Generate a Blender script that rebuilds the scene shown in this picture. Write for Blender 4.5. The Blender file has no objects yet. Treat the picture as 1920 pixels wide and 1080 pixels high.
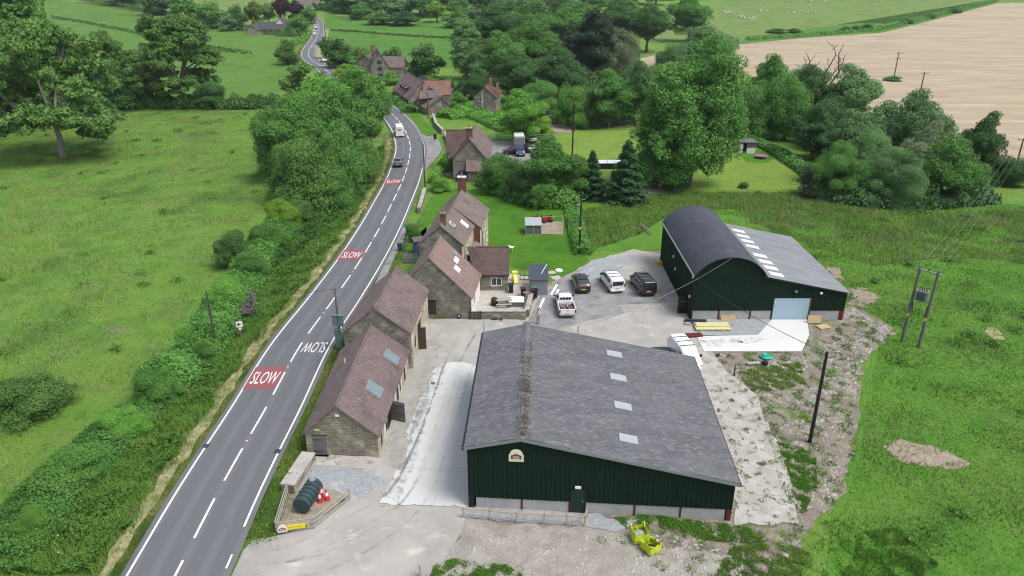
import bpy, bmesh, math, random
import numpy as np
from mathutils import Vector, Matrix
R = math.radians
sc = bpy.context.scene
C = sc.collection
random.seed(7)

# ------------------------------------------------------------------ camera
F_PX, PITCH, CAM_H = 1371.0, R(23.5), 35.0
cd = bpy.data.cameras.new('camera'); cam = bpy.data.objects.new('camera', cd); C.objects.link(cam)
cd.sensor_width = 36.0; cd.lens = 36.0 * F_PX / 1920.0
cd.clip_start = 0.5; cd.clip_end = 5000
cam.location = (0, 0, CAM_H); cam.rotation_euler = (math.pi/2 - PITCH, 0, 0)
sc.camera = cam

# ------------------------------------------------------------------ light
SUN_EL, SUN_AZ = R(60), R(118)            # azimuth clockwise from +Y (north)
w = bpy.data.worlds.new('World'); sc.world = w; w.use_nodes = True
nt = w.node_tree; bg = nt.nodes['Background']
sky = nt.nodes.new('ShaderNodeTexSky'); sky.sky_type = 'NISHITA'; sky.sun_disc = False
sky.sun_elevation = SUN_EL; sky.sun_rotation = SUN_AZ; sky.air_density = 1.0; sky.dust_density = 3.0; sky.ozone_density = 1.0
hs = nt.nodes.new('ShaderNodeHueSaturation'); hs.inputs['Saturation'].default_value = .55   # cloud greys the sky
nt.links.new(sky.outputs['Color'], hs.inputs['Color']); nt.links.new(hs.outputs['Color'], bg.inputs['Color']); bg.inputs['Strength'].default_value = 0.13
sd = bpy.data.lights.new('sun', 'SUN'); so = bpy.data.objects.new('sun', sd); C.objects.link(so)
sd.energy = 1.65; sd.angle = R(26); sd.color = (1.0, 0.985, 0.95)
dv = Vector((math.sin(SUN_AZ)*math.cos(SUN_EL), math.cos(SUN_AZ)*math.cos(SUN_EL), math.sin(SUN_EL)))
so.rotation_euler = dv.to_track_quat('Z', 'Y').to_euler(); so.location = (60, -40, 120)
sc.view_settings.view_transform = 'Standard'; sc.view_settings.look = 'None'
sc.view_settings.exposure = 0.64; sc.view_settings.gamma = 1.0
sc.cycles.filter_width = 1.15; sc.cycles.max_bounces = 6; sc.cycles.transparent_max_bounces = 4

# ------------------------------------------------------------------ survey helpers
SP, CP = math.sin(PITCH), math.cos(PITCH)
def hgt(x, y):
    s = max(0.0, y - 400.0)
    z = .00025*s*s if s < 100 else 2.5 + .05*(s-100)
    return z
def ray(px, py):
    u = px-960.0; v = py-540.0
    return u, F_PX*CP - v*SP, F_PX*SP + v*CP
def P(px, py, z=0.0):
    """point of the level z seen at a photograph position (surveying the plan)"""
    u, f, d = ray(px, py); t = (CAM_H-z)/d
    return Vector((u*t, f*t, z))
def G(px, py):
    """same on the terrain"""
    u, f, d = ray(px, py)
    fn = lambda y: CAM_H - d/f*y - hgt(u/f*y, y)
    lo, hi = 5.0, 1500.0
    if fn(hi) > 0: hi = 1500.0
    else:
        for _ in range(50):
            m = (lo+hi)/2
            if fn(m) > 0: lo = m
            else: hi = m
    y = (lo+hi)/2; x = u/f*y
    return Vector((x, y, hgt(x, y)))
def top_z(y, py):
    u, f, d = ray(960, py); return CAM_H - y*d/f
def px_m(y, py=540):
    u, f, d = ray(960, py); return y/f

# ------------------------------------------------------------------ object helpers
def tag(o, label=None, cat=None, group=None, kind=None):
    if label: o['label'] = label
    if cat: o['category'] = cat
    if group: o['group'] = group
    if kind: o['kind'] = kind
    return o
def thing(name, label, cat, loc=(0,0,0), rz=0.0, group=None, sc_=None):
    o = bpy.data.objects.new(name, None); C.objects.link(o)
    o.empty_display_size = .2
    o.location = loc; o.rotation_euler = (0, 0, rz)
    if sc_: o.scale = sc_
    return tag(o, label, cat, group)
def copy_tree(o, parent=None):
    c = o.copy(); C.objects.link(c)
    if parent: c.parent = parent
    for ch in list(o.children): copy_tree(ch, c)
    return c

def face_uv(me):
    uvl = me.uv_layers.new(name='UVMap')
    n = len(me.polygons)
    for p in me.polygons:
        nz = p.normal
        if abs(nz.z) > .985: u = Vector((1,0,0)); v = Vector((0,1,0))
        else:
            u = Vector((0,0,1)).cross(nz).normalized(); v = nz.cross(u)
        for li in p.loop_indices:
            co = me.vertices[me.loops[li].vertex_index].co
            uvl.data[li].uv = (co.dot(u), co.dot(v))

class MB:
    def __init__(s): s.v = []; s.f = []; s.m = []
    def add(s, vs, fs, mi=0):
        b = len(s.v); s.v += [tuple(x) for x in vs]
        for f in fs: s.f.append([b+i for i in f]); s.m.append(mi)
        return s
    def poly(s, pts, mi=0): return s.add(pts, [list(range(len(pts)))], mi)
    def hexa(s, p, mi=0):       # p: bottom 4 ccw, top 4 ccw
        return s.add(p, [[3,2,1,0],[4,5,6,7],[0,1,5,4],[1,2,6,5],[2,3,7,6],[3,0,4,7]], mi)
    def box(s, c, d, rz=0.0, mi=0, mat=None):
        x,y,z = d[0]/2, d[1]/2, d[2]/2
        M = mat or Matrix.Rotation(rz, 3, 'Z')
        p = [Vector(c) + M @ Vector(q) for q in ((-x,-y,-z),(x,-y,-z),(x,y,-z),(-x,y,-z),(-x,-y,z),(x,-y,z),(x,y,z),(-x,y,z))]
        return s.hexa(p, mi)
    def bar(s, a, b, w, h, mi=0):
        a = Vector(a); b = Vector(b); d = b-a; L = d.length; d.normalize()
        up = Vector((0,0,1)) if abs(d.z) < .95 else Vector((0,1,0))
        sx = d.cross(up).normalized(); uz = sx.cross(d)
        M = Matrix((sx, d, uz)).transposed()
        return s.box((a+b)/2, (w, L, h), mat=M, mi=mi)
    def tube(s, pts, rs, n=8, mi=0, cap=True):
        pts = [Vector(p) for p in pts]
        if not hasattr(rs, '__len__'): rs = [rs]*len(pts)
        b = len(s.v); pv = None
        for i, p in enumerate(pts):
            d = (pts[min(i+1, len(pts)-1)] - pts[max(i-1, 0)]).normalized()
            if pv is None: pv = d.orthogonal().normalized()
            pv = (pv - d*pv.dot(d)).normalized(); q = d.cross(pv)
            for k in range(n):
                a = 2*math.pi*k/n
                s.v.append(tuple(p + rs[i]*(math.cos(a)*pv + math.sin(a)*q)))
        for i in range(len(pts)-1):
            for k in range(n):
                k2 = (k+1) % n
                s.f.append([b+i*n+k, b+i*n+k2, b+(i+1)*n+k2, b+(i+1)*n+k]); s.m.append(mi)
        if cap:
            s.f.append([b+k for k in range(n)][::-1]); s.m.append(mi)
            e = b+(len(pts)-1)*n
            s.f.append([e+k for k in range(n)]); s.m.append(mi)
        return s
    def lathe(s, prof, c=(0,0,0), n=16, mi=0):
        b = len(s.v)
        for r, z in prof:
            for k in range(n):
                a = 2*math.pi*k/n
                s.v.append((c[0]+r*math.cos(a), c[1]+r*math.sin(a), c[2]+z))
        for i in range(len(prof)-1):
            for k in range(n):
                k2 = (k+1) % n
                s.f.append([b+i*n+k, b+i*n+k2, b+(i+1)*n+k2, b+(i+1)*n+k]); s.m.append(mi)
        e = b+(len(prof)-1)*n
        s.f.append([e+k for k in range(n)]); s.m.append(mi)
        s.f.append([b+k for k in range(n)][::-1]); s.m.append(mi)
        return s
    def prism(s, poly, z0, z1, mi=0):
        n = len(poly)
        vs = [(p[0],p[1],z0) for p in poly]+[(p[0],p[1],z1) for p in poly]
        fs = [list(range(n))[::-1], list(range(n,2*n))]+[[i,(i+1)%n,(i+1)%n+n,i+n] for i in range(n)]
        return s.add(vs, fs, mi)
    def build(s, name, mats, parent=None, world=False, smooth=False, label=None, bevel=0):
        if not isinstance(mats, (list, tuple)): mats = [mats]
        me = bpy.data.meshes.new(name)
        off = Vector((0,0,0))
        if world and parent:
            r = parent
            while r.parent: r = r.parent
            off = r.location
        me.from_pydata([tuple(Vector(v)-off) for v in s.v], [], s.f)
        for m in mats: me.materials.append(m)
        for p, mi in zip(me.polygons, s.m): p.material_index = mi
        bm = bmesh.new(); bm.from_mesh(me); bmesh.ops.recalc_face_normals(bm, faces=bm.faces); bm.to_mesh(me); bm.free()
        face_uv(me)
        if smooth:
            for p in me.polygons: p.use_smooth = True
        o = bpy.data.objects.new(name, me); C.objects.link(o)
        if parent: o.parent = parent
        if label: o['label'] = label
        if bevel:
            b = o.modifiers.new('bevel', 'BEVEL'); b.width = bevel; b.segments = 2; b.limit_method = 'ANGLE'; b.angle_limit = R(40)
        return o

def np_mesh(name, V, k, mat, parent=None, shade=False):
    """V: (N,k,3) separate polygons of k corners"""
    n = len(V); me = bpy.data.meshes.new(name)
    me.vertices.add(n*k); me.loops.add(n*k); me.polygons.add(n)
    me.vertices.foreach_set('co', V.reshape(-1).astype(np.float32))
    me.loops.foreach_set('vertex_index', np.arange(n*k, dtype=np.int32))
    me.polygons.foreach_set('loop_start', np.arange(0, n*k, k, dtype=np.int32))
    me.update(calc_edges=True); me.validate()
    for m in (mat if isinstance(mat, (list, tuple)) else [mat]): me.materials.append(m)
    o = bpy.data.objects.new(name, me); C.objects.link(o)
    if parent: o.parent = parent
    return o

# ------------------------------------------------------------------ materials
class NT:
    def __init__(s, name):
        s.m = bpy.data.materials.new(name); s.m.use_nodes = True
        s.t = s.m.node_tree; s.b = s.t.nodes['Principled BSDF']
        s.out = s.t.nodes['Material Output']
    def n(s, typ, **kw):
        x = s.t.nodes.new(typ)
        for k, v in kw.items(): setattr(x, k, v)
        return x
    def l(s, a, b): s.t.links.new(a, b)
    def coord(s, kind, scale=(1,1,1), rot=(0,0,0)):
        if kind == 'POS': o = s.n('ShaderNodeNewGeometry').outputs['Position']
        else: o = s.n('ShaderNodeTexCoord').outputs[{'UV':'UV','OBJ':'Object','GEN':'Generated'}[kind]]
        if tuple(scale) != (1,1,1) or tuple(rot) != (0,0,0):
            mp = s.n('ShaderNodeMapping'); mp.inputs['Scale'].default_value = scale; mp.inputs['Rotation'].default_value = rot
            s.l(o, mp.inputs['Vector']); o = mp.outputs['Vector']
        return o
    def noise(s, co, scale, detail=4, rough=.55, dist=0):
        x = s.n('ShaderNodeTexNoise'); x.inputs['Scale'].default_value = scale; x.inputs['Detail'].default_value = detail
        x.inputs['Roughness'].default_value = rough; x.inputs['Distortion'].default_value = dist
        s.l(co, x.inputs['Vector']); return x.outputs['Fac']
    def ramp(s, fac, lo, hi):
        x = s.n('ShaderNodeMapRange'); x.interpolation_type = 'SMOOTHSTEP'
        x.inputs['From Min'].default_value = lo; x.inputs['From Max'].default_value = hi
        s.l(fac, x.inputs['Value']); return x.outputs['Result']
    def mix(s, fac, a, b, mode='MIX'):
        x = s.n('ShaderNodeMix', data_type='RGBA', blend_type=mode)
        for i, q in ((6, a), (7, b)):
            if isinstance(q, (tuple, list)): x.inputs[i].default_value = (*q[:3], 1)
            else: s.l(q, x.inputs[i])
        if isinstance(fac, (int, float)): x.inputs[0].default_value = fac
        else: s.l(fac, x.inputs[0])
        return x.outputs[2]
    def math(s, op, a, b=None):
        x = s.n('ShaderNodeMath', operation=op)
        for i, q in ((0, a), (1, b)):
            if q is None: continue
            if isinstance(q, (int, float)): x.inputs[i].default_value = q
            else: s.l(q, x.inputs[i])
        return x.outputs[0]
    def bump(s, h, strength=.5, dist=.05):
        x = s.n('ShaderNodeBump'); x.inputs['Strength'].default_value = strength; x.inputs['Distance'].default_value = dist
        s.l(h, x.inputs['Height']); s.l(x.outputs['Normal'], s.b.inputs['Normal'])
    def soft_normal(s, k):
        # thin blades and leaves lean every way: shade them with a normal drawn towards the sky
        g = s.n('ShaderNodeNewGeometry').outputs['Normal']; v = s.n('ShaderNodeVectorMath', operation='MULTIPLY_ADD')
        s.l(g, v.inputs[0]); v.inputs[1].default_value = (1-k,)*3; v.inputs[2].default_value = (0,0,k)
        w_ = s.n('ShaderNodeVectorMath', operation='NORMALIZE'); s.l(v.outputs[0], w_.inputs[0]); s.l(w_.outputs[0], s.b.inputs['Normal'])
    def done(s, col=None, rough=.85, metal=0, spec=.3):
        if col is not None:
            if isinstance(col, (tuple, list)): s.b.inputs['Base Color'].default_value = (*col[:3], 1)
            else: s.l(col, s.b.inputs['Base Color'])
        s.b.inputs['Roughness'].default_value = rough; s.b.inputs['Metallic'].default_value = metal
        s.b.inputs['Specular IOR Level'].default_value = spec
        return s.m

def mat(name, a, b=None, scale=4.0, coord='OBJ', rough=.85, metal=0, spec=.3, bump=0, bscale=None, patches=(), stretch=(1,1,1), dist=.03, detail=5):
    """a/b noise-mixed colours, then patches (colour, scale, lo, hi[, stretch])"""
    t = NT(name); co = t.coord(coord, stretch)
    nz = t.noise(co, scale, detail)
    col = t.mix(t.ramp(nz, .3, .7), a, b or tuple(x*.8 for x in a))
    for i, p in enumerate(patches):
        c2 = t.coord(coord, p[4] if len(p) > 4 else (1,1,1), (0,0,.3*i+.1))
        col = t.mix(t.ramp(t.noise(c2, p[1], 6, .6), p[2], p[3]), col, p[0])
    if bump: t.bump(t.noise(co, bscale or scale*3, 4), bump, dist)
    return t.done(col, rough, metal, spec)

def m_stone(name, a, b, mortar, bw=.42, bh=.14):
    t = NT(name); co = t.coord('UV')
    ns = t.noise(co, 3.0, 3); nv = t.n('ShaderNodeVectorMath', operation='MULTIPLY_ADD')
    t.l(ns, nv.inputs[0]); nv.inputs[1].default_value = (.10,.07,0); t.l(co, nv.inputs[2])
    br = t.n('ShaderNodeTexBrick'); t.l(nv.outputs[0], br.inputs['Vector'])
    br.inputs['Scale'].default_value = 1; br.inputs['Brick Width'].default_value = bw; br.inputs['Row Height'].default_value = bh
    br.inputs['Mortar Size'].default_value = .016; br.inputs['Mortar Smooth'].default_value = .4; br.inputs['Bias'].default_value = 0
    br.inputs['Color1'].default_value = (*a,1); br.inputs['Color2'].default_value = (*b,1); br.inputs['Mortar'].default_value = (*mortar,1)
    col = t.mix(t.ramp(t.noise(co, 9, 5, .7), .35, .75), br.outputs['Color'], tuple(x*.45 for x in a))
    col = t.mix(t.ramp(t.noise(co, .6, 4), .45, .75), col, tuple(min(1, x*1.35) for x in b))
    h = t.math('ADD', t.math('MULTIPLY', br.outputs['Fac'], -1.0), t.math('MULTIPLY', t.noise(co, 12, 4), .7))
    t.bump(h, .7, .04)
    return t.done(col, .92)

def m_tile(name, a, b, lichen=(.35,.33,.30), row=.17, moss=(.08,.09,.03), dirt=None):
    t = NT(name); co = t.coord('UV')
    br = t.n('ShaderNodeTexBrick'); t.l(co, br.inputs['Vector'])
    br.inputs['Scale'].default_value = 1; br.inputs['Brick Width'].default_value = .19; br.inputs['Row Height'].default_value = row
    br.inputs['Mortar Size'].default_value = .012; br.inputs['Mortar Smooth'].default_value = .3
    br.inputs['Color1'].default_value = (*a,1); br.inputs['Color2'].default_value = (*b,1); br.inputs['Mortar'].default_value = (*[x*.45 for x in a],1)
    col = t.mix(t.ramp(t.noise(co, .45, 5, .65), .42, .72), br.outputs['Color'], dirt or tuple(x*.6 for x in a))
    col = t.mix(t.ramp(t.noise(co, 2.5, 4, .7), .5, .85), col, tuple(min(1,x*1.35) for x in b))
    col = t.mix(t.ramp(t.noise(co, 7.0, 3, .6), .68, .78), col, lichen)
    col = t.mix(t.ramp(t.noise(co, 1.3, 5, .7), .66, .8), col, moss)
    rr = t.n('ShaderNodeTexWave'); rr.wave_type = 'BANDS'; rr.bands_direction = 'Y'; rr.wave_profile = 'SAW'
    rr.inputs['Scale'].default_value = .314/row; rr.inputs['Distortion'].default_value = .6; rr.inputs['Detail'].default_value = 2; t.l(co, rr.inputs['Vector'])
    t.bump(t.math('ADD', t.math('MULTIPLY', rr.outputs['Fac'], -.8), t.noise(co, 9, 4)), .6, .04)
    return t.done(col, .9)

def grass_col(t, cols, co):
    """shared grass colouring by world position: cols = base, light, dark, dry, yellow"""
    base, light, dark, dry, yel = cols
    c = t.mix(t.ramp(t.noise(co, .35, 6, .65), .32, .68), base, light)
    c = t.mix(t.ramp(t.noise(t.coord('POS', (1,.6,1), (0,0,.5)), .11, 6, .62), .47, .66), c, dark)
    c = t.mix(t.math('MULTIPLY', t.ramp(t.noise(t.coord('POS', (.5,1,1), (0,0,.35)), .16, 6, .72, .6), .46, .66), .9), c, yel)
    c = t.mix(t.math('MULTIPLY', t.ramp(t.noise(t.coord('POS', (.45,1,1), (0,0,.2)), .27, 6, .74), .54, .70), .85), c, dry)
    c = t.mix(t.ramp(t.noise(co, 1.6, 4, .7), .55, .78), c, tuple(x*.55 for x in dark))
    return c
def m_grass(name, cols, blades=False, fine=6.0):
    t = NT(name); co = t.coord('POS')
    c = grass_col(t, cols, co)
    if blades:
        rnd = t.n('ShaderNodeNewGeometry').outputs['Random Per Island']
        k = t.math('ADD', t.math('MULTIPLY', rnd, .75), .68)
        cc = t.n('ShaderNodeCombineColor')
        for i in range(3): t.l(k, cc.inputs[i])
        c = t.mix(1.0, c, cc.outputs[0], 'MULTIPLY')
        tr = t.n('ShaderNodeBsdfTranslucent'); t.l(c, tr.inputs['Color'])
        mx = t.n('ShaderNodeMixShader'); mx.inputs[0].default_value = .2
        t.done(c, .75, spec=.1); t.soft_normal(.75)
        t.l(t.b.outputs[0], mx.inputs[1]); t.l(tr.outputs[0], mx.inputs[2]); t.l(mx.outputs[0], t.out.inputs['Surface'])
        return t.m
    f = t.noise(t.coord('POS', (1,.45,1)), fine, 4, .75)
    c = t.mix(t.math('MULTIPLY', t.ramp(f, .35, .8), .5), c, tuple(x*.45 for x in cols[2]))
    t.bump(t.math('ADD', f, t.noise(co, 1.2, 4)), .9, .25)
    return t.done(c, .9, spec=.15)
def m_leaf(name, a, b, var=.35, tr_=.25, flower=None):
    t = NT(name)
    g = t.n('ShaderNodeNewGeometry').outputs['Random Per Island']
    oi = t.n('ShaderNodeObjectInfo').outputs['Random']
    co = t.coord('POS'); nz = t.noise(co, .45, 4, .6)
    fac = t.math('ADD', t.math('MULTIPLY', g, .45), t.math('MULTIPLY', t.ramp(nz, .3, .7), .55))
    c = t.mix(fac, a, b)
    k = t.math('ADD', t.math('MULTIPLY', oi, var), 1-var/2)
    cc = t.n('ShaderNodeCombineColor')
    for i in range(3): t.l(k, cc.inputs[i])
    c = t.mix(1.0, c, cc.outputs[0], 'MULTIPLY')
    if flower: c = t.mix(t.ramp(g, flower[1], flower[1]+.02), c, flower[0])
    tr = t.n('ShaderNodeBsdfTranslucent'); t.l(c, tr.inputs['Color'])
    mx = t.n('ShaderNodeMixShader'); mx.inputs[0].default_value = tr_
    t.done(c, .65, spec=.2); t.soft_normal(.3)
    t.l(t.b.outputs[0], mx.inputs[1]); t.l(tr.outputs[0], mx.inputs[2]); t.l(mx.outputs[0], t.out.inputs['Surface'])
    return t.m
def plain(name, c, rough=.6, metal=0, spec=.4): return mat(name, c, tuple(x*.88 for x in c), 6, 'OBJ', rough, metal, spec)
def glassy(name, c, rough=.08): 
    t = NT(name); n = t.noise(t.coord('OBJ'), 2, 3); return t.done(t.mix(n, c, tuple(x*1.6 for x in c)), rough, 0, .8)

GR_ROUGH = ((.122,.262,.036),(.175,.312,.058),(.090,.20,.036),(.235,.25,.125),(.19,.285,.05))
GR_RIGHT = ((.092,.240,.026),(.125,.285,.036),(.068,.180,.026),(.19,.24,.085),(.135,.26,.036))
GR_OLIVE = ((.145,.27,.045),(.185,.30,.065),(.10,.215,.038),(.215,.24,.12),(.19,.28,.055))
GR_LAWN = ((.075,.225,.018),(.110,.27,.025),(.050,.16,.015),(.14,.23,.035),(.12,.25,.025))
GR_MOWN = ((.19,.305,.048),(.24,.345,.062),(.13,.25,.034),(.28,.33,.10),(.24,.33,.055))
GR_FAR = ((.075,.195,.028),(.10,.235,.035),(.055,.15,.022),(.17,.22,.07),(.10,.21,.03))
GR_PALE = ((.15,.235,.06),(.18,.26,.075),(.11,.19,.045),(.22,.24,.11),(.18,.24,.06))
GR_HILL = ((.085,.20,.028),(.125,.235,.045),(.065,.165,.025),(.2,.24,.09),(.13,.23,.04))
MT = {}
MT['grass'] = m_grass('rough_grass', GR_ROUGH)
MT['grass_bl'] = m_grass('rough_grass_blades', GR_ROUGH, True)
MT['grass_r'] = m_grass('field_grass', GR_RIGHT); MT['grass_r_bl'] = m_grass('field_grass_blades', GR_RIGHT, True)
MT['seed_bl'] = m_grass('seed_head_blades', ((.22,.26,.10),(.28,.29,.13),(.16,.23,.07),(.27,.24,.15),(.23,.28,.09)), True)
MT['olive'] = m_grass('seeding_grass', GR_OLIVE); MT['olive_bl'] = m_grass('seeding_grass_blades', GR_OLIVE, True)
MT['verge_bl'] = m_grass('verge_blades', ((.20,.22,.07),(.30,.28,.13),(.11,.17,.03),(.34,.30,.17),(.18,.22,.05)), True)
MT['lawn'] = m_grass('lawn_grass', GR_LAWN, fine=12); MT['mown'] = m_grass('mown_grass', GR_MOWN, fine=9)
MT['far'] = m_grass('far_pasture', GR_FAR, fine=3); MT['pale'] = m_grass('pale_pasture', GR_PALE, fine=2)
MT['hill'] = m_grass('hill_pasture', GR_HILL, fine=3)
MT['verge'] = m_grass('verge_grass', ((.07,.13,.018),(.12,.17,.03),(.04,.085,.012),(.25,.22,.11),(.14,.17,.03)), fine=10)
MT['straw'] = mat('cut_straw', (.36,.33,.19), (.25,.245,.115), 2.2, 'POS', .95, patches=[((.13,.17,.045),.8,.44,.66),((.55,.48,.3),5,.6,.8)], bump=.7, bscale=14)
def m_asphalt():
    t = NT('road_asphalt'); co = t.coord('POS')
    c = t.mix(t.ramp(t.noise(co, 40, 3, .7), .3, .7), (.108,.111,.124), (.138,.141,.153))
    u = t.n('ShaderNodeTexCoord').outputs['UV']; sx = t.n('ShaderNodeSeparateXYZ'); t.l(u, sx.inputs[0])
    # wheel tracks worn pale along each lane
    x = t.math('ADD', sx.outputs[0], t.math('MULTIPLY', t.noise(co, .25, 3), .5))
    wv = t.math('SINE', t.math('MULTIPLY', x, 2*math.pi/1.55))
    c = t.mix(t.math('MULTIPLY', t.ramp(wv, -.2, 1.0), .5), c, (.165,.165,.168))
    c = t.mix(t.ramp(t.noise(t.coord('POS',(1,.25,1)), .5, 6, .7), .52, .78), c, (.075,.077,.088))
    c = t.mix(t.ramp(t.noise(co, 1.1, 6, .75), .68, .78), c, (.075,.076,.085))
    t.bump(t.noise(co, 60, 3), .4, .01)
    return t.done(c, .8, spec=.35)
MT['asphalt'] = m_asphalt()
MT['paint'] = mat('road_paint_white', (.78,.78,.77), (.66,.66,.65), 6, 'POS', .7, patches=[((.42,.42,.43),9,.62,.8)])
MT['redpaint'] = mat('road_paint_red', (.27,.09,.10), (.23,.085,.092), 3, 'POS', .8, patches=[((.2,.09,.1),6,.55,.8)])
MT['yard'] = mat('yard_concrete', (.385,.368,.335), (.315,.302,.276), .35, 'POS', .9, patches=[((.265,.255,.24),.22,.50,.72,(1,.5,1)),((.48,.465,.435),.8,.55,.75,(.6,1,1)),((.24,.225,.2),2.2,.62,.78),((.52,.48,.42),.5,.6,.75),((.2,.19,.17),7,.7,.8)], bump=.35, bscale=9)
MT['slab'] = mat('new_concrete', (.55,.555,.535), (.50,.505,.49), .25, 'POS', .8, patches=[((.50,.525,.52),.3,.5,.75,(.5,1,1)),((.66,.66,.65),1.5,.6,.8),((.47,.48,.47),1.1,.66,.8),((.40,.40,.38),3,.72,.85)])
MT['slab2'] = mat('fresh_concrete', (.62,.61,.60), (.57,.565,.555), .3, 'POS', .8, patches=[((.56,.55,.53),.9,.60,.8),((.5,.49,.47),2.5,.7,.85)])
MT['gravel'] = mat('blue_grey_gravel', (.265,.285,.298), (.345,.362,.37), 3, 'POS', .95, patches=[((.42,.42,.41),.5,.55,.75),((.16,.18,.2),9,.5,.7)], bump=.8, bscale=20)
MT['tarmac'] = mat('old_tarmac', (.21,.205,.205), (.28,.27,.265), .6, 'POS', .9, patches=[((.14,.14,.145),.4,.5,.7),((.38,.36,.33),1.2,.62,.8)], bump=.4, bscale=15)
MT['rubble'] = mat('rubble_earth', (.25,.218,.176), (.18,.152,.122), .7, 'POS', .95, patches=[((.33,.29,.245),1.6,.52,.72),((.13,.108,.085),.9,.6,.78),((.40,.375,.34),5,.68,.78),((.10,.17,.035),.4,.56,.66),((.07,.13,.03),2.5,.64,.72)], bump=1.0, bscale=4, dist=.15)
MT['pale_rubble'] = mat('pale_stony_ground', (.34,.318,.28), (.265,.242,.21), .8, 'POS', .95, patches=[((.21,.18,.145),.6,.56,.74),((.43,.41,.38),4,.6,.76)], bump=1.0, bscale=6, dist=.1)
MT['oldconc'] = mat('old_broken_concrete', (.43,.41,.38), (.34,.32,.285), .6, 'POS', .9, patches=[((.50,.48,.45),.7,.54,.75),((.25,.22,.18),1.1,.53,.66),((.17,.15,.12),3.2,.6,.7),((.10,.12,.04),.9,.68,.75)], bump=.6, bscale=5)
MT['earth'] = mat('bare_earth', (.33,.27,.21), (.24,.2,.15), 1.5, 'POS', .95, patches=[((.10,.14,.03),.5,.62,.75),((.42,.37,.29),3,.6,.8)], bump=.8, bscale=8)
MT['stubble'] = mat('cut_crop_stubble', (.395,.32,.215), (.325,.258,.17), .09, 'POS', .95, stretch=(.28,1,1), patches=[((.44,.385,.31),.25,.50,.72,(.12,1,1)),((.235,.19,.145),.2,.54,.74,(.14,1,1)),((.50,.455,.38),.9,.6,.78,(.15,1,1)),((.21,.175,.13),.8,.6,.76,(.12,1,1))], bump=.5, bscale=.6)
MT['paving'] = mat('stone_paving', (.46,.43,.38), (.36,.335,.29), 1.5, 'POS', .9, patches=[((.25,.23,.2),3,.6,.8)], bump=.3, bscale=10)
# ================================================================== THE GROUND
def sheet(name, pts, z, m, step=0, jag=0, seed=0, cuts=0):
    """a flat sheet bounded by plan points, outline roughened by jag metres"""
    rnd = random.Random(seed)
    pts = [Vector((p[0], p[1], 0)) for p in pts]
    if step:
        q = []
        for i, a in enumerate(pts):
            b = pts[(i+1) % len(pts)]; n = max(1, int((b-a).length/step))
            for k in range(n):
                p = a.lerp(b, k/n)
                if jag: p = p + Vector((rnd.gauss(0, jag), rnd.gauss(0, jag), 0))
                q.append(p)
        pts = q
    bm = bmesh.new()
    f = bm.faces.new([bm.verts.new((p.x, p.y, 0)) for p in pts])
    bmesh.ops.triangulate(bm, faces=[f])
    for _ in range(cuts):
        es = [e for e in bm.edges if e.calc_length() > 18]
        if not es: break
        bmesh.ops.subdivide_edges(bm, edges=es, cuts=1)
        bmesh.ops.triangulate(bm, faces=[f for f in bm.faces if len(f.verts) > 3])
    for v in bm.verts: v.co.z = hgt(v.co.x, v.co.y) + z
    bmesh.ops.recalc_face_normals(bm, faces=bm.faces)
    if sum(f.normal.z for f in bm.faces) < 0: bmesh.ops.reverse_faces(bm, faces=bm.faces)
    me = bpy.data.meshes.new(name); bm.to_mesh(me); bm.free(); me.materials.append(m); face_uv(me)
    o = bpy.data.objects.new(name, me); C.objects.link(o); o['kind'] = 'structure'
    return o
def GP(*pp): return [G(*p) for p in pp]

# one terrain sheet reaching the hills
def terrain():
    xs = np.concatenate([np.arange(-900,-200,50), np.arange(-200,200,20), np.arange(200,901,50)])
    ys = np.concatenate([np.arange(-60,380,20), np.arange(380,520,8), np.arange(520,801,40)])
    V = [(x, y, hgt(x,y)) for y in ys for x in xs]; nx = len(xs)
    Fc = [(j*nx+i, j*nx+i+1, (j+1)*nx+i+1, (j+1)*nx+i) for j in range(len(ys)-1) for i in range(nx-1)]
    me = bpy.data.meshes.new('ground'); me.from_pydata(V, [], Fc); me.materials.append(MT['grass'])
    o = bpy.data.objects.new('ground', me); C.objects.link(o); o['kind'] = 'structure'
terrain()

# fields far and near (each a sheet a few cm over the one below)
sheet('pasture', GP((-60,130),(60,-8),(330,34),(480,64),(575,72),(548,110),(545,160),(520,182),(330,205),(-60,196)), .10, MT['hill'], cuts=6)
sheet('pasture', GP((-80,70),(62,0),(230,8),(345,36),(480,63),(478,58),(560,-25),(100,-30),(-200,-20)), .06, MT['pale'], cuts=6)
sheet('pasture', GP((606,27),(690,35),(870,46),(870,76),(870,128),(725,128),(618,72)), .10, MT['far'], cuts=6)
sheet('pasture', GP((1335,8),(1500,-6),(1860,2),(1840,6),(1640,62),(1400,80),(1250,84),(1200,60)), .10, MT['pale'], cuts=6)
sheet('stubble_field', GP((1190,112),(1250,100),(1380,84),(1500,72),(1650,62),(1750,38),(1870,6),(2020,4),(2120,60),(2100,330),(1900,320),(1850,290),(1700,260),(1560,215),(1400,140),(1300,120),(1195,126)), .13, MT['stubble'], cuts=6)
sheet('pasture', GP((1650,62),(1750,38),(1870,6),(1860,0),(1640,50),(1400,70),(1380,84),(1500,72)), .16, MT['far'], cuts=6)
sheet('field', GP((1080,380),(1290,364),(1490,362),(1640,380),(1760,385),(2100,380),(2300,500),(2500,1200),(1540,1200),(1560,960),(1605,850),(1615,740),(1640,650),(1680,620),(1585,590),(1500,470),(1400,420),(1230,470),(1100,470)), .03, MT['grass_r'])
sheet('mown_field', GP((1035,262),(1075,226),(1180,226),(1300,232),(1370,258),(1450,298),(1500,330),(1490,356),(1285,358),(1210,352),(1130,330),(1075,300)), .03, MT['mown'], step=4, jag=.15)
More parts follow.
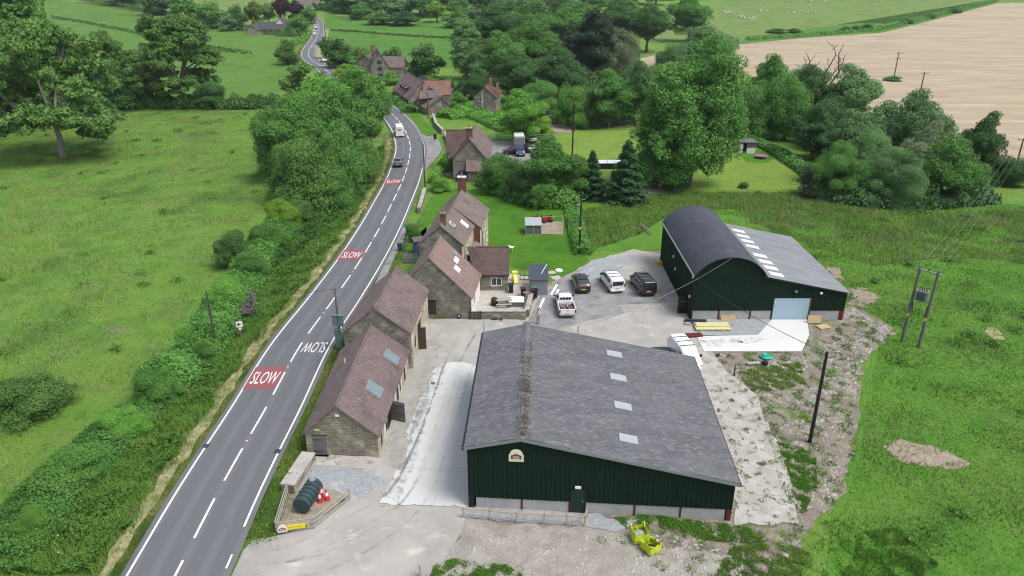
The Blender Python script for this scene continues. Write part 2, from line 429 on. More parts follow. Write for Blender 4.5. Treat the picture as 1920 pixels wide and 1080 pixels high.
sheet('garden_lawn', GP((860,362),(920,350),(1062,385),(1092,470),(1106,492),(1085,512),(1060,522),(1030,515),(960,500),(900,470),(860,420)), .03, MT['lawn'], step=1.5, jag=.08)
sheet('garden_lawn', GP((812,362),(862,352),(862,380),(800,425),(770,452),(765,470),(760,486),(778,486),(800,470),(770,440)), .03, MT['lawn'])
sheet('garden_lawn', GP((1362,262),(1420,262),(1450,296),(1440,305),(1400,305)), .05, MT['lawn'])
sheet('neighbour_garden', GP((845,190),(940,188),(1030,230),(1040,262),(930,262),(925,232),(870,225),(815,222)), .03, MT['lawn'])

# ------------------------------------------------------------------ road
def cat(pts, step):
    """smooth curve through points, resampled every step metres"""
    pts = [Vector(p) for p in pts]; out = []
    for i in range(len(pts)-1):
        p0 = pts[max(0,i-1)]; p1 = pts[i]; p2 = pts[i+1]; p3 = pts[min(len(pts)-1,i+2)]
        n = max(2, int((p2-p1).length/.5))
        for k in range(n):
            t = k/n
            out.append(.5*((2*p1)+(-p0+p2)*t+(2*p0-5*p1+4*p2-p3)*t*t+(-p0+3*p1-3*p2+p3)*t**3))
    out.append(pts[-1])
    res = [out[0]]; acc = 0
    for a, b in zip(out, out[1:]):
        L = (b-a).length
        while acc + L >= step:
            k = (step-acc)/L; a = a.lerp(b, k); res.append(a.copy()); L = (b-a).length; acc = 0
        acc += L
    return res
ctr_px = [(344,1055),(403,939),(455,845),(500,767),(564,650),(630,558),(678,487),(712.5,428),(736,381),(754,342.5),(765,309),(769.5,281),(766,262),(756,240),(741,221),(720,203),(690,184),(655,163),(624,142),(601,124),(585,114),(578,102),(582,90),(592,75),(597,60),(598,48),(595,40),(588,32)]
ctr_w = [G(*p) for p in ctr_px]
d0 = (ctr_w[0]-ctr_w[1]).normalized()
ctr_w = [ctr_w[0]+d0*40, ctr_w[0]+d0*15] + ctr_w
for p in ctr_w: p.z = 0
ROAD = cat(ctr_w, 1.0)
RN = []
for i in range(len(ROAD)):
    t = (ROAD[min(i+3,len(ROAD)-1)]-ROAD[max(i-3,0)]).normalized(); RN.append(Vector((t.y, -t.x, 0)))   # to the right
def ribbon(name, i0, i1, o0, o1, z, m, offs=None, structure=True, every=1, jag=0):
    vs = []; uv = []; rnd = random.Random(i0)
    idx = list(range(i0, min(i1, len(ROAD)), every))
    for i in idx:
        for o in (o0, o1):
            oo = o + (rnd.gauss(0, jag) if jag else 0)
            p = ROAD[i] + RN[i]*oo; vs.append((p.x, p.y, hgt(p.x,p.y)+z)); uv.append((oo, i))
    fs = [(2*k, 2*k+1, 2*k+3, 2*k+2) for k in range(len(idx)-1)]
    me = bpy.data.meshes.new(name); me.from_pydata(vs, [], fs); me.materials.append(m)
    ul = me.uv_layers.new(name='UVMap')
    for l in me.loops: ul.data[l.index].uv = uv[l.vertex_index]
    o = bpy.data.objects.new(name, me); C.objects.link(o)
    if structure: o['kind'] = 'structure'
    return o
NR = len(ROAD)
def near(px, py):
    q = G(px, py); q.z = 0
    return min(range(NR), key=lambda i: (ROAD[i]-q).length)
i_dash = near(403,939)
ribbon('road', 0, NR, -3.45, 3.45, .20, MT['asphalt'])
# verges
ribbon('grass_verge', 0, near(766,262), -4.4, -3.3, .13, MT['verge'], jag=.05)
ribbon('straw_verge', 0, near(760,250), -5.05, -4.05, .15, MT['straw'], jag=.14)
ribbon('grass_verge', near(475,1010), near(716,420), 3.3, 5.1, .13, MT['verge'], jag=.05)
ribbon('grass_verge', near(770,255), near(680,176), 3.3, 6.5, .12, MT['lawn'])
ribbon('straw_verge', near(640,150), near(600,55), 3.3, 6.0, .14, MT['straw'], jag=.2)
ribbon('straw_verge', near(600,124), near(600,55), -5.0, -3.3, .13, MT['verge'])
# layby by the neighbour's gate and the tarmac pull-in by the houses
sheet('layby', GP((766,238),(800,256),(822,262),(829,282),(818,298),(800,318),(786,342),(768,330)), .16, MT['tarmac'], step=1, jag=.05)
sheet('pavement', GP((765,440),(742,480),(716,540),(702,560),(670,620),(655,625),(700,540),(735,470),(757,425)), .16, MT['tarmac'])

def strip(b, i0f, i1f, off, wd, z):
    """painted strip between fractional stations"""
    def pt(s, o):
        i = int(s); i = max(0, min(NR-2, i)); k = s-i
        p = ROAD[i].lerp(ROAD[i+1], k) + RN[i].lerp(RN[i+1], k)*o
        return (p.x, p.y, hgt(p.x,p.y)+z)
    n = max(1, int((i1f-i0f)/2))
    for k in range(n):
        a = i0f+(i1f-i0f)*k/n; c = i0f+(i1f-i0f)*(k+1)/n
        b.poly([pt(a,off-wd/2), pt(a,off+wd/2), pt(c,off+wd/2), pt(c,off-wd/2)])
def marking(name, b, m=None):
    o = b.build(name, m or MT['paint']); o['kind'] = 'structure'; return o
b = MB()
far = near(624,142)
k = i_dash - 60
while k < far:
    strip(b, max(0,k-4), k, 0, .16, .206); k += 6
strip(b, far, NR-5, 0, .14, .206)
marking('road_markings', b)
b = MB()
strip(b, 0, NR-4, -3.02, .15, .206)
j0, j1 = near(800,318), near(768,238)
e1 = near(470,985)
strip(b, e1, j0, 3.0, .15, .206); strip(b, j1, NR-4, 3.0, .12, .206)
marking('road_markings', b)
b = MB(); s_ = j0
while s_ < j1: strip(b, s_, s_+.7, 3.0, .13, .206); s_ += 1.5
s_ = e1-2.6
while s_ > 4: strip(b, s_-1.2, s_, 3.0, .13, .206); s_ -= 2.6
marking('road_markings', b)
b = MB()
for q in ((599,124),(590,88),(598,53),(752,235)):
    i = near(*q); p0 = ROAD[i]+RN[i]*.1; p1 = ROAD[i]+RN[i]*2.9
    if q[0] == 752: continue
    t = (ROAD[i+1]-ROAD[i]).normalized()
    b.poly([(*(p0).xy, hgt(*p0.xy)+.21), (*(p1).xy, hgt(*p1.xy)+.21), (*(p1+t).xy, hgt(*p1.xy)+.21), (*(p0+t).xy, hgt(*p0.xy)+.21)])
marking('road_markings', b)
# cat's eyes
b = MB(); k = i_dash + 1
while k < near(768,290):
    if (k//6) % 2 == 0:
        p = ROAD[k]; b.box((p.x, p.y, .215), (.13,.13,.03))
    k += 6
marking('road_studs', b)
# drain covers at the edge
b = MB()
for q in ((387,840),(521,850)):
    p = G(*q); b.box((p.x, p.y, .205), (.5,.55,.012), rz=-.1)
marking('drain_covers', b, plain('drain_iron', (.05,.05,.055)))

def text_mesh(body, size, m, name, depth=0.0, sx=1.0, sy=1.0, align='CENTER'):
    cu = bpy.data.curves.new(name, 'FONT'); cu.body = body; cu.size = size; cu.align_x = align; cu.align_y = 'CENTER'; cu.extrude = depth
    cu.resolution_u = 3
    o = bpy.data.objects.new('tmp', cu); C.objects.link(o)
    dg = bpy.context.evaluated_depsgraph_get(); me = bpy.data.meshes.new_from_object(o.evaluated_get(dg))
    bpy.data.objects.remove(o); bpy.data.curves.remove(cu)
    for v in me.vertices: v.co.x *= sx; v.co.y *= sy
    me.name = name; me.materials.clear(); me.materials.append(m)
    r = bpy.data.objects.new(name, me); C.objects.link(r); return r
def slow(px, py, off, wd, ln, flip, red, rlen):
    i = near(px, py); p = ROAD[i] + RN[i]*off; t = (ROAD[i+2]-ROAD[i-2]).normalized()
    ang = math.atan2(t.y, t.x) - math.pi/2 + (math.pi if flip else 0)
    if red:
        b = MB(); n = RN[i]
        c = p
        q = [c - n*1.47 - t*rlen/2, c + n*1.40 - t*rlen/2, c + n*1.40 + t*rlen/2, c - n*1.47 + t*rlen/2]
        b.poly([(v.x, v.y, .2065) for v in q]); marking('red_road_patch', b, MT['redpaint'])
    o = text_mesh('SLOW', 1.0, MT['paint'], 'slow_road_marking')
    xs = [v.co.x for v in o.data.vertices]; ys = [v.co.y for v in o.data.vertices]
    sx = wd/(max(xs)-min(xs)); sy = ln/(max(ys)-min(ys))
    cx = (max(xs)+min(xs))/2; cy = (max(ys)+min(ys))/2
    # thicken the strokes a little
    for v in o.data.vertices: v.co.x = (v.co.x-cx)*sx; v.co.y = (v.co.y-cy)*sy
    o.location = (p.x, p.y, .213); o.rotation_euler = (0,0,ang); o['kind'] = 'structure'
slow(528,711,-1.55,2.4,2.2,False,True,4.1)
slow(678,483,-1.55,2.4,2.2,False,True,4.0)
slow(752,343,-1.55,2.4,2.2,False,True,4.2)
slow(572,654,1.55,2.3,2.2,True,False,0)

# ------------------------------------------------------------------ yard and hard standings
sheet('rubble_ground', GP((1180,480),(1240,470),(1290,600),(1330,660),(1516,655),(1508,601),(1582,601),(1560,585),(1600,575),(1650,600),(1682,622),(1640,652),(1606,692),(1616,740),(1600,790),(1606,850),(1590,900),(1560,955),(1500,1010),(1440,1120),(1100,1200),(700,1230),(780,1120),(868,975),(1100,955),(1370,975),(1340,800),(1250,640)), .05, MT['rubble'], step=.8, jag=.22, seed=3)
sheet('stony_ground', GP((868,972),(960,985),(1100,985),(1160,990),(1250,1030),(1380,1045),(1400,1090),(1330,1180),(760,1200),(830,1060)), .065, MT['pale_rubble'], step=.6, jag=.2, seed=4)
sheet('yard', GP((330,1190),(432,1080),(458,1034),(478,1012),(545,1003),(640,945),(655,915),(570,900),(565,862),(700,850),(712,800),(760,650),(800,598),(895,600),(985,600),(1000,560),(1040,530),(1062,518),(1110,490),(1190,468),(1245,478),(1293,600),(1318,640),(1360,690),(1350,760),(1340,850),(890,850),(880,955),(868,985),(830,1062),(770,1120),(650,1260)), .08, MT['yard'], step=1.0, jag=.08, seed=5)
sheet('old_concrete', GP((1300,640),(1330,665),(1376,708),(1415,740),(1432,785),(1472,862),(1497,984),(1374,990),(1378,905),(1340,800),(1285,690)), .10, MT['oldconc'], step=.8, jag=.12, seed=6)
sheet('tarmac', GP((988,606),(1018,545),(1052,522),(1108,497),(1160,520),(1240,545),(1250,570),(1160,572),(1172,588),(1090,606),(1040,622)), .10, MT['tarmac'], step=1, jag=.06, seed=8)
sheet('gravel_patch', GP((1085,512),(1118,489),(1185,480),(1165,505),(1140,520),(1100,530)), .115, MT['gravel'], step=.7, jag=.15, seed=9)
sheet('gravel_patch', GP((1291,600),(1450,600),(1418,630),(1314,630)), .115, MT['gravel'])
sheet('gravel_patch', GP((575,872),(700,885),(720,905),(690,935),(655,930),(560,905),(555,890)), .10, MT['gravel'], step=.5, jag=.12, seed=11)
sheet('gravel_patch', GP((868,950),(1120,965),(1140,975),(1200,975),(1160,1000),(1100,990),(868,972)), .10, MT['gravel'], step=.5, jag=.06, seed=12)
sheet('concrete_slab', GP((712,948),(722,925),(735,905),(738,886),(751,881),(763,870),(766,830),(762,812),(771,795),(777,775),(792,742),(803,734),(813,692),(832,683),(870,680),(893,690),(930,700),(930,850),(890,900),(880,952)), .125, MT['slab'], step=.35, jag=.085, seed=13)
sheet('concrete_slab', GP((1447,601),(1513,601),(1517,630),(1503,661),(1320,661),(1306,632),(1420,630)), .13, MT['slab2'])
b = MB()
for p, q in (((812,950),(870,680)),((868,560),(1300,585)),((790,745),(900,752)),((755,880),(890,888))):
    a, c = G(*p), G(*q); b.bar((a.x,a.y,.13), (c.x,c.y,.13), .022, .012)
marking('concrete_joints', b, plain('joint_grey', (.38,.38,.37)))
b = MB()
for q in ((812,721),(1389,643),(1290,641)):
    p = G(*q); b.box((p.x,p.y,.133), (.4,.4,.012))
marking('drain_covers', b, plain('cover_grey', (.12,.12,.12)))
sheet('concrete_apron', GP((570,852),(715,860),(705,884),(572,872)), .11, MT['oldconc'])
sheet('driveway', GP((920,264),(1005,272),(1020,300),(960,312),(905,300)), .08, MT['tarmac'])
sheet('driveway', GP((836,300),(850,298),(852,335),(822,325)), .08, MT['tarmac'])
sheet('patio', GP((884,590),(986,590),(1000,545),(1000,520),(955,515),(898,545)), .12, MT['paving'])
sheet('bare_soil', GP((1020,232),(1050,226),(1078,240),(1072,250),(1032,248)), .08, MT['earth'], step=1, jag=.2, seed=15)
sheet('bare_soil', GP((1012,440),(1055,441),(1056,416),(1015,416)), .08, MT['earth'], step=.5, jag=.1, seed=16)
sheet('bare_soil', GP((524,930),(560,905),(655,915),(650,935),(590,985),(520,1000)), .09, MT['earth'], step=.4, jag=.08, seed=17)
sheet('bare_soil', GP((1655,842),(1690,826),(1740,832),(1800,862),(1815,880),(1760,878),(1700,868),(1668,856)), .06, MT['earth'], step=.5, jag=.2, seed=18)
sheet('bare_soil', GP((1845,620),(1870,616),(1888,640),(1862,640)), .06, MT['straw'], step=.5, jag=.15, seed=19)
sheet('bare_soil', GP((1590,540),(1620,540),(1650,560),(1620,580),(1590,570)), .06, MT['earth'], step=.5, jag=.3, seed=20)
sheet('bare_soil', GP((1550,500),(1575,505),(1578,525),(1560,520)), .06, MT['earth'], step=.5, jag=.2, seed=21)
sheet('bare_soil', GP((1225,350),(1265,352),(1262,362),(1170,365),(1130,360)), .06, MT['earth'], step=.8, jag=.2, seed=22)

# ------------------------------------------------------------------ grass, weeds and stones as loose cover
rng = np.random.default_rng(5)
def pip(poly, X):
    """points X (n,2) inside polygon"""
    inside = np.zeros(len(X), bool); n = len(poly)
    for i in range(n):
        x1, y1 = poly[i][0], poly[i][1]; x2, y2 = poly[(i+1)%n][0], poly[(i+1)%n][1]
        c = ((y1 > X[:,1]) != (y2 > X[:,1]))
        with np.errstate(divide='ignore', invalid='ignore'):
            xi = (x2-x1)*(X[:,1]-y1)/(y2-y1+1e-12)+x1
        inside ^= c & (X[:,0] < xi)
    return inside
def scatter(poly, n, holes=()):
    P2 = np.array([(p[0],p[1]) for p in poly]); lo, hi = P2.min(0), P2.max(0); out = []
    tot = 0
    while tot < n:
        X = rng.uniform(lo, hi, (n*2, 2)); X = X[pip(P2, X)]
        for h in holes: X = X[~pip(h, X)]
        out.append(X); tot += len(X)
        if len(X) == 0: break
    return np.concatenate(out)[:n]
def lumps(X, scale, seed=0):
    """smooth pseudo noise 0..1 for clumping"""
    r = np.random.default_rng(seed); v = np.zeros(len(X))
    for o in range(5):
        for _ in range(3):
            a = r.uniform(0, 2*np.pi); k = 2*np.pi/(scale*r.uniform(.5,1.6)/(1.6**o))
            v += np.sin(X[:,0]*k*np.cos(a)+X[:,1]*k*np.sin(a)+r.uniform(0,6.28))/(1.5**o)
    return 1/(1+np.exp(-v*.8))
def blades(name, X, h, wd, m, z0=0.0, spread=.35, hv=.4):
    n = len(X); a = rng.uniform(0, 2*np.pi, n); hh = h*rng.uniform(1-hv, 1+hv, n) if np.isscalar(h) else h*rng.uniform(1-hv,1+hv,n)
    ww = wd*rng.uniform(.6,1.4,n)
    d = np.stack([np.cos(a), np.sin(a)], 1)
    lean = rng.normal(0, spread, (n,2))*hh[:,None]
    V = np.zeros((n,3,3))
    V[:,0,:2] = X - d*ww[:,None]/2; V[:,1,:2] = X + d*ww[:,None]/2; V[:,2,:2] = X + lean
    zz = np.array([hgt(0,y) for y in X[:,1]]) if X[:,1].max() > 400 else np.zeros(n)
    V[:,0,2] = V[:,1,2] = zz+z0; V[:,2,2] = zz+z0+hh
    o = np_mesh(name, V, 3, m); o['kind'] = 'stuff'
    return o
def weeds(name, X, Zt, size, m, flat=.5):
    """leafy cover: small leaf faces from ground up to height Zt"""
    n = len(X); s = size*rng.uniform(.5,1.4,n)
    nr = rng.normal(0,1,(n,3))*np.array([1,1,.6]); nr[:,2] = np.abs(nr[:,2])+flat; nr /= np.linalg.norm(nr,axis=1)[:,None]
    u = np.cross(nr, rng.normal(0,1,(n,3))); u /= np.linalg.norm(u,axis=1)[:,None]; v = np.cross(nr,u)
    c = np.concatenate([X, (Zt*rng.uniform(.35,1.0,n)**.6)[:,None]],1)
    V = np.stack([c-u*s[:,None], c+v*s[:,None]*.55, c+u*s[:,None], c-v*s[:,None]*.55],1)
    o = np_mesh(name, V, 4, m); o['kind'] = 'stuff'; return o

MT['nettle'] = m_leaf('verge_weed_leaf', (.050,.135,.018), (.12,.245,.040), 0)
MT['bramble'] = m_leaf('bramble_leaf', (.036,.10,.020), (.080,.18,.034), 0)
left_poly = GP((-120,205),(525,200),(505,330),(470,420),(400,520),(330,620),(270,730),(200,790),(110,870),(0,960),(-250,1000))
X = scatter(left_poly, 115000)
hL = .11+.32*lumps(X, 9, 1)**2
blades('meadow_grass', X, hL, .075, MT['grass_bl'])
right_poly = GP((1240,375),(1490,368),(1640,385),(1760,390),(2100,385),(2300,560),(2300,1150),(1380,1150),(1530,1020),(1578,960),(1615,850),(1625,740),(1650,650),(1690,620),(1600,575),(1500,470),(1380,395))
soil = np.array([(p.x,p.y) for p in GP((1660,842),(1690,828),(1740,834),(1800,864),(1760,874),(1700,866))])
X = scatter(right_poly, 95000, [soil])
blades('meadow_grass', X, .10+.26*lumps(X, 10, 2)**2, .07, MT['grass_r_bl'], .03)
reed_poly = GP((1090,395),(1200,372),(1290,362),(1490,362),(1650,385),(1640,400),(1500,395),(1380,392),(1260,400),(1200,440),(1110,470),(1095,440))
X = scatter(reed_poly, 45000)
blades('tall_grass', X, .22+.36*lumps(X, 6, 3), .09, MT['olive_bl'], .0)
olive = GP((1300,398),(1420,388),(1640,396),(1760,398),(2150,390),(2200,480),(1950,500),(1800,480),(1640,500),(1540,470),(1430,425))
X = scatter(olive, 60000); X = X[lumps(X, 14, 51)+rng.normal(0,.15,len(X)) > .35]
blades('seeding_grass', X, .2+.22*lumps(X, 8, 52), .075, MT['olive_bl'], .0)
for i, q in enumerate((GP((1150,972),(1200,966),(1370,985),(1440,1000),(1420,1022),(1340,1017),(1260,1007),(1180,997)), GP((1380,700),(1420,690),(1500,680),(1510,720),(1460,735),(1410,735)), GP((1455,830),(1500,840),(1530,860),(1532,910),(1510,960),(1495,945),(1475,880)), GP((1370,1030),(1450,1010),(1520,1040),(1500,1085),(1420,1120),(1340,1080)), GP((815,1060),(850,1050),(950,1062),(980,1080),(960,1130),(790,1130)), GP((1610,1000),(1680,990),(1760,1060),(1700,1100),(1560,1100),(1600,1050)))):
    X = scatter(q, 22000); lv = lumps(X, 1.9, 10+i); X = X[lv+rng.normal(0,.22,len(X)) > .56]
    blades('grass_tufts', X, .13, .06, MT['olive_bl' if i in (1,3) else 'grass_r_bl'], .08)
# scattered tufts creeping over the rubble and along the yard edges
X = scatter(GP((1330,665),(1516,660),(1600,590),(1680,622),(1640,652),(1606,692),(1616,740),(1600,790),(1606,850),(1590,900),(1560,955),(1700,1100),(1300,1100),(1100,1010),(1370,985),(1480,980),(1420,740)), 40000)
X = X[lumps(X, 2.6, 31)+rng.normal(0,.1,len(X)) > .68]
blades('grass_tufts', X, .2, .06, MT['grass_r_bl'], .05)
# weeds on the bank between hedge and road
RC = np.array([(p.x,p.y) for p in ROAD[::3]])
def off_road(X, dmin):
    keep = np.ones(len(X), bool)
    for k in range(0, len(X), 4000):
        d = ((X[k:k+4000,None,:]-RC[None])**2).sum(2).min(1); keep[k:k+4000] = d > (dmin+.35*np.sin(X[k:k+4000,1]*.9))**2
    return X[keep]
bank = GP((545,395),(600,395),(690,300),(720,275),(722,300),(690,390),(640,465),(560,570),(500,660),(440,740),(390,820),(300,950),(200,1080),(-60,1080),(20,985),(120,890),(220,800),(300,730),(380,640),(430,560),(480,470))
X = off_road(scatter(bank, 240000), 5.2); lz = lumps(X, 4.5, 4)
weeds('bank_weeds', X, .25+.9*lz**1.5, .115, MT['nettle'])
X = off_road(scatter(bank, 70000), 4.9); blades('bank_grass', X, .35+.5*lumps(X,5,5), .07, MT['grass_bl'], 0)
X = scatter(GP((545,395),(640,360),(700,290),(718,280),(712,300),(650,400),(560,480),(500,520)), 50000); X = off_road(X, 5.8)
weeds('bank_weeds', X, .4+1.1*lumps(X,5,6), .13, MT['bramble'])
# cow parsley heads
X = off_road(scatter(bank, 260), 6); X = X[lumps(X, 9, 7) > .5]
weeds('white_flower_heads', X, np.full(len(X), 1.25), .075, plain('flower_white', (.7,.7,.62)), 2.0)
# stones
def stones(name, X, smin, smax, m, z=.06):
    n = len(X); base = np.array([(-1,0,-.2),(0,-1,-.2),(1,0,-.2),(0,1,-.2),(.1,.1,.75)])
    tri = np.array([(0,1,4),(1,2,4),(2,3,4),(3,0,4)])
    s = smin+(smax-smin)*rng.uniform(0,1,n)**4
    p = base[None]*rng.uniform(.6,1.3,(n,5,3))*s[:,None,None]*np.array([1,.8,.6])
    a = rng.uniform(0,6.28,n); ca, sa = np.cos(a)[:,None], np.sin(a)[:,None]
    q = p.copy(); q[:,:,0] = p[:,:,0]*ca-p[:,:,1]*sa; q[:,:,1] = p[:,:,0]*sa+p[:,:,1]*ca
    q[:,:,:2] += X[:,None,:]; q[:,:,2] += z
    o = np_mesh(name, q[:,tri,:].reshape(-1,3,3), 3, m); o['kind'] = 'stuff'
MT['stone_l'] = mat('loose_stone', (.42,.40,.365), (.27,.245,.215), .8, 'POS', .9)
rub = GP((1330,665),(1516,665),(1575,605),(1600,580),(1678,622),(1640,650),(1604,692),(1612,740),(1598,790),(1602,850),(1585,900),(1555,955),(1500,1010),(1440,1100),(1200,1100),(1150,1000),(1370,1000),(1495,1000),(1470,862),(1430,780),(1376,708))
X = scatter(rub, 7000); X = X[lumps(X, 3, 8) > .5]; stones('loose_stones', X, .02, .30, MT['stone_l'])
X = scatter(GP((880,985),(1150,1000),(1380,1040),(1420,1100),(800,1100),(840,1060)), 5000); X = X[lumps(X, 3, 9) > .45]; stones('loose_stones', X, .02, .17, MT['stone_l'], .07)
X = scatter(GP((1365,815),(1378,830),(1400,900),(1385,905),(1362,860)), 120); stones('loose_stones', X, .1, .35, MT['stone_l'], .11)
X = scatter(GP((1335,720),(1376,712),(1415,744),(1432,785),(1472,862),(1495,980),(1380,985),(1382,905),(1350,800)), 26000); X = X[lumps(X, 2.4, 91)+rng.normal(0,.07,len(X)) > .80]; blades('crack_weeds', X, .13, .05, MT['olive_bl'], .10)
X = scatter(GP((1560,585),(1600,580),(1678,622),(1640,650),(1604,692),(1612,740),(1585,740),(1580,690),(1600,650),(1640,622)), 500); stones('loose_stones', X, .06, .4, MT['stone_l'], .06)

wood = GP((862,70),(900,30),(1150,30),(1180,62),(1200,110),(1196,232),(1150,240),(1080,226),(1040,222),(1000,222),(960,196),(940,170),(880,140))
sheet('woodland_floor', wood, .14, mat('leaf_litter', (.05,.06,.025), (.03,.045,.018), .5, 'POS', .95), step=6, jag=.8, seed=40, cuts=5)
X = scatter(wood, 60000); lz = lumps(X, 16, 41)
Zt = .6+5.0*lz**1.4
o_ = weeds('woodland_understorey', X, Zt, .42, MT['bramble'])
rc = GP((1395,232),(1440,236),(1500,262),(1540,330),(1600,380),(1760,384),(1700,300),(1560,240),(1420,190))
X = scatter(rc, 22000); weeds('scrub_under_trees', X, .5+3.0*lumps(X,12,42), .34, MT['bramble'])

# rush and dock clumps dotted over the meadows
cl = scatter(left_poly, 95); cl2 = scatter(right_poly, 60)
for nm, cc, m_ in (('dock_clumps', cl, MT['nettle']), ('dock_clumps', cl2, MT['nettle'])):
    k = rng.integers(0, len(cc), 9000); X = cc[k]+rng.normal(0, .55, (9000,2))*(.5+rng.random((len(cc),1))[k])
    weeds(nm, X, .25+.35*rng.random(len(X)), .13, m_)

# short dry grass breaking up the mown verge strip
ii = rng.integers(0, near(760,250), 46000); oo = -3.75-1.75*rng.random(46000)
RD = np.array([(p.x,p.y) for p in ROAD]); RNn = np.array([(p.x,p.y) for p in RN])
X = RD[ii]+RNn[ii]*oo[:,None]+rng.normal(0,.35,(46000,2)); X = X[lumps(X, 2.5, 61)+rng.normal(0,.2,len(X)) > .35]; X = off_road(X, 3.65)
blades('verge_grass_blades', X, .13, .06, MT['verge_bl'], .13)
ii = rng.integers(near(475,1010), near(716,420), 30000); oo = 3.5+1.7*rng.random(30000)
X = off_road(RD[ii]+RNn[ii]*oo[:,None]+rng.normal(0,.4,(30000,2)), 3.4); X = X[~pip(np.array([(p.x,p.y) for p in GP((765,440),(742,480),(716,540),(702,560),(670,620),(655,625),(700,540),(735,470),(757,425))]), X)]; blades('verge_grass_blades', X, .13, .06, MT['olive_bl'], .12)

# paler seeding patches standing in the meadows
X = scatter(left_poly, 120000); X = X[lumps(X*np.array([.6,1.0]), 15, 71)+rng.normal(0,.16,len(X)) > .70]
blades('seed_heads', X, .42, .06, MT['seed_bl'], 0)
X = scatter(right_poly, 90000); X = X[lumps(X*np.array([.5,1.0]), 17, 72)+rng.normal(0,.16,len(X)) > .76]
blades('seed_heads', X, .32, .06, MT['seed_bl'], 0)
X = scatter(olive, 40000); X = X[lumps(X*np.array([.5,1.0]), 12, 73)+rng.normal(0,.16,len(X)) > .64]
blades('seed_heads', X, .5, .06, MT['seed_bl'], 0)

# tyre marks and spilt dirt ground into the concrete
def film(name, c, k):
    t = NT(name); t.done(c, .9); tp = t.n('ShaderNodeBsdfTransparent'); mx = t.n('ShaderNodeMixShader')
    f = t.math('MULTIPLY', t.ramp(t.noise(t.coord('POS'), 1.3, 6, .75), .40, .72), k)
    t.l(f, mx.inputs[0]); t.l(tp.outputs[0], mx.inputs[1]); t.l(t.b.outputs[0], mx.inputs[2]); t.l(mx.outputs[0], t.out.inputs['Surface']); return t.m
MT['tyremark'] = film('tyre_mark_film', (.17,.16,.145), .20); MT['dust'] = film('dust_film', (.36,.345,.315), .5)
for px in (((470,1060),(560,1035),(660,985),(745,930),(790,850),(825,760),(850,680),(880,625)),((480,1078),(600,1060),(700,1010),(775,945),(815,860),(845,770),(870,690),(905,630)),((880,630),(960,610),(1060,618),(1160,600),(1230,560)),((905,645),(1000,628),(1100,632),(1200,612),(1260,640))):
    pts = cat(GP(*px), .5)
    for o in (-.75,.75):
        vs = []
        for i, p in enumerate(pts):
            t_ = (pts[min(i+1,len(pts)-1)]-pts[max(i-1,0)]).normalized(); n_ = Vector((t_.y,-t_.x,0))
            for e in (-.13,.13): q = p+n_*(o+e); vs.append((q.x,q.y,.142))
        me = bpy.data.meshes.new('tyre_marks'); me.from_pydata(vs, [], [(2*k,2*k+1,2*k+3,2*k+2) for k in range(len(pts)-1)]); me.materials.append(MT['tyremark'])
        ob = bpy.data.objects.new('tyre_marks', me); C.objects.link(ob); ob['kind'] = 'structure'
for q, sd_ in ((((715,955),(735,900),(752,878),(766,860),(768,815),(778,780),(796,740),(806,725),(815,690),(838,680),(835,700),(820,730),(800,780),(788,830),(782,870),(765,895),(750,945)),1), (((1310,640),(1420,634),(1440,640),(1330,656)),2), (((700,860),(760,780),(790,700),(800,640),(830,620),(800,760),(745,890)),3)):
    sheet('yard_dust', GP(*q), .138, MT['dust'], step=.4, jag=.15, seed=80+sd_)
# ================================================================== BUILDINGS
MT['stone'] = m_stone('rubble_stone', (.22,.203,.15), (.40,.37,.285), (.14,.128,.10))
MT['stone_dk'] = m_stone('dark_rubble_stone', (.17,.162,.13), (.325,.305,.245), (.115,.108,.09))
MT['stone_cream'] = m_stone('cream_stone', (.50,.44,.32), (.58,.52,.39), (.42,.37,.27))
MT['stone_pink'] = m_stone('grey_pink_stone', (.26,.225,.185), (.33,.29,.245), (.2,.18,.15))
MT['tile'] = m_tile('clay_tile', (.162,.119,.117), (.21,.158,.152), dirt=(.098,.08,.08))
MT['tile_pink'] = m_tile('pinkish_clay_tile', (.225,.150,.132), (.275,.192,.172), (.36,.33,.3), dirt=(.165,.118,.106))
MT['tile_dk'] = m_tile('dark_brown_tile', (.105,.07,.066), (.135,.092,.085), (.22,.19,.17))
MT['tile_grey'] = m_tile('grey_brown_tile', (.17,.135,.12), (.215,.175,.155))
MT['tile_red'] = m_tile('red_tile', (.215,.118,.092), (.26,.15,.12), (.35,.28,.22))
MT['slate'] = m_tile('dark_slate', (.075,.075,.085), (.10,.10,.11), (.18,.18,.18), .22)
MT['brick'] = m_stone('old_red_brick', (.17,.07,.05), (.23,.10,.07), (.2,.15,.12), .23, .075)
MT['brick_or'] = m_stone('orange_brick', (.36,.15,.08), (.42,.19,.11), (.3,.24,.18), .23, .075)
MT['render'] = plain('white_render', (.78,.77,.74), .85)
MT['white'] = plain('white_paint', (.8,.8,.79), .5)
MT['glass'] = glassy('window_glass', (.03,.035,.045))
MT['sky_glass'] = glassy('rooflight_glass', (.13,.165,.185), .06)
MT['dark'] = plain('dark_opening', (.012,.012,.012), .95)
MT['lead'] = plain('lead_grey', (.22,.23,.24), .6)
MT['wood_grey'] = mat('weathered_boards', (.17,.165,.16), (.115,.115,.12), 3, 'OBJ', .9, stretch=(6,6,.5), bump=.4)
MT['wood_dk'] = mat('dark_timber', (.07,.045,.032), (.045,.03,.022), 4, 'OBJ', .85, stretch=(5,5,.6))
MT['wood_new'] = mat('new_timber', (.42,.32,.2), (.34,.26,.165), 4, 'OBJ', .8, stretch=(4,4,4))
MT['rail'] = mat('weathered_rail', (.40,.375,.34), (.30,.28,.25), 6, 'OBJ', .9, patches=[((.2,.19,.16),9,.55,.75)])
MT['gutter'] = plain('black_plastic', (.018,.018,.02), .5)
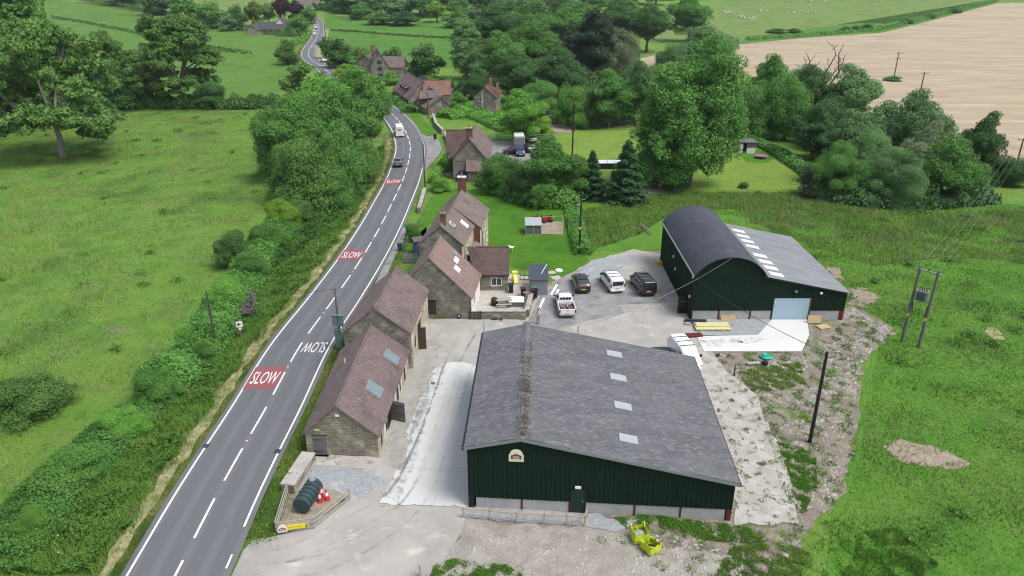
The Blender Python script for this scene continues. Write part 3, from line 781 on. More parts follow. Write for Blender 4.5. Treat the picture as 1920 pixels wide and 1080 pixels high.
MT['green_clad'] = mat('dark_green_cladding', (.0075,.020,.0125), (.0095,.024,.015), 1.5, 'OBJ', .75, spec=.12, patches=[((.016,.03,.02),.7,.62,.85,(1,1,.3))])
MT['green_trim'] = plain('dark_green_trim', (.006,.016,.011), .5)
MT['fibre'] = mat('fibre_cement_roof', (.146,.148,.16), (.11,.112,.123), .9, 'OBJ', .95, stretch=(.35,1,1), spec=.15,
    patches=[((.205,.206,.215),5,.48,.70,(.35,1,1)),((.085,.083,.09),4.2,.58,.76,(.25,1,1)),((.27,.27,.265),11,.66,.74,(.8,1,1)),((.15,.155,.13),.35,.56,.78),((.10,.10,.10),14,.6,.7,(.4,1,1))], bump=.7, bscale=9)
MT['fibre_lt'] = mat('grey_fibre_roof', (.235,.245,.26), (.19,.2,.212), .8, 'OBJ', .9, stretch=(.35,1,1), patches=[((.28,.29,.3),3,.58,.75,(.4,1,1)),((.15,.155,.165),2,.62,.8)], bump=.4, bscale=9, spec=.2)
MT['navy_tin'] = mat('blue_black_tin_roof', (.046,.052,.068), (.060,.066,.084), .7, 'OBJ', .55, spec=.35, patches=[((.035,.038,.05),2.2,.62,.75,(.2,1,1)),((.085,.09,.105),.5,.56,.8)])
MT['grp'] = plain('translucent_sheet', (.36,.385,.40), .6)
MT['grp_w'] = plain('white_translucent_sheet', (.70,.71,.72), .4)
MT['panel'] = mat('concrete_panel', (.40,.395,.385), (.33,.33,.32), 1.2, 'OBJ', .9, patches=[((.27,.265,.25),2.5,.58,.78),((.45,.42,.4),4,.6,.8)], bump=.2, bscale=10)
MT['roller'] = plain('pale_blue_roller', (.46,.60,.68), .5)
MT['redsteel'] = plain('red_oxide_steel', (.11,.02,.024), .7)
MT['moss'] = m_leaf('roof_moss', (.085,.08,.05), (.16,.14,.09), 0)
MT['osb'] = mat('osb_board', (.52,.38,.22), (.44,.31,.17), 7, 'OBJ', .85, patches=[((.6,.46,.3),14,.55,.7)])

V3 = Vector
def lerp2(a, b, t): return V3((a[0]+(b[0]-a[0])*t, a[1]+(b[1]-a[1])*t, 0))
class Gable:
    def __init__(s, T, FL, FR, BR, BL, zl, zr, zf, ft=.5, bt=None, zb=None, wm=None, rm=None, rm2=None, og=.12, oe=.22, th=.10,
                 wm_list=None, ridge=True, name_roof='roof', walls=True, z0=-.1):
        bt = ft if bt is None else bt; zb = zf if zb is None else zb
        s.T = T; e = lambda p, z: V3((p[0], p[1], z))
        s.FL, s.FR, s.BR, s.BL = FL, FR, BR, BL
        rf = lerp2(FL, FR, ft); rb = lerp2(BL, BR, bt); rf.z = zf; rb.z = zb
        s.rf, s.rb = rf, rb
        s.el = (e(FL,zl), e(BL,zl)); s.er = (e(FR,zr), e(BR,zr))
        if walls:
            b = MB()
            wl = wm_list or [0,0,0,0]
            b.poly([e(FL,z0), e(FR,z0), e(FR,zr), rf, e(FL,zl)], wl[0])
            b.poly([e(FR,z0), e(BR,z0), e(BR,zr), e(FR,zr)], wl[1])
            b.poly([e(BR,z0), e(BL,z0), e(BL,zl), rb, e(BR,zr)], wl[2])
            b.poly([e(BL,z0), e(FL,z0), e(FL,zl), e(BL,zl)], wl[3])
            s.walls = b.build('wall', wm, T, world=True)
        if rm:
            b = MB(); ax = (rb-rf).normalized()
            s.n = {}
            for side, (E0, E1) in (('l', s.el), ('r', s.er)):
                d0 = (E0-rf); d1 = (E1-rb); L0 = d0.length; L1 = d1.length
                q = [rf - ax*og, rb + ax*og, E1 + d1/L1*oe + ax*og, E0 + d0/L0*oe - ax*og]
                n = (q[1]-q[0]).cross(q[3]-q[0]).normalized()
                if n.z < 0: n = -n
                s.n[side] = n
                lo = [p + n*.01 for p in q]; hi = [p + n*(th+.01) for p in q]
                mi = 0 if side == 'r' or not rm2 else 1
                # gentle sag: rows across the slope
                b.hexa(lo+hi, mi)
            if ridge:
                k = 0
                a0 = rf - ax*og; L = (rb-rf).length+2*og; nt_ = max(2, int(L/.45))
                for i in range(nt_):
                    p = a0 + ax*(L*i/nt_) + V3((0,0,th+.02)); q = a0 + ax*(L*(i+.96)/nt_) + V3((0,0,th+.02))
                    b.tube([p, q], [.115,.125], 6, 0)
            s.roof = b.build(name_roof, [rm, rm2 or rm], T, world=True)
        s.th = th
    def on(s, side, a, bb, lift=0):
        E = s.el if side == 'l' else s.er
        p = s.rf.lerp(s.rb, a); q = E[0].lerp(E[1], a)
        return p.lerp(q, bb) + s.n[side]*(s.th+.01+lift)
    def patch(s, name, side, a0, a1, b0, b1, m, hgt_=.05, parent=None, label=None):
        q = [s.on(side,a0,b0,-.02), s.on(side,a1,b0,-.02), s.on(side,a1,b1,-.02), s.on(side,a0,b1,-.02)]
        b = MB(); b.hexa(q+[p+s.n[side]*(hgt_+.02) for p in q])
        return b.build(name, m, parent or s.roof, world=True, label=label)
    def rooflight(s, side, a0, a1, b0, b1, frame=None, glass=None):
        f = s.patch('rooflight', side, a0, a1, b0, b1, frame or MT['lead'], .07)
        da, db = (a1-a0)*.09, (b1-b0)*.09
        s.patch('glass_pane', side, a0+da, a1-da, b0+db, b1-db, glass or MT['sky_glass'], .095, parent=f)
        return f
def wall_frame(p0, p1):
    p0 = V3((p0[0],p0[1],0)); p1 = V3((p1[0],p1[1],0)); d = (p1-p0).normalized(); n = V3((d.y,-d.x,0)); return p0, d, n
def panel(T, name, p0, p1, u, z, w_, h, m, proud=.04, label=None, parent=None, back=.05):
    """a slab set on the wall p0>p1, u along it, standing proud of it"""
    o, d, n = wall_frame(p0, p1); b = MB()
    a = o+d*u; c = o+d*(u+w_)
    q = [a-n*back, c-n*back, c+n*proud, a+n*proud]
    b.hexa([V3((p.x,p.y,z)) for p in q]+[V3((p.x,p.y,z+h)) for p in q])
    return b.build(name, m, parent or T, world=True, label=label)
def window(T, p0, p1, u, z, w_, h, fm=None, gm=None, mull=1, bars=0, name='window', fw=.07):
    o, d, n = wall_frame(p0, p1); b = MB()
    def slab(u0, u1, z0, z1, pr):
        a = o+d*u0; c = o+d*u1; q = [a-n*.05, c-n*.05, c+n*pr, a+n*pr]
        b.hexa([V3((p.x,p.y,z0)) for p in q]+[V3((p.x,p.y,z1)) for p in q])
    slab(u, u+fw, z, z+h, .05); slab(u+w_-fw, u+w_, z, z+h, .05)
    slab(u+fw, u+w_-fw, z, z+fw, .05); slab(u+fw, u+w_-fw, z+h-fw, z+h, .05)
    for k in range(mull):
        c = u+w_*(k+1)/(mull+1); slab(c-fw*.45, c+fw*.45, z+fw, z+h-fw, .045)
    f = b.build(name, fm or MT['white'], T, world=True)
    panel(T, 'glass_pane', p0, p1, u+fw*.5, z+fw*.5, w_-fw, h-fw, gm or MT['glass'], .015, parent=f)
    panel(T, 'sill', p0, p1, u-.06, z-.09, w_+.12, .085, MT['lead'] if fm else MT['stone_cream'], .09, parent=f)
    return f
def chimney(T, roof, c, w_, d_, z0, z1, m, pots=1, cap=None, rz=0):
    b = MB(); b.box((c[0],c[1],(z0+z1)/2), (w_,d_,z1-z0), rz)
    b.box((c[0],c[1],z1-.12), (w_+.10,d_+.10,.10), rz); b.box((c[0],c[1],z1+.05), (w_+.04,d_+.04,.10), rz, 1)
    ch = b.build('chimney', [m, cap or MT['lead']], roof, world=True)
    for k in range(pots):
        b = MB(); o = (k-(pots-1)/2)*.35
        b.lathe([(.12,0),(.13,.05),(.105,.1),(.095,.42),(.12,.45),(.12,.5)], (c[0], c[1]+o, z1+.09), 10)
        b.build('chimney_pot', MT['brick_or'], ch, world=True)
    return ch
def ribs(b, p0, p1, zfun, z0, pitch=.333, w_=.13, d_=.035, mi=0):
    o, d, n = wall_frame(p0, p1); L = (V3((p1[0],p1[1],0))-o).length; u = pitch/2
    while u < L-.05:
        a = o+d*(u-w_/2); c = o+d*(u+w_/2); a2 = o+d*(u-w_*.28)+n*d_; c2 = o+d*(u+w_*.28)+n*d_
        zt = zfun(u/L)
        b.hexa([V3((p.x,p.y,z0)) for p in (a, c, c2, a2)]+[V3((p.x,p.y,zt)) for p in (a, c, c2, a2)], mi)
        u += pitch
def corr(b, R0, R1, E0, E1, wave=.146, amp=.022, rows=8, over=(.15,.2), lap=.012, th=.05, mi=0, seed=0, wob=.006):
    """corrugated sheeting from ridge R0-R1 to eave E0-E1, sheets lapped in rows"""
    rnd = random.Random(seed); ax = (R1-R0).normalized()
    R0 = R0-ax*over[0]; R1 = R1+ax*over[0]
    d0 = (E0-R0).normalized(); E0 = E0-ax*over[0]+(E0-R0).normalized()*over[1]; E1 = E1+ax*over[0]+(E1-R1).normalized()*over[1]
    n = (R1-R0).cross(E0-R0).normalized()
    if n.z < 0: n = -n
    L = (R1-R0).length; m = int(L/wave*4)
    for r in range(rows):
        t0, t1 = r/rows, min(1.0, (r+1.06)/rows); vs = []
        off = [rnd.gauss(0, wob) for _ in range(m//26+2)]
        for t, lift in ((t0, .02), (t1, .02+lap)):
            for i in range(m+1):
                a = i/m; p = R0.lerp(R1, a).lerp(E0.lerp(E1, a), t)
                h = amp*math.cos(2*math.pi*a*L/wave) + off[i//26]
                vs.append(p + n*(lift+h+amp))
        fs = [(i, i+1, m+2+i, m+1+i) for i in range(m)]
        b.add(vs, fs, mi)
    # underside board so that the edges have thickness
    q = [R0, R1, E1, E0]; b.hexa([p-n*th for p in q]+[p for p in q], mi)
    return n

# ------------------------------------------------------------------ the near steel barn
def front_barn():
    FL, FR, BR, BL = (-3.05,41.35), (15.1,40.0), (16.0,57.4), (-2.35,58.3)
    T = thing('steel_barn', 'large dark green steel barn with a lopsided grey fibre roof and a round topped sign', 'barn', (6.4,49.2,0))
    zl, zr, zf, ft = 5.25, 3.25, 6.1, .2
    g = Gable(T, FL, FR, BR, BL, zl, zr, zf, ft, wm=MT['green_clad'], rm=None, walls=False)
    prof = lambda t: (zl+(zf-zl)*t/ft if t < ft else zf+(zr-zf)*(t-ft)/(1-ft))-.03
    b = MB(); zb = 1.0
    rf, rb = g.rf, g.rb
    e = lambda p, z: V3((p[0],p[1],z))
    b.poly([e(FL,zb), e(FR,zb), e(FR,zr), rf, e(FL,zl)]); b.poly([e(FR,zb), e(BR,zb), e(BR,zr), e(FR,zr)])
    b.poly([e(BR,zb), e(BL,zb), e(BL,zl), rb, e(BR,zr)]); b.poly([e(BL,zb), e(FL,zb), e(FL,zl), e(BL,zl)])
    ribs(b, FL, FR, prof, zb); ribs(b, FR, BR, lambda t: zr-.02, zb); ribs(b, BL, FL, lambda t: zl-.02, zb)
    ribs(b, BR, BL, lambda t: prof(1-t), zb)
    b.build('cladding', MT['green_clad'], T, world=True)
    # concrete plinth panels between the stanchions
    o, d, n = wall_frame(FL, FR); L = (e(FR,0)-o).length
    cuts = [.45, 3.75, 7.1, 8.15, 11.6, 14.75, L-.35]
    for u0, u1 in zip(cuts, cuts[1:]):
        if abs(u0-7.1) < .01: continue
        panel(T, 'plinth_panel', FL, FR, u0+.07, 0, u1-u0-.14, 1.0, MT['panel'], -.04, back=.18)
    for u in cuts[1:2]+cuts[4:6]: panel(T, 'stanchion', FL, FR, u-.07, 0, .14, .995, MT['redsteel'], -.01, back=.2)
    panel(T, 'corner_post', FL, FR, -.02, 0, .4, 1.0, MT['green_trim'], .03, back=.3)
    panel(T, 'corner_post', FL, FR, L-.34, 0, .33, 1.0, MT['redsteel'], .02, back=.3, label='red oxide steel corner post')
    for p0, p1 in ((BL,FL),(FR,BR),(BR,BL)):
        LL = (e(p1,0)-e(p0,0)).length; panel(T, 'plinth_panel', p0, p1, .3, 0, LL-.65, 1.0, MT['panel'], -.04, back=.18)
    # door
    dr = panel(T, 'door', FL, FR, 7.17, .05, .9, 2.0, plain('door_green', (.008,.030,.017), .6), .04)
    fr = panel(T, 'door_frame', FL, FR, 7.09, 0, .07, 1.0, MT['redsteel'], .07); panel(T, 'door_frame', FL, FR, 8.08, 0, .07, 2.1, MT['green_trim'], .07)
    panel(T, 'door_light', FL, FR, 7.42, 2.22, .42, .16, MT['white'], .13)
    panel(T, 'handle', FL, FR, 7.95, 1.05, .06, .16, MT['lead'], .1, parent=dr)
    # roof
    b = MB()
    corr(b, rf, rb, g.el[0], g.el[1], rows=3, seed=1, wave=.24, amp=.045, wob=.008, lap=.02); corr(b, rf, rb, g.er[0], g.er[1], rows=9, seed=2, over=(.15,.28), wave=.24, amp=.045, wob=.008, lap=.02)
    ax = (rb-rf).normalized()
    roof = b.build('roof', MT['fibre'], T, world=True)
    b = MB(); a = rf-ax*.18
    k = 0; L2 = (rb-rf).length+.36
    while k < L2:
        p = a+ax*k
        for sgn, E in ((-1,g.el[0]),(1,g.er[0])):
            dr_ = (E-rf).normalized(); q = [p+V3((0,0,.10)), p+ax*1.08+V3((0,0,.085)), p+ax*1.08+dr_*.36+V3((0,0,.07)), p+dr_*.36+V3((0,0,.08))]
            b.hexa(q+[v+V3((0,0,.02)) for v in q])
        k += 1.05
    b.build('ridge_capping', MT['fibre'], roof, world=True)
    # barge boards and verge flashing
    b = MB()
    for A, E, nn in ((rf,g.el[0],-1),(rf,g.er[0],-1),(rb,g.el[1],1),(rb,g.er[1],1)):
        off = ax*.17*nn; dd = (E-A).normalized(); b = MB()
        b.bar(A+off+V3((0,0,-.02)), E+off+dd*.25+V3((0,0,-.02)), .04, .22)
        b.build('barge_board', plain('grey_flashing', (.22,.25,.25), .6), roof, world=True)
    for E in (g.el, g.er):
        s_ = -1 if E is g.el else 1; b = MB()
        b.bar(E[0]-ax*.2+V3((s_*.3,0,-.08)), E[1]+ax*.2+V3((s_*.3,0,-.08)), .15, .12)
        b.build('gutter', MT['gutter'], roof, world=True)
    # rooflight sheets (their lower ends fray into the sheeting)
    g.n = {}; g.th = .03
    for side, E in (('l',g.el),('r',g.er)):
        n_ = (rb-rf).cross(E[0]-rf).normalized(); g.n[side] = n_ if n_.z > 0 else -n_
    for a_ in (.115, .36, .605, .835):
        g.patch('skylight_sheet', 'r', a_, a_+.055, .47, .56, MT['grp'], .105, parent=roof)
    # moss along the ridge
    X = []
    for i in range(24):
        t = (i+.5)/24; c = rf.lerp(rb, t)
        for _ in range(int(150*random.uniform(.2,1.2))):
            X.append((c.x+.14+random.gauss(0,.2), c.y+random.gauss(0,.2), c.z+.10+abs(random.gauss(0,.02))))
    X = np.array(X); X[:,2] -= np.maximum(0, X[:,0]-rf.x-.3)*.15
    n = len(X); r_ = rng.normal(0,1,(n,3)); r_[:,2] = np.abs(r_[:,2])+1; r_ /= np.linalg.norm(r_,axis=1)[:,None]
    u = np.cross(r_, rng.normal(0,1,(n,3))); u /= np.linalg.norm(u,axis=1)[:,None]; v = np.cross(r_,u)
    s_ = rng.uniform(.025,.07,n)[:,None]; X = X-np.array(T.location)
    np_mesh('ridge_moss', np.stack([X-u*s_, X+v*s_, X+u*s_, X-v*s_],1), 4, MT['moss'], roof)
    # sign on the gable
    sign = logo_sign(T, FL, FR, 3.35, 4.25, 1.02, 1.0, with_name=True)
    return T
def arch_pts(w_, h, n=16):
    """round topped board outline, shoulders a little in from the edge"""
    r = w_*.44; base = h-r
    pts = [(-w_/2,0),(w_/2,0),(w_/2,base)]
    pts += [(r*math.cos(a), base+r*math.sin(a)) for a in [math.pi*k/n for k in range(n+1)]]
    pts += [(-w_/2,base)]
    return pts
def flat_on(T, name, p0, p1, u, z, pts, m, d0, d1, parent=None):
    o, d, n = wall_frame(p0, p1); b = MB(); k = len(pts)
    A = [o+d*(u+x)+n*d0+V3((0,0,z+y)) for x, y in pts]; B = [o+d*(u+x)+n*d1+V3((0,0,z+y)) for x, y in pts]
    b.add(A+B, [list(range(k))[::-1], list(range(k,2*k))]+[[i,(i+1)%k,(i+1)%k+k,i+k] for i in range(k)])
    return b.build(name, m, parent or T, world=True)
def text_on(T, name, body, p0, p1, u, z, size, m, d0, parent, sx=1.0, skew=0):
    o, d, n = wall_frame(p0, p1)
    t = text_mesh(body, size, m, name, .004, sx)
    c = o+d*u+n*d0+V3((0,0,z)); r = parent
    while r.parent: r = r.parent
    M = Matrix((d, V3((0,0,1)), n)).transposed()
    for v in t.data.vertices: v.co = M @ v.co + c - r.location
    t.parent = parent; return t
MT['cream'] = plain('sign_cream', (.80,.74,.52), .6); MT['pinkcream'] = plain('sign_pink_cream', (.78,.66,.58), .6)
MT['purple'] = plain('sign_purple', (.12,.02,.15), .6); MT['signred'] = plain('sign_red', (.30,.03,.015), .6)
MT['signyel'] = plain('sign_yellow', (.80,.66,.03), .6); MT['signwhite'] = plain('sign_white', (.82,.8,.8), .6); MT['signgold'] = plain('sign_gold', (.75,.62,.25), .6)
MT['signblack'] = plain('sign_black', (.02,.02,.02), .6); MT['signgrey'] = plain('sign_grey', (.2,.19,.25), .6)
def logo_sign(T, p0, p1, u, z, w_, h, with_name, board=None, parent=None):
    s = flat_on(T, 'sign', p0, p1, u, z, arch_pts(w_, h), board or MT['cream'], .05, .09, parent)
    k = w_
    flat_on(T, 'sign_sun', p0, p1, u, z+h*.56, [(.34*k*math.cos(math.pi*i/14), .30*k*math.sin(math.pi*i/14)) for i in range(15)], MT['signwhite'], .091, .095, s)
    flat_on(T, 'sign_sun', p0, p1, u, z+h*.56, [(.22*k*math.cos(math.pi*i/14), .22*k*math.sin(math.pi*i/14)) for i in range(15)], MT['signgold'], .096, .099, s)
    flat_on(T, 'sign_barn', p0, p1, u, z+h*.22, [(-.35*k,0),(.35*k,0),(.35*k,.26*k),(.14*k,.36*k),(-.14*k,.36*k),(-.35*k,.26*k)], MT['purple'], .092, .102, s)
    flat_on(T, 'sign_roof', p0, p1, u, z+h*.47, [(-.27*k,0),(.27*k,0),(0,.17*k)], MT['signred'], .103, .106, s)
    text_on(T, 'sign_lettering', 'BARN', p0, p1, u, z+h*.405, .17*k, MT['signwhite'], .109, s, 1.0)
    text_on(T, 'sign_lettering', 'STORE', p0, p1, u, z+h*.285, .15*k, MT['signwhite'], .109, s, 1.0)
    return s
front_barn()

# ------------------------------------------------------------------ the round roofed barn with its lean-to
def dutch_barn():
    y0, y1, x0, x1, x2 = 71.7, 89.4, 19.4, 27.0, 36.0
    T = thing('dutch_barn', 'dark green barn with a blue black curved roof and a grey lean-to beside it', 'barn', (27.5,80.5,0))
    ze, rise = 5.25, 2.15; hw = (x1-x0)/2; cx = (x0+x1)/2; Rr = (hw*hw+rise*rise)/(2*rise); zc = ze+rise-Rr
    arc = lambda x: zc+math.sqrt(max(0, Rr*Rr-(x-cx)**2))
    lt = lambda x: 5.1+(3.25-5.1)*(x-x1)/(x2-x1)
    top = lambda x: arc(x) if x < x1 else lt(x)
    zb = 1.15
    xs = [x0+(x1-x0)*i/24 for i in range(25)]
    b = MB()
    for y, sg in ((y0,-1),(y1,1)):
        prof = [V3((x,y,arc(x))) for x in xs]+[V3((x1,y,5.1)), V3((x2,y,3.25))]
        b.poly([V3((x0,y,zb)), V3((28.25,y,zb)), V3((28.25,y,2.62)), V3((32.15,y,2.62)), V3((32.15,y,zb)), V3((x2,y,zb))]+prof[::-1] if sg < 0 else [V3((x0,y,zb)), V3((x2,y,zb))]+prof[::-1])
    b.poly([(x0,y1,0),(x0,y0,0),(x0,y0,ze),(x0,y1,ze)]); b.poly([(x2,y0,zb),(x2,y1,zb),(x2,y1,3.25),(x2,y0,3.25)])
    L = x2-x0
    ribs(b, (x0,y0), (28.2,y0), lambda t: top(x0+(28.2-x0)*t)-.04, zb, .30)
    ribs(b, (28.25,y0), (32.15,y0), lambda t: top(28.25+3.9*t)-.04, 2.62, .30); ribs(b, (32.15,y0), (x2,y0), lambda t: top(32.15+(x2-32.15)*t)-.04, zb, .30)
    ribs(b, (x0,y1), (x0,y0), lambda t: ze-.03, 0, .30, d_=.02); ribs(b, (x2,y0), (x2,y1), lambda t: 3.2, zb, .3)
    b.build('cladding', MT['green_clad'], T, world=True)
    # curved roof
    b = MB(); m = int((y1-y0+.5)/.15*4); rr = Rr+.06; a0 = math.asin((hw+.12)/rr)
    A = [-a0+2*a0*i/30 for i in range(31)]; vs = []
    for i in range(m+1):
        y = y0-.25+(y1-y0+.5)*i/m; wv = .014*math.cos(2*math.pi*i/4)
        for a in A: vs.append((cx+(rr+wv)*math.sin(a), y, zc+(rr+wv)*math.cos(a)))
    b.add(vs, [(i*31+j, i*31+j+1, (i+1)*31+j+1, (i+1)*31+j) for i in range(m) for j in range(30)])
    b.build('curved_roof', MT['navy_tin'], T, world=True, smooth=True)
    for y in (y0-.27, y1+.27):
        b = MB(); pts = [(cx+(rr-.03)*math.sin(a), y, zc+(rr-.03)*math.cos(a)) for a in A]; b.tube(pts, .055, 5)
        b.build('verge_trim', MT['gutter'], T, world=True)
    b = MB(); b.bar((x0-.12,y0-.25,ze-.02), (x0-.12,y1+.25,ze-.02), .14, .12)
    b.build('gutter', plain('pale_gutter', (.20,.23,.22), .5), T, world=True)
    # lean-to roof
    b = MB(); R0, R1 = V3((x1-.15,y0,5.14)), V3((x1-.15,y1,5.14)); E0, E1 = V3((x2,y0,3.27)), V3((x2,y1,3.27))
    n = corr(b, R0, R1, E0, E1, rows=5, seed=5, over=(.2,.3))
    roof = b.build('lean_to_roof', MT['fibre_lt'], T, world=True)
    for a_ in (.115,.225,.33,.435,.605,.715,.82,.925):
        q = [R0.lerp(R1,1-a_+da).lerp(E0.lerp(E1,1-a_+da), bb)+n*.02 for da, bb in ((-.029,.10),(.029,.10),(.029,.27),(-.029,.27))]
        b = MB(); b.hexa(q+[p+n*.07 for p in q]); b.build('skylight_sheet', MT['grp_w'], roof, world=True)
    b = MB(); b.bar((x2+.32,y0-.2,3.13), (x2+.32,y1+.2,3.13), .14, .12); b.build('gutter', MT['gutter'], roof, world=True); b = MB(); b.bar((x2-.1,y0-.2,3.27), (x1,y0-.2,5.12), .05, .16); b.build('barge_board', MT['gutter'], roof, world=True)
    # plinth, posts
    F0, F1 = (x0,y0), (x2,y0)
    for u0, u1 in ((.2,2.95),(3.05,6.35),(6.55,8.7),(12.85,16.1)): panel(T, 'plinth_panel', F0, F1, u0, 0, u1-u0, 1.14, MT['panel'], -.04, back=.2)
    for u in (2.97, 6.38, 12.75, 16.15): panel(T, 'stanchion', F0, F1, u, 0, .17, 1.14, MT['redsteel'], .0, back=.2)
    panel(T, 'corner_post', F0, F1, 0, 0, .19, 1.15, MT['green_trim'], .02, back=.2)
    panel(T, 'plinth_panel', (x2,y0), (x2,y1), .3, 0, 17, 1.14, MT['panel'], -.04, back=.2)
    panel(T, 'corner_post', F0, F1, 16.33, 0, .27, 1.15, MT['redsteel'], .02, back=.2)
    # roller door
    b = MB()
    for k in range(24):
        z = .02+k*.108; b.hexa([V3((28.27,y0-.0,z)),V3((32.13,y0,z)),V3((32.13,y0+.12,z)),V3((28.27,y0+.12,z)),V3((28.27,y0-.03,z+.09)),V3((32.13,y0-.03,z+.09)),V3((32.13,y0+.12,z+.106)),V3((28.27,y0+.12,z+.106))])
    d = b.build('roller_door', MT['roller'], T, world=True)
    panel(T, 'door_guide', F0, F1, 8.76, 0, .09, 2.62, MT['green_trim'], .06); panel(T, 'door_guide', F0, F1, 12.73, 0, .12, 2.62, MT['redsteel'], .06, label='red oxide door guide')
    for u, z, m in ((13.6,3.62-.45,MT['signwhite']),(10.9,3.35,MT['lead'])): panel(T, 'floodlight', F0, F1, u, z, .26, .2, m, .18)
    # open side door at the left corner
    b = MB(); b.box((x0-.55,y0+1.6,1.1), (1.05,.07,2.2)); dd = b.build('side_door', MT['green_trim'], T, world=True, label='side door standing open')
    b = MB(); b.box((x0-.55,y0+1.55,1.55), (.8,.02,.03)); b.build('door_bar', MT['lead'], dd, world=True)
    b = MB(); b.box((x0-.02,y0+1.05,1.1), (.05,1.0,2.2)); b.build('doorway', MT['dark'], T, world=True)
    for y, z in ((y0+.9,2.45),(y0+8.5,2.6),(y0+10,3.6),(y1-.3,4.6),(y0+.3,5.0)):
        b = MB(); b.box((x0-.1,y,z), (.16,.14,.28)); b.build('wall_light', MT['signwhite'], T, world=True)
dutch_barn()

# ------------------------------------------------------------------ stone range by the road
def near_stone_barn():
    FL, FR, BR, BL = (-16.05,47.5), (-10.42,47.2), (-9.85,60.9), (-16.0,61.0)
    T = thing('stone_barn', 'long low stone barn with mottled pinkish tiles and two glass rooflights beside the road', 'barn', (-13.2,54,0))
    g = Gable(T, FL, FR, BR, BL, 2.1, 2.1, 4.62, .47, wm=[MT['stone'], MT['stone_cream']], wm_list=[0,1,0,0], rm=MT['tile'], og=.14, oe=.25, th=.09)
    g.rooflight('r', .30, .415, .40, .78); g.rooflight('r', .735, .84, .50, .88)
    dr = panel(T, 'door', FL, FR, .55, .12, 1.05, 1.75, MT['wood_grey'], .05)
    for z in (.4, 1.5): panel(T, 'door_hinge', FL, FR, .58, z, .7, .05, MT['dark'], .065, parent=dr)
    panel(T, 'door_step', FL, FR, .5, 0, 1.2, .11, MT['stone'], .25)
    panel(T, 'door_frame', FL, FR, .47, 1.88, 1.22, .10, MT['wood_dk'], .04)
    panel(T, 'gable_lamp', FL, FR, 2.52, 3.72, .34, .16, MT['signwhite'], .08, label='white lamp under the ridge')
    panel(T, 'lintel', FL, FR, .75, 2.33, .42, .15, plain('cream_block', (.62,.54,.3)), .03)
    for u, w_, h in ((1.1,.35,1.2),(3.1,.5,.75),(4.3,.35,1.3),(7.9,.6,1.7),(9.2,.35,1.4),(11.4,.5,1.5)):
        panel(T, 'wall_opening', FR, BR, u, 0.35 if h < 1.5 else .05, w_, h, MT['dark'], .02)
    for u in (2.4,7.0,8.6,9.75): panel(T, 'timber_post', FR, BR, u, 0, .2, 2.05, MT['white'], .06)
    # open boarded stable doors
    o, d, n = wall_frame(FR, BR)
    for u, rz, zz, hh in ((5.25,-.35,.06,1.9),):
        b = MB(); c = o+d*u
        M = Matrix.Rotation(rz, 3, 'Z'); w_ = 1.35
        ax = M @ n
        for k in range(9):
            p = c+ax*(w_*(k+.5)/9); b.box((p.x,p.y,zz+hh/2), (w_/9-.012,.05,hh), math.atan2(ax.y,ax.x))
        fn = V3((ax.y,-ax.x,0))
        for z in (.3,1.05,1.75): b.bar(c+fn*.05+V3((0,0,z)), c+ax*w_+fn*.05+V3((0,0,z)), .04, .13)
        b.bar(c+fn*.05+V3((0,0,.3)), c+ax*w_+fn*.05+V3((0,0,1.05)), .04, .12); b.bar(c+fn*.05+V3((0,0,1.05)), c+ax*w_+fn*.05+V3((0,0,1.75)), .04, .12)
        b.build('stable_door', MT['wood_grey'], T, world=True, label='boarded door standing open')
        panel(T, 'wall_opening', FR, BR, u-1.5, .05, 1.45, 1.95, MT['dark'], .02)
    b = MB(); p = g.on('l',.62,.45); b.tube([p, p+V3((0,0,.45))], .05, 8); b.build('vent_pipe', MT['signwhite'], g.roof, world=True)
near_stone_barn()
def second_stone_barn():
    FL, FR, BR, BL = (-15.75,61.1), (-9.6,61.0), (-9.0,71.0), (-15.0,71.4)
    T = thing('stone_barn', 'taller stone barn with a plain tiled roof and a brown doorway in its cream wall', 'barn', (-12.4,66,0))
    g = Gable(T, FL, FR, BR, BL, 3.9, 3.9, 6.35, .49, wm=[MT['stone_dk'], MT['stone_cream']], wm_list=[0,1,0,0], rm=MT['tile'], og=.12, oe=.22)
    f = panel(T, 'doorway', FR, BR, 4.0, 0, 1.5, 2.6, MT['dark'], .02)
    panel(T, 'door_frame', FR, BR, 3.9, 2.6, 1.7, .16, MT['wood_dk'], .05)
    o, d, n = wall_frame(FR, BR); b = MB(); c = o+d*4.0
    b.box((c.x+.38,c.y-.05,1.25), (.8,.07,2.45), .25); b.build('door', MT['wood_dk'], T, world=True)
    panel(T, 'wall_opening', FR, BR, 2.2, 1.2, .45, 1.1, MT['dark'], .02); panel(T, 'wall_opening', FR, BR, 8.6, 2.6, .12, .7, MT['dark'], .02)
    panel(T, 'wall_tie', FR, BR, 6.5, 2.9, .5, .06, MT['dark'], .04)
    b = MB(); c = o+n*.09+V3((0,0,.1)); b.tube([c+d*.1, c+d*.1+V3((0,0,3.75))], .05, 8); b.box((c.x+.02,c.y+.1,2.1), (.16,.16,.2)); b.build('drain_pipe', MT['lead'], T, world=True)
second_stone_barn()
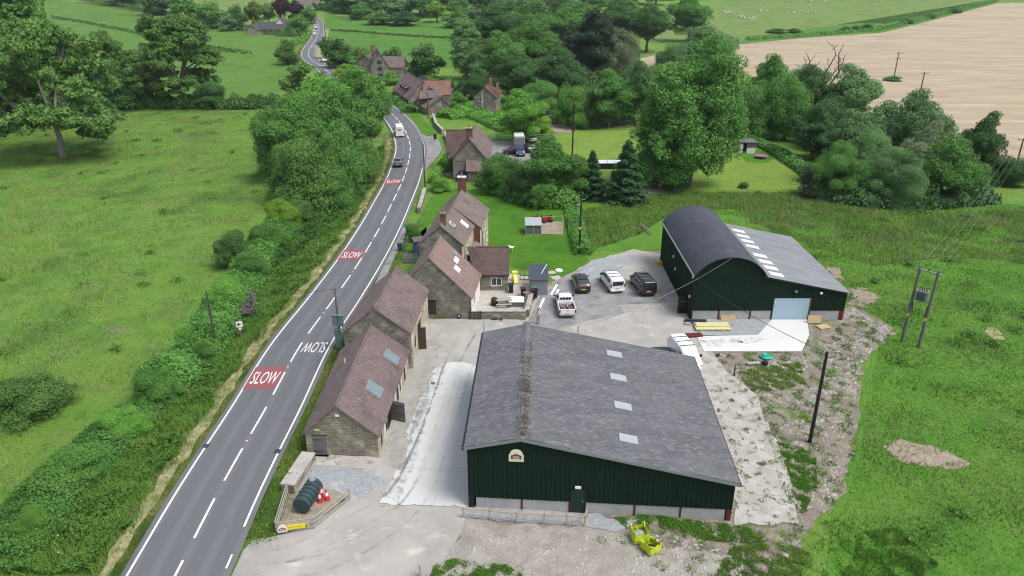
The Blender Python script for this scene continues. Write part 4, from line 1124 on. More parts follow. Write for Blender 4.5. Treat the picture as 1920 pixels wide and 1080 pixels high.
def pink_house():
    FL, FR, BR, BL = (-11.2,72.1), (-4.45,72.1), (-3.75,78.6), (-10.6,78.6)
    T = thing('stone_house', 'gabled house with a steep salmon pink tiled roof and small rooflights', 'house', (-7.8,75.4,0))
    g = Gable(T, FL, FR, BR, BL, 4.55, 2.5, 7.05, .36, wm=[MT['stone_dk'], MT['render']], wm_list=[0,1,0,0], rm=MT['tile_pink'], rm2=MT['tile_grey'], og=.16, oe=.22)  # left slope takes a darker, greyer tile: its shade is put into the colour
    g.rooflight('r', .36, .52, .47, .60, MT['white'], plain('white_pane', (.8,.82,.84), .3)); g.rooflight('r', .60, .80, .40, .50, MT['white'], plain('white_pane', (.8,.82,.84), .3)); g.rooflight('r', .82, .96, .30, .42)  # two panes are near white, the third is plain rooflight glass
    dr = panel(T, 'cellar_door', FL, FR, 2.05, .55, 1.0, 1.5, MT['wood_dk'], .05); panel(T, 'door_frame', FL, FR, 2.95, .5, .1, 1.6, MT['wood_grey'], .07)
    flat_on(T, 'door_arch', FL, FR, 2.6, 2.05, [(.55*math.cos(math.pi*i/10), .2*math.sin(math.pi*i/10)) for i in range(11)], MT['dark'], -.05, .045)
    b = MB(); b.tube([(-4.38,72.0,.1),(-4.38,72.0,2.4)], .05, 8); b.build('drain_pipe', MT['signwhite'], T, world=True)
    window(T, FR, BR, 1.6, .9, 1.1, 1.2, mull=1); panel(T, 'door', FR, BR, 4.0, 0, .95, 2.05, MT['white'], .05)
    # brown roofed kitchen wing
    a, b_, c, d = (-4.2,79.5), (-.45,79.5), (-.45,84.7), (-4.2,84.7)
    g2 = Gable(T, b_, c, d, a, 2.15, 2.15, 4.55, .5, wm=[MT['stone'], MT['render']], wm_list=[1,0,0,0], rm=MT['tile_dk'], og=.1, oe=.22, name_roof='wing_roof')
    b2 = MB(); q = [V3((-5.4,82.1,4.64)), V3((-4.1,82.1,4.64)), V3((-4.1,79.3,2.08)), V3((-4.3,79.3,2.08))]; n = V3((0,-.68,.73))
    b2.hexa(q+[p+n*.1 for p in q]); b2.build('roof_valley', MT['tile_dk'], T, world=True)
    window(T, a, b_, 1.75, .75, 1.25, 1.0, mull=1)
    panel(T, 'gutter', a, b_, -.1, 2.06, 4.0, .1, MT['gutter'], .32)
    return T
pink_house()
def tall_house():
    FL, FR, BR, BL = (-10.95,81.0), (-5.8,81.0), (-4.9,88.2), (-10.1,88.2)
    T = thing('stone_house', 'tall brown tiled house with a brick stack at each end and a rear bay', 'house', (-7.6,88.5,0))
    g = Gable(T, FL, FR, BR, BL, 5.35, 5.3, 7.65, .5, wm=[MT['stone_dk'], MT['stone_cream']], wm_list=[0,1,0,0], rm=MT['tile_grey'], rm2=MT['tile'], og=.14, oe=.2)
    FL2, FR2, BR2, BL2 = (-10.1,88.2), (-4.0,88.2), (-3.3,96.3), (-9.3,96.3)
    g2 = Gable(T, FL2, FR2, BR2, BL2, 5.35, 4.95, 7.7, .43, .43, wm=[MT['stone_cream'], MT['brick']], wm_list=[1,0,0,0], rm=MT['tile_grey'], rm2=MT['tile'], og=.08, oe=.22, name_roof='rear_roof')
    g.rooflight('r', .30, .42, .18, .42, MT['white']); g.rooflight('r', .66, .8, .5, .85, MT['white'], plain('white_pane', (.8,.82,.84), .3))
    chimney(T, g.roof, (-8.1,82.0), .62, .62, 7.0, 8.9, MT['brick'], 1)
    chimney(T, g2.roof, (-6.75,96.0), 1.15, .7, 6.8, 9.5, MT['brick'], 1, MT['white'])
    b = MB(); b.tube([(-4.02,88.05,.1),(-4.02,88.05,4.8)], .05, 8); b.build('drain_pipe', MT['cream'], T, world=True); b = MB(); b.tube([(-5.9,80.92,.1),(-5.9,80.92,5.1)], .05, 8); b.build('drain_pipe', MT['cream'], T, world=True)
    b = MB(); b.tube([(-3.95,88.4,4.9),(-3.75,88.5,4.0),(-3.8,89.0,.1)], .05, 8); b.build('drain_pipe', MT['gutter'], T, world=True)
    # lean-to porch with pink tiles
    b = MB(); b.prism([(-5.6,83.5),(-4.0,83.5),(-3.5,88.1),(-5.0,88.1)], 0, 2.2); b.build('porch_wall', MT['render'], T, world=True)
    b = MB(); q = [V3((-5.5,83.3,3.2)),V3((-4.75,88.1,3.2)),V3((-3.0,88.1,2.2)),V3((-3.7,83.3,2.2))]; n = V3((.45,0,.9)); b.hexa(q+[p+n*.1 for p in q]); b.build('porch_roof', MT['tile_pink'], T, world=True)
    for u, z in ((1.2,3.2),(4.2,3.2),(6.2,.9)): window(T, FR2, BR2, u, z, 1.0, 1.1, mull=1)
    window(T, FR, BR, 2.4, 3.3, .9, 1.0)
tall_house()
def roadside_house():
    FL, FR, BR, BL = (-10.7,130.2), (-4.45,130.0), (-4.0,143.5), (-10.2,143.5)
    T = thing('stone_house', 'stone house with one brick chimney, a gabled end and a small red tiled lean-to', 'house', (-7.5,136,0))
    g = Gable(T, FL, FR, BR, BL, 3.9, 3.7, 7.3, .5, wm=MT['stone_pink'], rm=MT['tile'], rm2=MT['tile_dk'], og=.3, oe=.3)
    chimney(T, g.roof, (-7.75,132.2), 1.2, .8, 6.6, 8.9, MT['brick'], 1, MT['stone_cream'])
    A, B, C_, D = (-11.9,135.2), (-11.9,141.4), (-8.4,141.4), (-8.4,135.2)
    g2 = Gable(T, (-12.2,141.6), (-12.2,135.4), (-8.0,135.4), (-8.0,141.6), 3.8, 3.8, 7.2, .5, wm=MT['stone_pink'], rm=MT['tile_dk'], og=.25, oe=.25, name_roof='cross_roof')
    # porch in the angle
    b = MB(); q = [V3((-11.6,131.2,3.4)),V3((-9.6,131.2,4.9)),V3((-9.6,135.4,4.9)),V3((-11.6,135.4,3.4))]; n = V3((-.6,0,.8)); b.hexa(q+[p+n*.1 for p in q]); b.build('porch_roof', MT['tile'], T, world=True)
    b = MB(); b.prism([(-8.0,128.2),(-5.0,128.1),(-4.7,130.1),(-8.0,130.1)], 0, 2.0); b.build('lean_to_wall', MT['stone_pink'], T, world=True)
    b = MB(); q = [V3((-8.25,127.9,2.0)),V3((-4.7,127.8,2.0)),V3((-4.6,130.15,3.5)),V3((-8.25,130.15,3.5))]; n = V3((0,-.54,.84)); b.hexa(q+[p+n*.1 for p in q]); b.build('lean_to_roof', MT['tile'], T, world=True)
    b = MB(); b.tube([(-4.3,129.9,.1),(-4.3,129.9,3.5)], .06, 8); b.build('drain_pipe', MT['signwhite'], T, world=True)
    b = MB(); b.tube([(-10.75,130.1,.1),(-10.75,130.1,3.8)], .06, 8); b.build('drain_pipe', MT['gutter'], T, world=True)
    window(T, BL, FL, 2.0, 1.0, 1.1, 1.2); window(T, FR, BR, 3.0, 1.0, 1.1, 1.2); window(T, FR, BR, 8.0, 1.0, 1.1, 1.2)
    flat_on(T, 'gable_tie', FL, FR, 3.2, 3.3, [(-2.6,0),(2.6,0),(2.6,.12),(-2.6,.12)], MT['tile_dk'], .0, .04)
roadside_house()
def converted_barn():
    T = thing('converted_barn', 'rambling stone barn conversion with small dormers, a half hipped end and one red tiled wing', 'house', (-24,206,0))
    # main range, its ridge running back along the road
    A = lambda x, y: (x, y)
    g = Gable(T, (-28.3,203.5), (-20.3,206.0), (-26.5,224.5), (-35.2,222.5), 2.9, 3.2, 7.2, .5, wm=MT['stone_pink'], rm=MT['tile'], og=.2, oe=.4)
    for a_ in (.30,.48,.66):
        p = g.on('l', a_, .62); ax = (g.rb-g.rf).normalized(); out = V3((-ax.y,ax.x,0))
        b = MB()
        hw = .8
        q0, q1 = p-ax*hw, p+ax*hw
        b.hexa([q0+V3((0,0,-.4)), q1+V3((0,0,-.4)), q1+out*.9+V3((0,0,-.9)), q0+out*.9+V3((0,0,-.9)), q0+V3((0,0,.75)), q1+V3((0,0,.75)), q1+out*.9+V3((0,0,.35)), q0+out*.9+V3((0,0,.35))])
        dm = b.build('dormer', MT['wood_dk'], g.roof, world=True)
        b = MB(); r0, r1 = q0-ax*.15+V3((0,0,.72))-out*.4, q1+ax*.15+V3((0,0,.72))-out*.4
        b.hexa([r0, r1, r1+out*1.6+V3((0,0,-.5)), r0+out*1.6+V3((0,0,-.5))]+[v+V3((0,0,.12)) for v in (r0, r1, r1+out*1.6+V3((0,0,-.5)), r0+out*1.6+V3((0,0,-.5)))]); b.build('dormer_roof', MT['tile'], dm, world=True)
    # half hipped front wing
    g2 = Gable(T, (-25.6,199.5), (-18.2,200.5), (-18.6,207), (-26.0,206), 3.0, 3.6, 6.3, .5, wm=MT['stone_pink'], rm=MT['tile'], og=.2, oe=.35, name_roof='wing_roof')
    # low front wing with the gable
    g3 = Gable(T, (-22.3,194.6), (-15.9,195.4), (-17.5,201.0), (-25.0,199.8), 1.9, 2.0, 4.4, .56, wm=MT['stone_pink'], rm=MT['tile'], og=.25, oe=.4, name_roof='low_roof')
    b = MB(); q = [V3((-24.3,199.4,5.5)),V3((-19.5,199.9,5.6)),V3((-18.7,198.0,4.1)),V3((-24.6,197.3,3.6))]; n = V3((.0,-.6,.8)); b.hexa(q+[p+n*.12 for p in q]); b.build('hip_roof', MT['tile'], T, world=True)
    # red tiled cross wing
    g4 = Gable(T, (-16.6,201.6), (-16.9,208.8), (-24.0,209.2), (-24.0,202), 4.2, 4.2, 7.3, .5, wm=MT['stone_pink'], rm=MT['tile_red'], og=.15, oe=.3, name_roof='red_roof')
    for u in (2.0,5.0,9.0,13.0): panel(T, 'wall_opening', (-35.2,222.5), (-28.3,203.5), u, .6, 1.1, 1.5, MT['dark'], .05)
    window(T, (-24.0,201.9), (-16.6,201.6), 5.0, 2.4, .9, 1.1)
converted_barn()
def garden_house():
    FL, FR, BR, BL = (-10.3,200.5), (-4.3,199.0), (-3.2,206.5), (-9.2,208)
    T = thing('stone_house', 'small detached stone house with dark purple tiles and two orange brick chimneys', 'house', (-7,203,0))
    g = Gable(T, FL, FR, BR, BL, 3.9, 3.9, 6.4, .5, wm=MT['stone_pink'], rm=MT['tile_dk'], og=.25, oe=.35)
    chimney(T, g.roof, (-5.8,205.4), .8, .7, 5.6, 7.9, MT['brick_or'], 1); chimney(T, g.roof, (-3.9,202.3), .8, .7, 4.2, 6.9, MT['brick_or'], 1)
    window(T, FL, FR, 1.2, 2.6, 1.0, 1.2)
    b = MB(); b.tube([(-8.0,199.7,.1),(-8.0,199.7,5.6)], .07, 8); b.build('drain_pipe', MT['signwhite'], T, world=True)
    window(T, BL, FL, 2.5, 2.2, 1.0, 1.0, fm=MT['wood_grey'])
    b = MB(); b.prism([(-10.9,197.0),(-4.0,195.6),(-4.0,195.9),(-10.8,197.3)], 0, .9); b.build('garden_wall', MT['stone_pink'], T, world=True)
garden_house()
def mill_house():
    FL, FR, BR, BL = (-48.6,261.5), (-42.6,261.5), (-45.5,275), (-51.5,275)
    T = thing('stone_house', 'three storey gabled stone house with dark slates and orange chimneys behind the roadside trees', 'house', (-47,267,0))
    g = Gable(T, FL, FR, BR, BL, 4.6, 4.6, 9.2, .5, wm=MT['stone_pink'], rm=MT['slate'], og=.2, oe=.3)
    for z in (.9,3.1,5.3): window(T, FL, FR, 2.2, z, 1.7, 1.2, fm=MT['wood_dk'], mull=1)
    g.rooflight('l', .25, .33, .3, .6, MT['white'])
    g2 = Gable(T, (-37.5,264), (-37.8,271), (-46,272), (-46,265), 4.0, 4.0, 7.2, .5, wm=MT['stone_pink'], rm=MT['slate'], rm2=MT['tile_grey'], og=.2, oe=.3, name_roof='wing_roof')
    g3 = Gable(T, (-58.0,278), (-48,272), (-47,279), (-57,285), 3.6, 3.6, 6.6, .5, wm=MT['stone_pink'], rm=MT['tile'], og=.2, oe=.3, name_roof='rear_roof')
    chimney(T, g.roof, (-50.2,275.5), 1.3, .9, 6.5, 10.2, MT['brick_or'], 1); chimney(T, g3.roof, (-56.0,282), 1.6, .9, 5.6, 8.8, MT['brick_or'], 1)
mill_house()
def bungalow():
    z = hgt(0,455)
    T = thing('bungalow', 'long grey roofed bungalow with a white gable in front of the copper trees', 'house', (-143,452,z))
    g = Gable(T, (-129.5,449), (-130.5,458), (-149,458.5), (-149,449.5), z+2.6, z+2.6, z+6.2, .5, wm=MT['stone_pink'], rm=MT['slate'], og=.3, oe=.5, z0=z-1)
    g2 = Gable(T, (-152.5,444), (-146,444), (-146,453), (-152.5,453), z+2.5, z+2.5, z+5.4, .5, wm=MT['stone_pink'], rm=MT['slate'], og=.3, oe=.4, name_roof='wing_roof', z0=z-1)
    g3 = Gable(T, (-138.5,452.5), (-132.0,452.5), (-132.0,462), (-138.5,462), z+4.6, z+4.6, z+8.4, .5, wm=MT['render'], rm=MT['slate'], og=.3, oe=.3, name_roof='gable_roof', z0=z-1)
    chimney(T, g3.roof, (-134.5,457), 1.5, 1.0, z+7.5, z+10, MT['stone_pink'], 2)
    for u in (1.5,3.8): window(T, (-152.5,444), (-146,444), u, z+.9, 1.1, 1.2)
    for u in (2,6,11): window(T, (-149,449.5), (-129.5,449), u+4, z+1.0, 1.3, 1.1)
bungalow()
def white_cottage():
    p = G(579,17); z = p.z
    T = thing('cottage', 'white cottage with a grey roof at the far end of the road', 'house', tuple(p))
    x, y = p.x, p.y
    g = Gable(T, (x+8,y), (x+8,y+7), (x-8,y+7), (x-8,y), z+2.7, z+2.7, z+6.2, .5, wm=MT['render'], rm=MT['tile_grey'], og=.3, oe=.4, z0=z-1)
    chimney(T, g.roof, (x+6.5,y+3.5), 1.0, .8, z+5.5, z+7.6, MT['brick_or'], 1)
    for u in (3,8,12): window(T, (x-8,y), (x+8,y), u, z+.9, 1.2, 1.2, fm=MT['wood_grey'])
white_cottage()
def far_outbuilding():
    T = thing('outbuilding', 'small grey roofed outbuilding with a pale gable behind the barn conversion', 'outbuilding', (-27.5,232,0))
    Gable(T, (-27.5,230), (-24.2,230), (-27.0,237), (-30.5,237), 2.4, 2.4, 4.6, .5, wm=MT['stone_cream'], rm=MT['slate'], og=.2, oe=.3)
far_outbuilding()
# ================================================================== TREES, HEDGES, PLANTS
LEAF = {}
LEAF['oak'] = m_leaf('oak_leaf', (0.067,0.154,0.037), (0.159,0.296,0.067))
LEAF['mid'] = m_leaf('broad_leaf', (0.060,0.170,0.036), (0.150,0.338,0.065))
LEAF['bright'] = m_leaf('fresh_leaf', (0.086,0.236,0.036), (0.191,0.415,0.067))
LEAF['dark'] = m_leaf('dark_leaf', (0.040,0.107,0.034), (0.090,0.196,0.051))
LEAF['vdark'] = m_leaf('very_dark_leaf', (0.027,0.051,0.031), (0.058,0.097,0.046))
LEAF['blue'] = m_leaf('blue_green_leaf', (0.081,0.188,0.062), (0.181,0.331,0.112))
LEAF['pale'] = m_leaf('grey_green_leaf', (0.129,0.182,0.087), (0.242,0.302,0.155))
LEAF['conifer'] = m_leaf('conifer_needles', (0.032,0.090,0.036), (0.072,0.152,0.058))
LEAF['copper'] = m_leaf('copper_leaf', (0.030,0.019,0.022), (0.061,0.038,0.041))
LEAF['gold'] = m_leaf('golden_leaf', (0.230,0.270,0.027), (0.405,0.405,0.041))
LEAF['olive'] = m_leaf('olive_gold_leaf', (.075,.125,.025), (.14,.20,.045))
LEAF['lime'] = m_leaf('lime_green_leaf', (0.122,0.260,0.026), (0.225,0.398,0.052))
LEAF['hedge'] = m_leaf('hedge_leaf', (0.054,0.135,0.035), (0.124,0.246,0.054))
MT['bark'] = mat('bark', (.13,.11,.09), (.075,.063,.052), 5, 'OBJ', .95, stretch=(3,3,.6), bump=.6)
MT['bark_pale'] = mat('pale_bark', (.27,.255,.225), (.17,.16,.14), 5, 'OBJ', .95, stretch=(3,3,.6), bump=.6)

def leaf_quads(r_, blobs, n, size, lumpn=9, flat=.35, shell=.25, aspect=.6, droop=0.0):
    """leaf faces on lumps that sit on the surface of each blob"""
    B = np.array(blobs, float); wgt = (B[:,3]*B[:,4]+B[:,4]*B[:,5]+B[:,3]*B[:,5]); wgt /= wgt.sum()
    L = []
    for k, b in enumerate(B):
        m = max(4, int(lumpn*(.7+.6*r_.random())))
        d = r_.normal(0,1,(m,3)); d[:,2] += .25; d /= np.linalg.norm(d,axis=1)[:,None]
        c = b[:3]+d*b[3:6]*r_.uniform(.5,1.12,(m,1)); rad = b[3:6].min()*r_.uniform(.26,.66,m)
        for i in range(m): L.append((*c[i], rad[i], wgt[k]/m))
    L = np.array(L); pr = L[:,3]**2*L[:,4]; pr /= pr.sum()
    idx = r_.choice(len(L), n, p=pr)
    d = r_.normal(0,1,(n,3)); d[:,2] = d[:,2]*.8+.22; d /= np.linalg.norm(d,axis=1)[:,None]
    rr = L[idx,3]*(1-shell*r_.random(n)**1.5)*(1+.25*(r_.random(n)<.12))
    c = L[idx,:3]+d*rr[:,None]*np.array([1.15,1.15,.85])
    if droop: c[:,2] -= droop*r_.random(n)**3
    nr = d*.9+r_.normal(0,.55,(n,3)); nr[:,2] += flat; nr /= np.linalg.norm(nr,axis=1)[:,None]
    u = np.cross(nr, r_.normal(0,1,(n,3))); u /= np.linalg.norm(u,axis=1)[:,None]; v = np.cross(nr,u)
    s = size*r_.uniform(.55,1.35,n)[:,None]
    return np.stack([c-u*s, c+v*s*aspect, c+u*s*.9, c-v*s*aspect],1)
def limb_mesh(r_, h, rad, tips, fork=.3, crook=.06):
    b = MB(); fz = h*fork
    b.tube([(0,0,-.3),(0,0,.15),(h*.01,0,fz*.5),(0,h*.01,fz)], [rad*1.4,rad*1.0,rad*.8,rad*.7], 9)
    for t in tips:
        t = V3(t); s = V3((0,0,fz*.92)); m = s.lerp(t,.5)+V3((r_.normal(0,crook*h),r_.normal(0,crook*h),-.02*h)); m2 = s.lerp(t,.78)+V3((r_.normal(0,crook*h*.6),r_.normal(0,crook*h*.6),0))
        b.tube([s, m, m2, t], [rad*.55, rad*.36, rad*.22, rad*.08], 6)
        for _ in range(2):
            e = t+V3(r_.normal(0,h*.09,3)); b.tube([m2, m2.lerp(e,.6)+V3(r_.normal(0,h*.015,3)), e], [rad*.18, rad*.11, rad*.03], 5)
    return b
PROTO = {}
def proto(key, seed, kind, n, size, leaf, bark='bark'):
    """builds a crown mesh and a trunk mesh for a tree 10 m tall"""
    r_ = np.random.default_rng(seed); bl = []; tips = []
    if kind == 'round':
        for k in range(15):
            a = r_.uniform(0,6.28); q = r_.uniform(0,1)**.6; z = r_.uniform(2.8,8.3); wr = math.sin(math.pi*min(1,(z-.6)/10.2))**.7*3.0
            q *= r_.uniform(.7,1.2); f_ = r_.uniform(.55,1.15); bl.append((wr*q*math.cos(a), wr*q*math.sin(a), z, 1.7*f_, 1.7*f_, 1.35*f_))
        bl += [(0,0,8.6,1.5,1.5,1.3),(0,0,5.5,2.6,2.6,2.6)]
    elif kind == 'oak':
        for k in range(44):
            a = k*2.4+r_.uniform(-.4,.4); z = r_.uniform(1.7,9.0); wr = 4.4*(1-((z-4.3)/5.6)**2)**.5*r_.uniform(.5,1.0)
            bl.append((wr*math.cos(a), wr*math.sin(a), z, 1.5*r_.uniform(.7,1.2), 1.5*r_.uniform(.7,1.2), .75*r_.uniform(.7,1.2)))
        bl += [(0,0,9.1,1.2,1.2,.8)]
    elif kind == 'tall':
        for k in range(30):
            a = r_.uniform(0,6.28); z = 1.0+8.0*((k+.5)/30); wr = 2.1*math.sin(math.pi*min(1,(z+1.6)/11.2))**.6*r_.uniform(.35,1)
            bl.append((wr*math.cos(a), wr*math.sin(a), z, 1.05*r_.uniform(.6,1.35), 1.05*r_.uniform(.6,1.35), 1.2*r_.uniform(.6,1.3)))
        bl += [(0,0,9.1,.8,.8,.9),(0,0,5,1.5,1.5,3.6)]
    elif kind == 'huge':
        for (cx_, cy_, z0_, z1_, r0_) in ((-2.5,.2,.9,6.3,.95),(-1.3,-.5,1.0,8.3,1.05),(0,.3,1.6,9.5,1.2),(1.3,-.3,2.0,9.3,1.15),(2.3,.4,2.4,8.6,1.05),(3.0,-.2,3.0,7.4,.8),(-.4,-1.6,1.2,6.5,1.0),(1.4,-1.5,2.2,6.6,.9),(.6,1.7,1.6,8,1.1)):
            m_ = int((z1_-z0_)*1.3)
            for k in range(m_):
                z = z0_+(z1_-z0_)*(k+.5)/m_; f_ = r0_*r_.uniform(.6,1.2)*(1 if z < z1_-1.2 else .8)
                bl.append((cx_+r_.normal(0,.35), cy_+r_.normal(0,.35), z, f_, f_, f_*1.05))
    elif kind == 'bush':
        for k in range(16):
            a = r_.uniform(0,6.28); z = r_.uniform(.8,7.5); wr = 4.2*math.sqrt(max(.05,1-(z/9.2)**2))*r_.uniform(.4,1)
            f_ = r_.uniform(.5,1.15); bl.append((wr*math.cos(a), wr*math.sin(a), z, 1.9*f_, 1.9*f_, 1.9*f_))
        bl += [(0,0,7.6,2.0,2.0,2.0),(0,0,4,3.5,3.5,3.5)]
    elif kind == 'willow':
        for k in range(22):
            a = k*2.4; z = r_.uniform(2.5,9); wr = 4.0*math.sqrt(max(.08,1-((z-4.5)/5.2)**2))*r_.uniform(.6,1)
            bl.append((wr*math.cos(a), wr*math.sin(a), z, 1.2, 1.2, 1.3))
    if kind == 'conifer':
        V = []; m = n
        z = 10*(1-r_.random(m)**.62)*.97+.25; lay = np.floor(z*1.5)/1.5; zz = lay+ (z-lay)*.75
        a = r_.uniform(0,6.28,m); br = (np.round(a/6.28*11+lay*2.1)-lay*2.1)/11*6.28; a = br+r_.normal(0,.16,m)
        mr = 2.35*(1-zz/10.3)**.8*(.85+.3*np.sin(br*3+lay*5)); q = r_.random(m)**.55
        rad = mr*q; c = np.stack([rad*np.cos(a), rad*np.sin(a), zz-.16*rad+.25*(1-q)],1)
        u = np.stack([np.cos(a), np.sin(a), -.35+r_.normal(0,.25,m)],1)+r_.normal(0,.25,(m,3)); u /= np.linalg.norm(u,axis=1)[:,None]
        w_ = np.stack([-np.sin(a), np.cos(a), r_.normal(0,.35,m)],1); w_ /= np.linalg.norm(w_,axis=1)[:,None]
        s = size*r_.uniform(.6,1.3,m)[:,None]
        Q = np.stack([c-u*s, c+w_*s*.45, c+u*s, c-w_*s*.45],1)
        tips = []
    else:
        Q = leaf_quads(r_, bl, n, size, droop=.5 if kind == 'willow' else 0, lumpn=15 if kind in ('oak','willow') else 13)
        if kind == 'huge': r_.shuffle(bl)
        tips = [b[:3] for b in bl[:16 if kind in ('oak','willow') else 9]]
    me = np_mesh(key+'_crown', Q, 4, LEAF[leaf]).data
    tr = limb_mesh(r_, 10, .30 if kind in ('round','tall') else .26, tips, .08 if kind == 'bush' else (.85 if kind == 'conifer' else .27)).build(key+'_trunk', MT[bark]).data
    for o in [o for o in C.objects if o.data in (me, tr)]: bpy.data.objects.remove(o)
    PROTO[key] = (me, tr)
for k, (kind, n, s) in {'round':('round',42000,.125), 'round2':('round',42000,.125), 'tall':('tall',60000,.095), 'bush':('bush',38000,.14), 'bush2':('bush',38000,.14), 'huge':('huge',90000,.085), 'bushL':('bush',90000,.088), 'bush2L':('bush',90000,.088), 'oak':('oak',60000,.12), 'willow':('willow',24000,.10), 'conifer':('conifer',26000,.17), 'roundf':('round',8000,.26), 'round2f':('round',8000,.26), 'bushf':('bush',7000,.30), 'tallf':('tall',8000,.24), 'coniferf':('conifer',5000,.34), 'oakf':('oak',11000,.25)}.items():
    proto(k, hash(k) % 1000 if False else sum(map(ord,k)), kind, n, s, {'round':'mid','tall':'mid','huge':'mid','bush':'mid','oak':'oak','willow':'pale','conifer':'conifer'}[kind], 'bark_pale' if kind in ('oak','willow') else 'bark')
DIM = {'huge':8.2, 'round':7.8, 'tall':5.2, 'bush':10.0, 'oak':10.2, 'willow':9.6, 'conifer':4.7}
def plant(kind, base, toppy, wpx, leaf, label, name='tree', cat='tree', group=None, rz=None, bark=None, dx=0):
    """kind of crown standing where its foot is seen; top row and width in photograph pixels give its size"""
    p = G(*base); u, f, d = ray(*base)
    h = max(1.0, CAM_H-p.y*ray(960,toppy)[2]/ray(960,toppy)[1]-p.z)
    mid = ray(960,(base[1]+toppy)/2)[1]; w_ = wpx*p.y/mid
    k = kind.rstrip('fL2')
    t = thing(name, label, cat, tuple(p), rz if rz is not None else random.uniform(0,6.28), group)
    sx = w_/DIM[k]; sz = h/9.9
    t.scale = (sx, sx, sz)
    cr = bpy.data.objects.new('crown', PROTO[kind][0]); C.objects.link(cr); cr.parent = t
    cr.material_slots[0].link = 'OBJECT'; cr.material_slots[0].material = LEAF[leaf]
    tr = bpy.data.objects.new('trunk', PROTO[kind][1]); C.objects.link(tr); tr.parent = t
    if bark: tr.material_slots[0].link = 'OBJECT'; tr.material_slots[0].material = MT[bark]
    return t

# --- left meadow
plant('oak', (118,293), 35, 250, 'oak', 'spreading old oak with pale bare limbs alone in the left meadow', 'oak_tree')
plant('oak', (20,232), -45, 250, 'mid', 'bright crowned oak at the top left corner of the photo', 'oak_tree')
plant('oak', (-40,255), 60, 200, 'oak', 'dark oak cut by the left edge of the photo', 'oak_tree')
plant('oak', (345,196), 26, 178, 'oak', 'tall full oak standing in the hedge behind the meadow', 'oak_tree')
plant('oak', (215,196), 58, 100, 'oak', 'narrow dark oak between the two biggest oaks', 'oak_tree')
plant('bush', (235,201), 128, 120, 'dark', 'dark shrubby growth filling the gap between the two biggest oaks', 'shrub', 'shrub')
plant('bush2', (395,203), 152, 70, 'dark', 'dark shrub in the hedge right of the tall full oak', 'shrub', 'shrub')
# --- clump beside the road
L_ = 'roadside clump'
plant('bush', (585,388), 245, 130, 'oak', 'shrubby tree at the near end of the roadside clump', 'tree')
plant('round', (560,335), 185, 135, 'mid', 'rounded green tree on the meadow side of the roadside clump')
plant('round2', (640,325), 172, 145, 'mid', 'large rounded tree in the middle of the roadside clump')
plant('round', (690,292), 152, 100, 'mid', 'tree leaning over the road in front of the white van')
plant('round2', (610,270), 150, 130, 'bright', 'light green tree at the back of the roadside clump')
plant('round', (675,246), 130, 115, 'mid', 'tallest rear tree of the roadside clump by the bend')
plant('bush', (690,345), 255, 75, 'oak', 'low tree beside the white road edge under the clump')
plant('bush2', (540,300), 205, 85, 'mid', 'small rounded tree at the left flank of the roadside clump')
plant('oakf', (575,190), 118, 90, 'oak', 'loose hedge oak at the far end of the roadside clump', 'oak_tree')
plant('bush', (625,390), 300, 80, 'mid', 'leafy shrub at the foot of the roadside clump', 'shrub', 'shrub')
plant('bush2', (720,215), 165, 40, 'mid', 'small tree on the inside of the road bend', 'tree')
plant('bush2', (527,338), 198, 95, 'mid', 'leafy tree filling the meadow side of the roadside clump', 'tree')
plant('bush', (552,378), 262, 95, 'oak', 'dull green shrub at the near left corner of the roadside clump', 'shrub', 'shrub')
plant('bush2', (648,378), 222, 110, 'mid', 'dense tree at the near right side of the roadside clump', 'tree')
plant('bush', (600,300), 165, 110, 'mid', 'dense tree in the heart of the roadside clump', 'tree')
plant('oak', (62,228), 62, 170, 'mid', 'oak crowding behind the spreading old oak', 'oak_tree')
# --- bank bushes
for i, (b, t, w_, lf, lb) in enumerate([((535,432),372,72,'lime','yellowish green bush at the top of the bank below the roadside clump'),((505,475),415,80,'mid','green hedge bush halfway up the bank'),((470,530),470,85,'mid','broad hedge bush above the purple flowers'),((425,590),520,85,'bright','bright bush behind the thin pole on the bank'),((360,660),608,58,'bright','round bright bush left of the thin pole'),((300,755),690,88,'mid','yellow green thorn bush at the meadow edge'),((385,690),640,60,'mid','low bush beside the foot of the thin pole'),((235,820),765,95,'bright','bright green bush on the lower bank'),((150,900),840,110,'mid','wide bramble bush on the lower bank'),((65,1008),955,70,'bright','small vivid bush at the bottom left of the photo'),((560,420),372,60,'hedge','dark hedge bush below the roadside clump'),((440,500),430,70,'hedge','dark hedge bush at the meadow edge')]):
    plant('bush' if i % 2 else 'bush2', b, t, w_, lf, lb, 'bush', 'bush')
plant('bush', (65,770), 704, 150, 'oak', 'rounded dull green bramble patch alone in the lower left meadow', 'bramble_bush', 'bush')
# purple flowering shrub
LEAF['purple'] = m_leaf('purple_blossom_leaf', (.07,.12,.04), (.12,.15,.07), 0, .25, ((.33,.2,.36), .55))
PROTO['flower'] = None
def flower_shrub():
    r_ = np.random.default_rng(77)
    bl = [(0,0,1.6,.7,.7,.8),(.5,.2,2.4,.5,.5,.7),(-.4,-.2,1.2,.6,.6,.7),(.6,0,3.2,.35,.35,.6),(-.6,0,.8,.5,.5,.6)]
    p = G(468,603); t = thing('flowering_shrub', 'purple flowering shrub on the bank above the camera sign', 'shrub', tuple(p))
    np_mesh('blossom', leaf_quads(r_, bl, 2600, .09), 4, LEAF['purple'], t)
    limb_mesh(r_, 3, .06, [b[:3] for b in bl], .1).build('stem', MT['bark'], t)
flower_shrub()

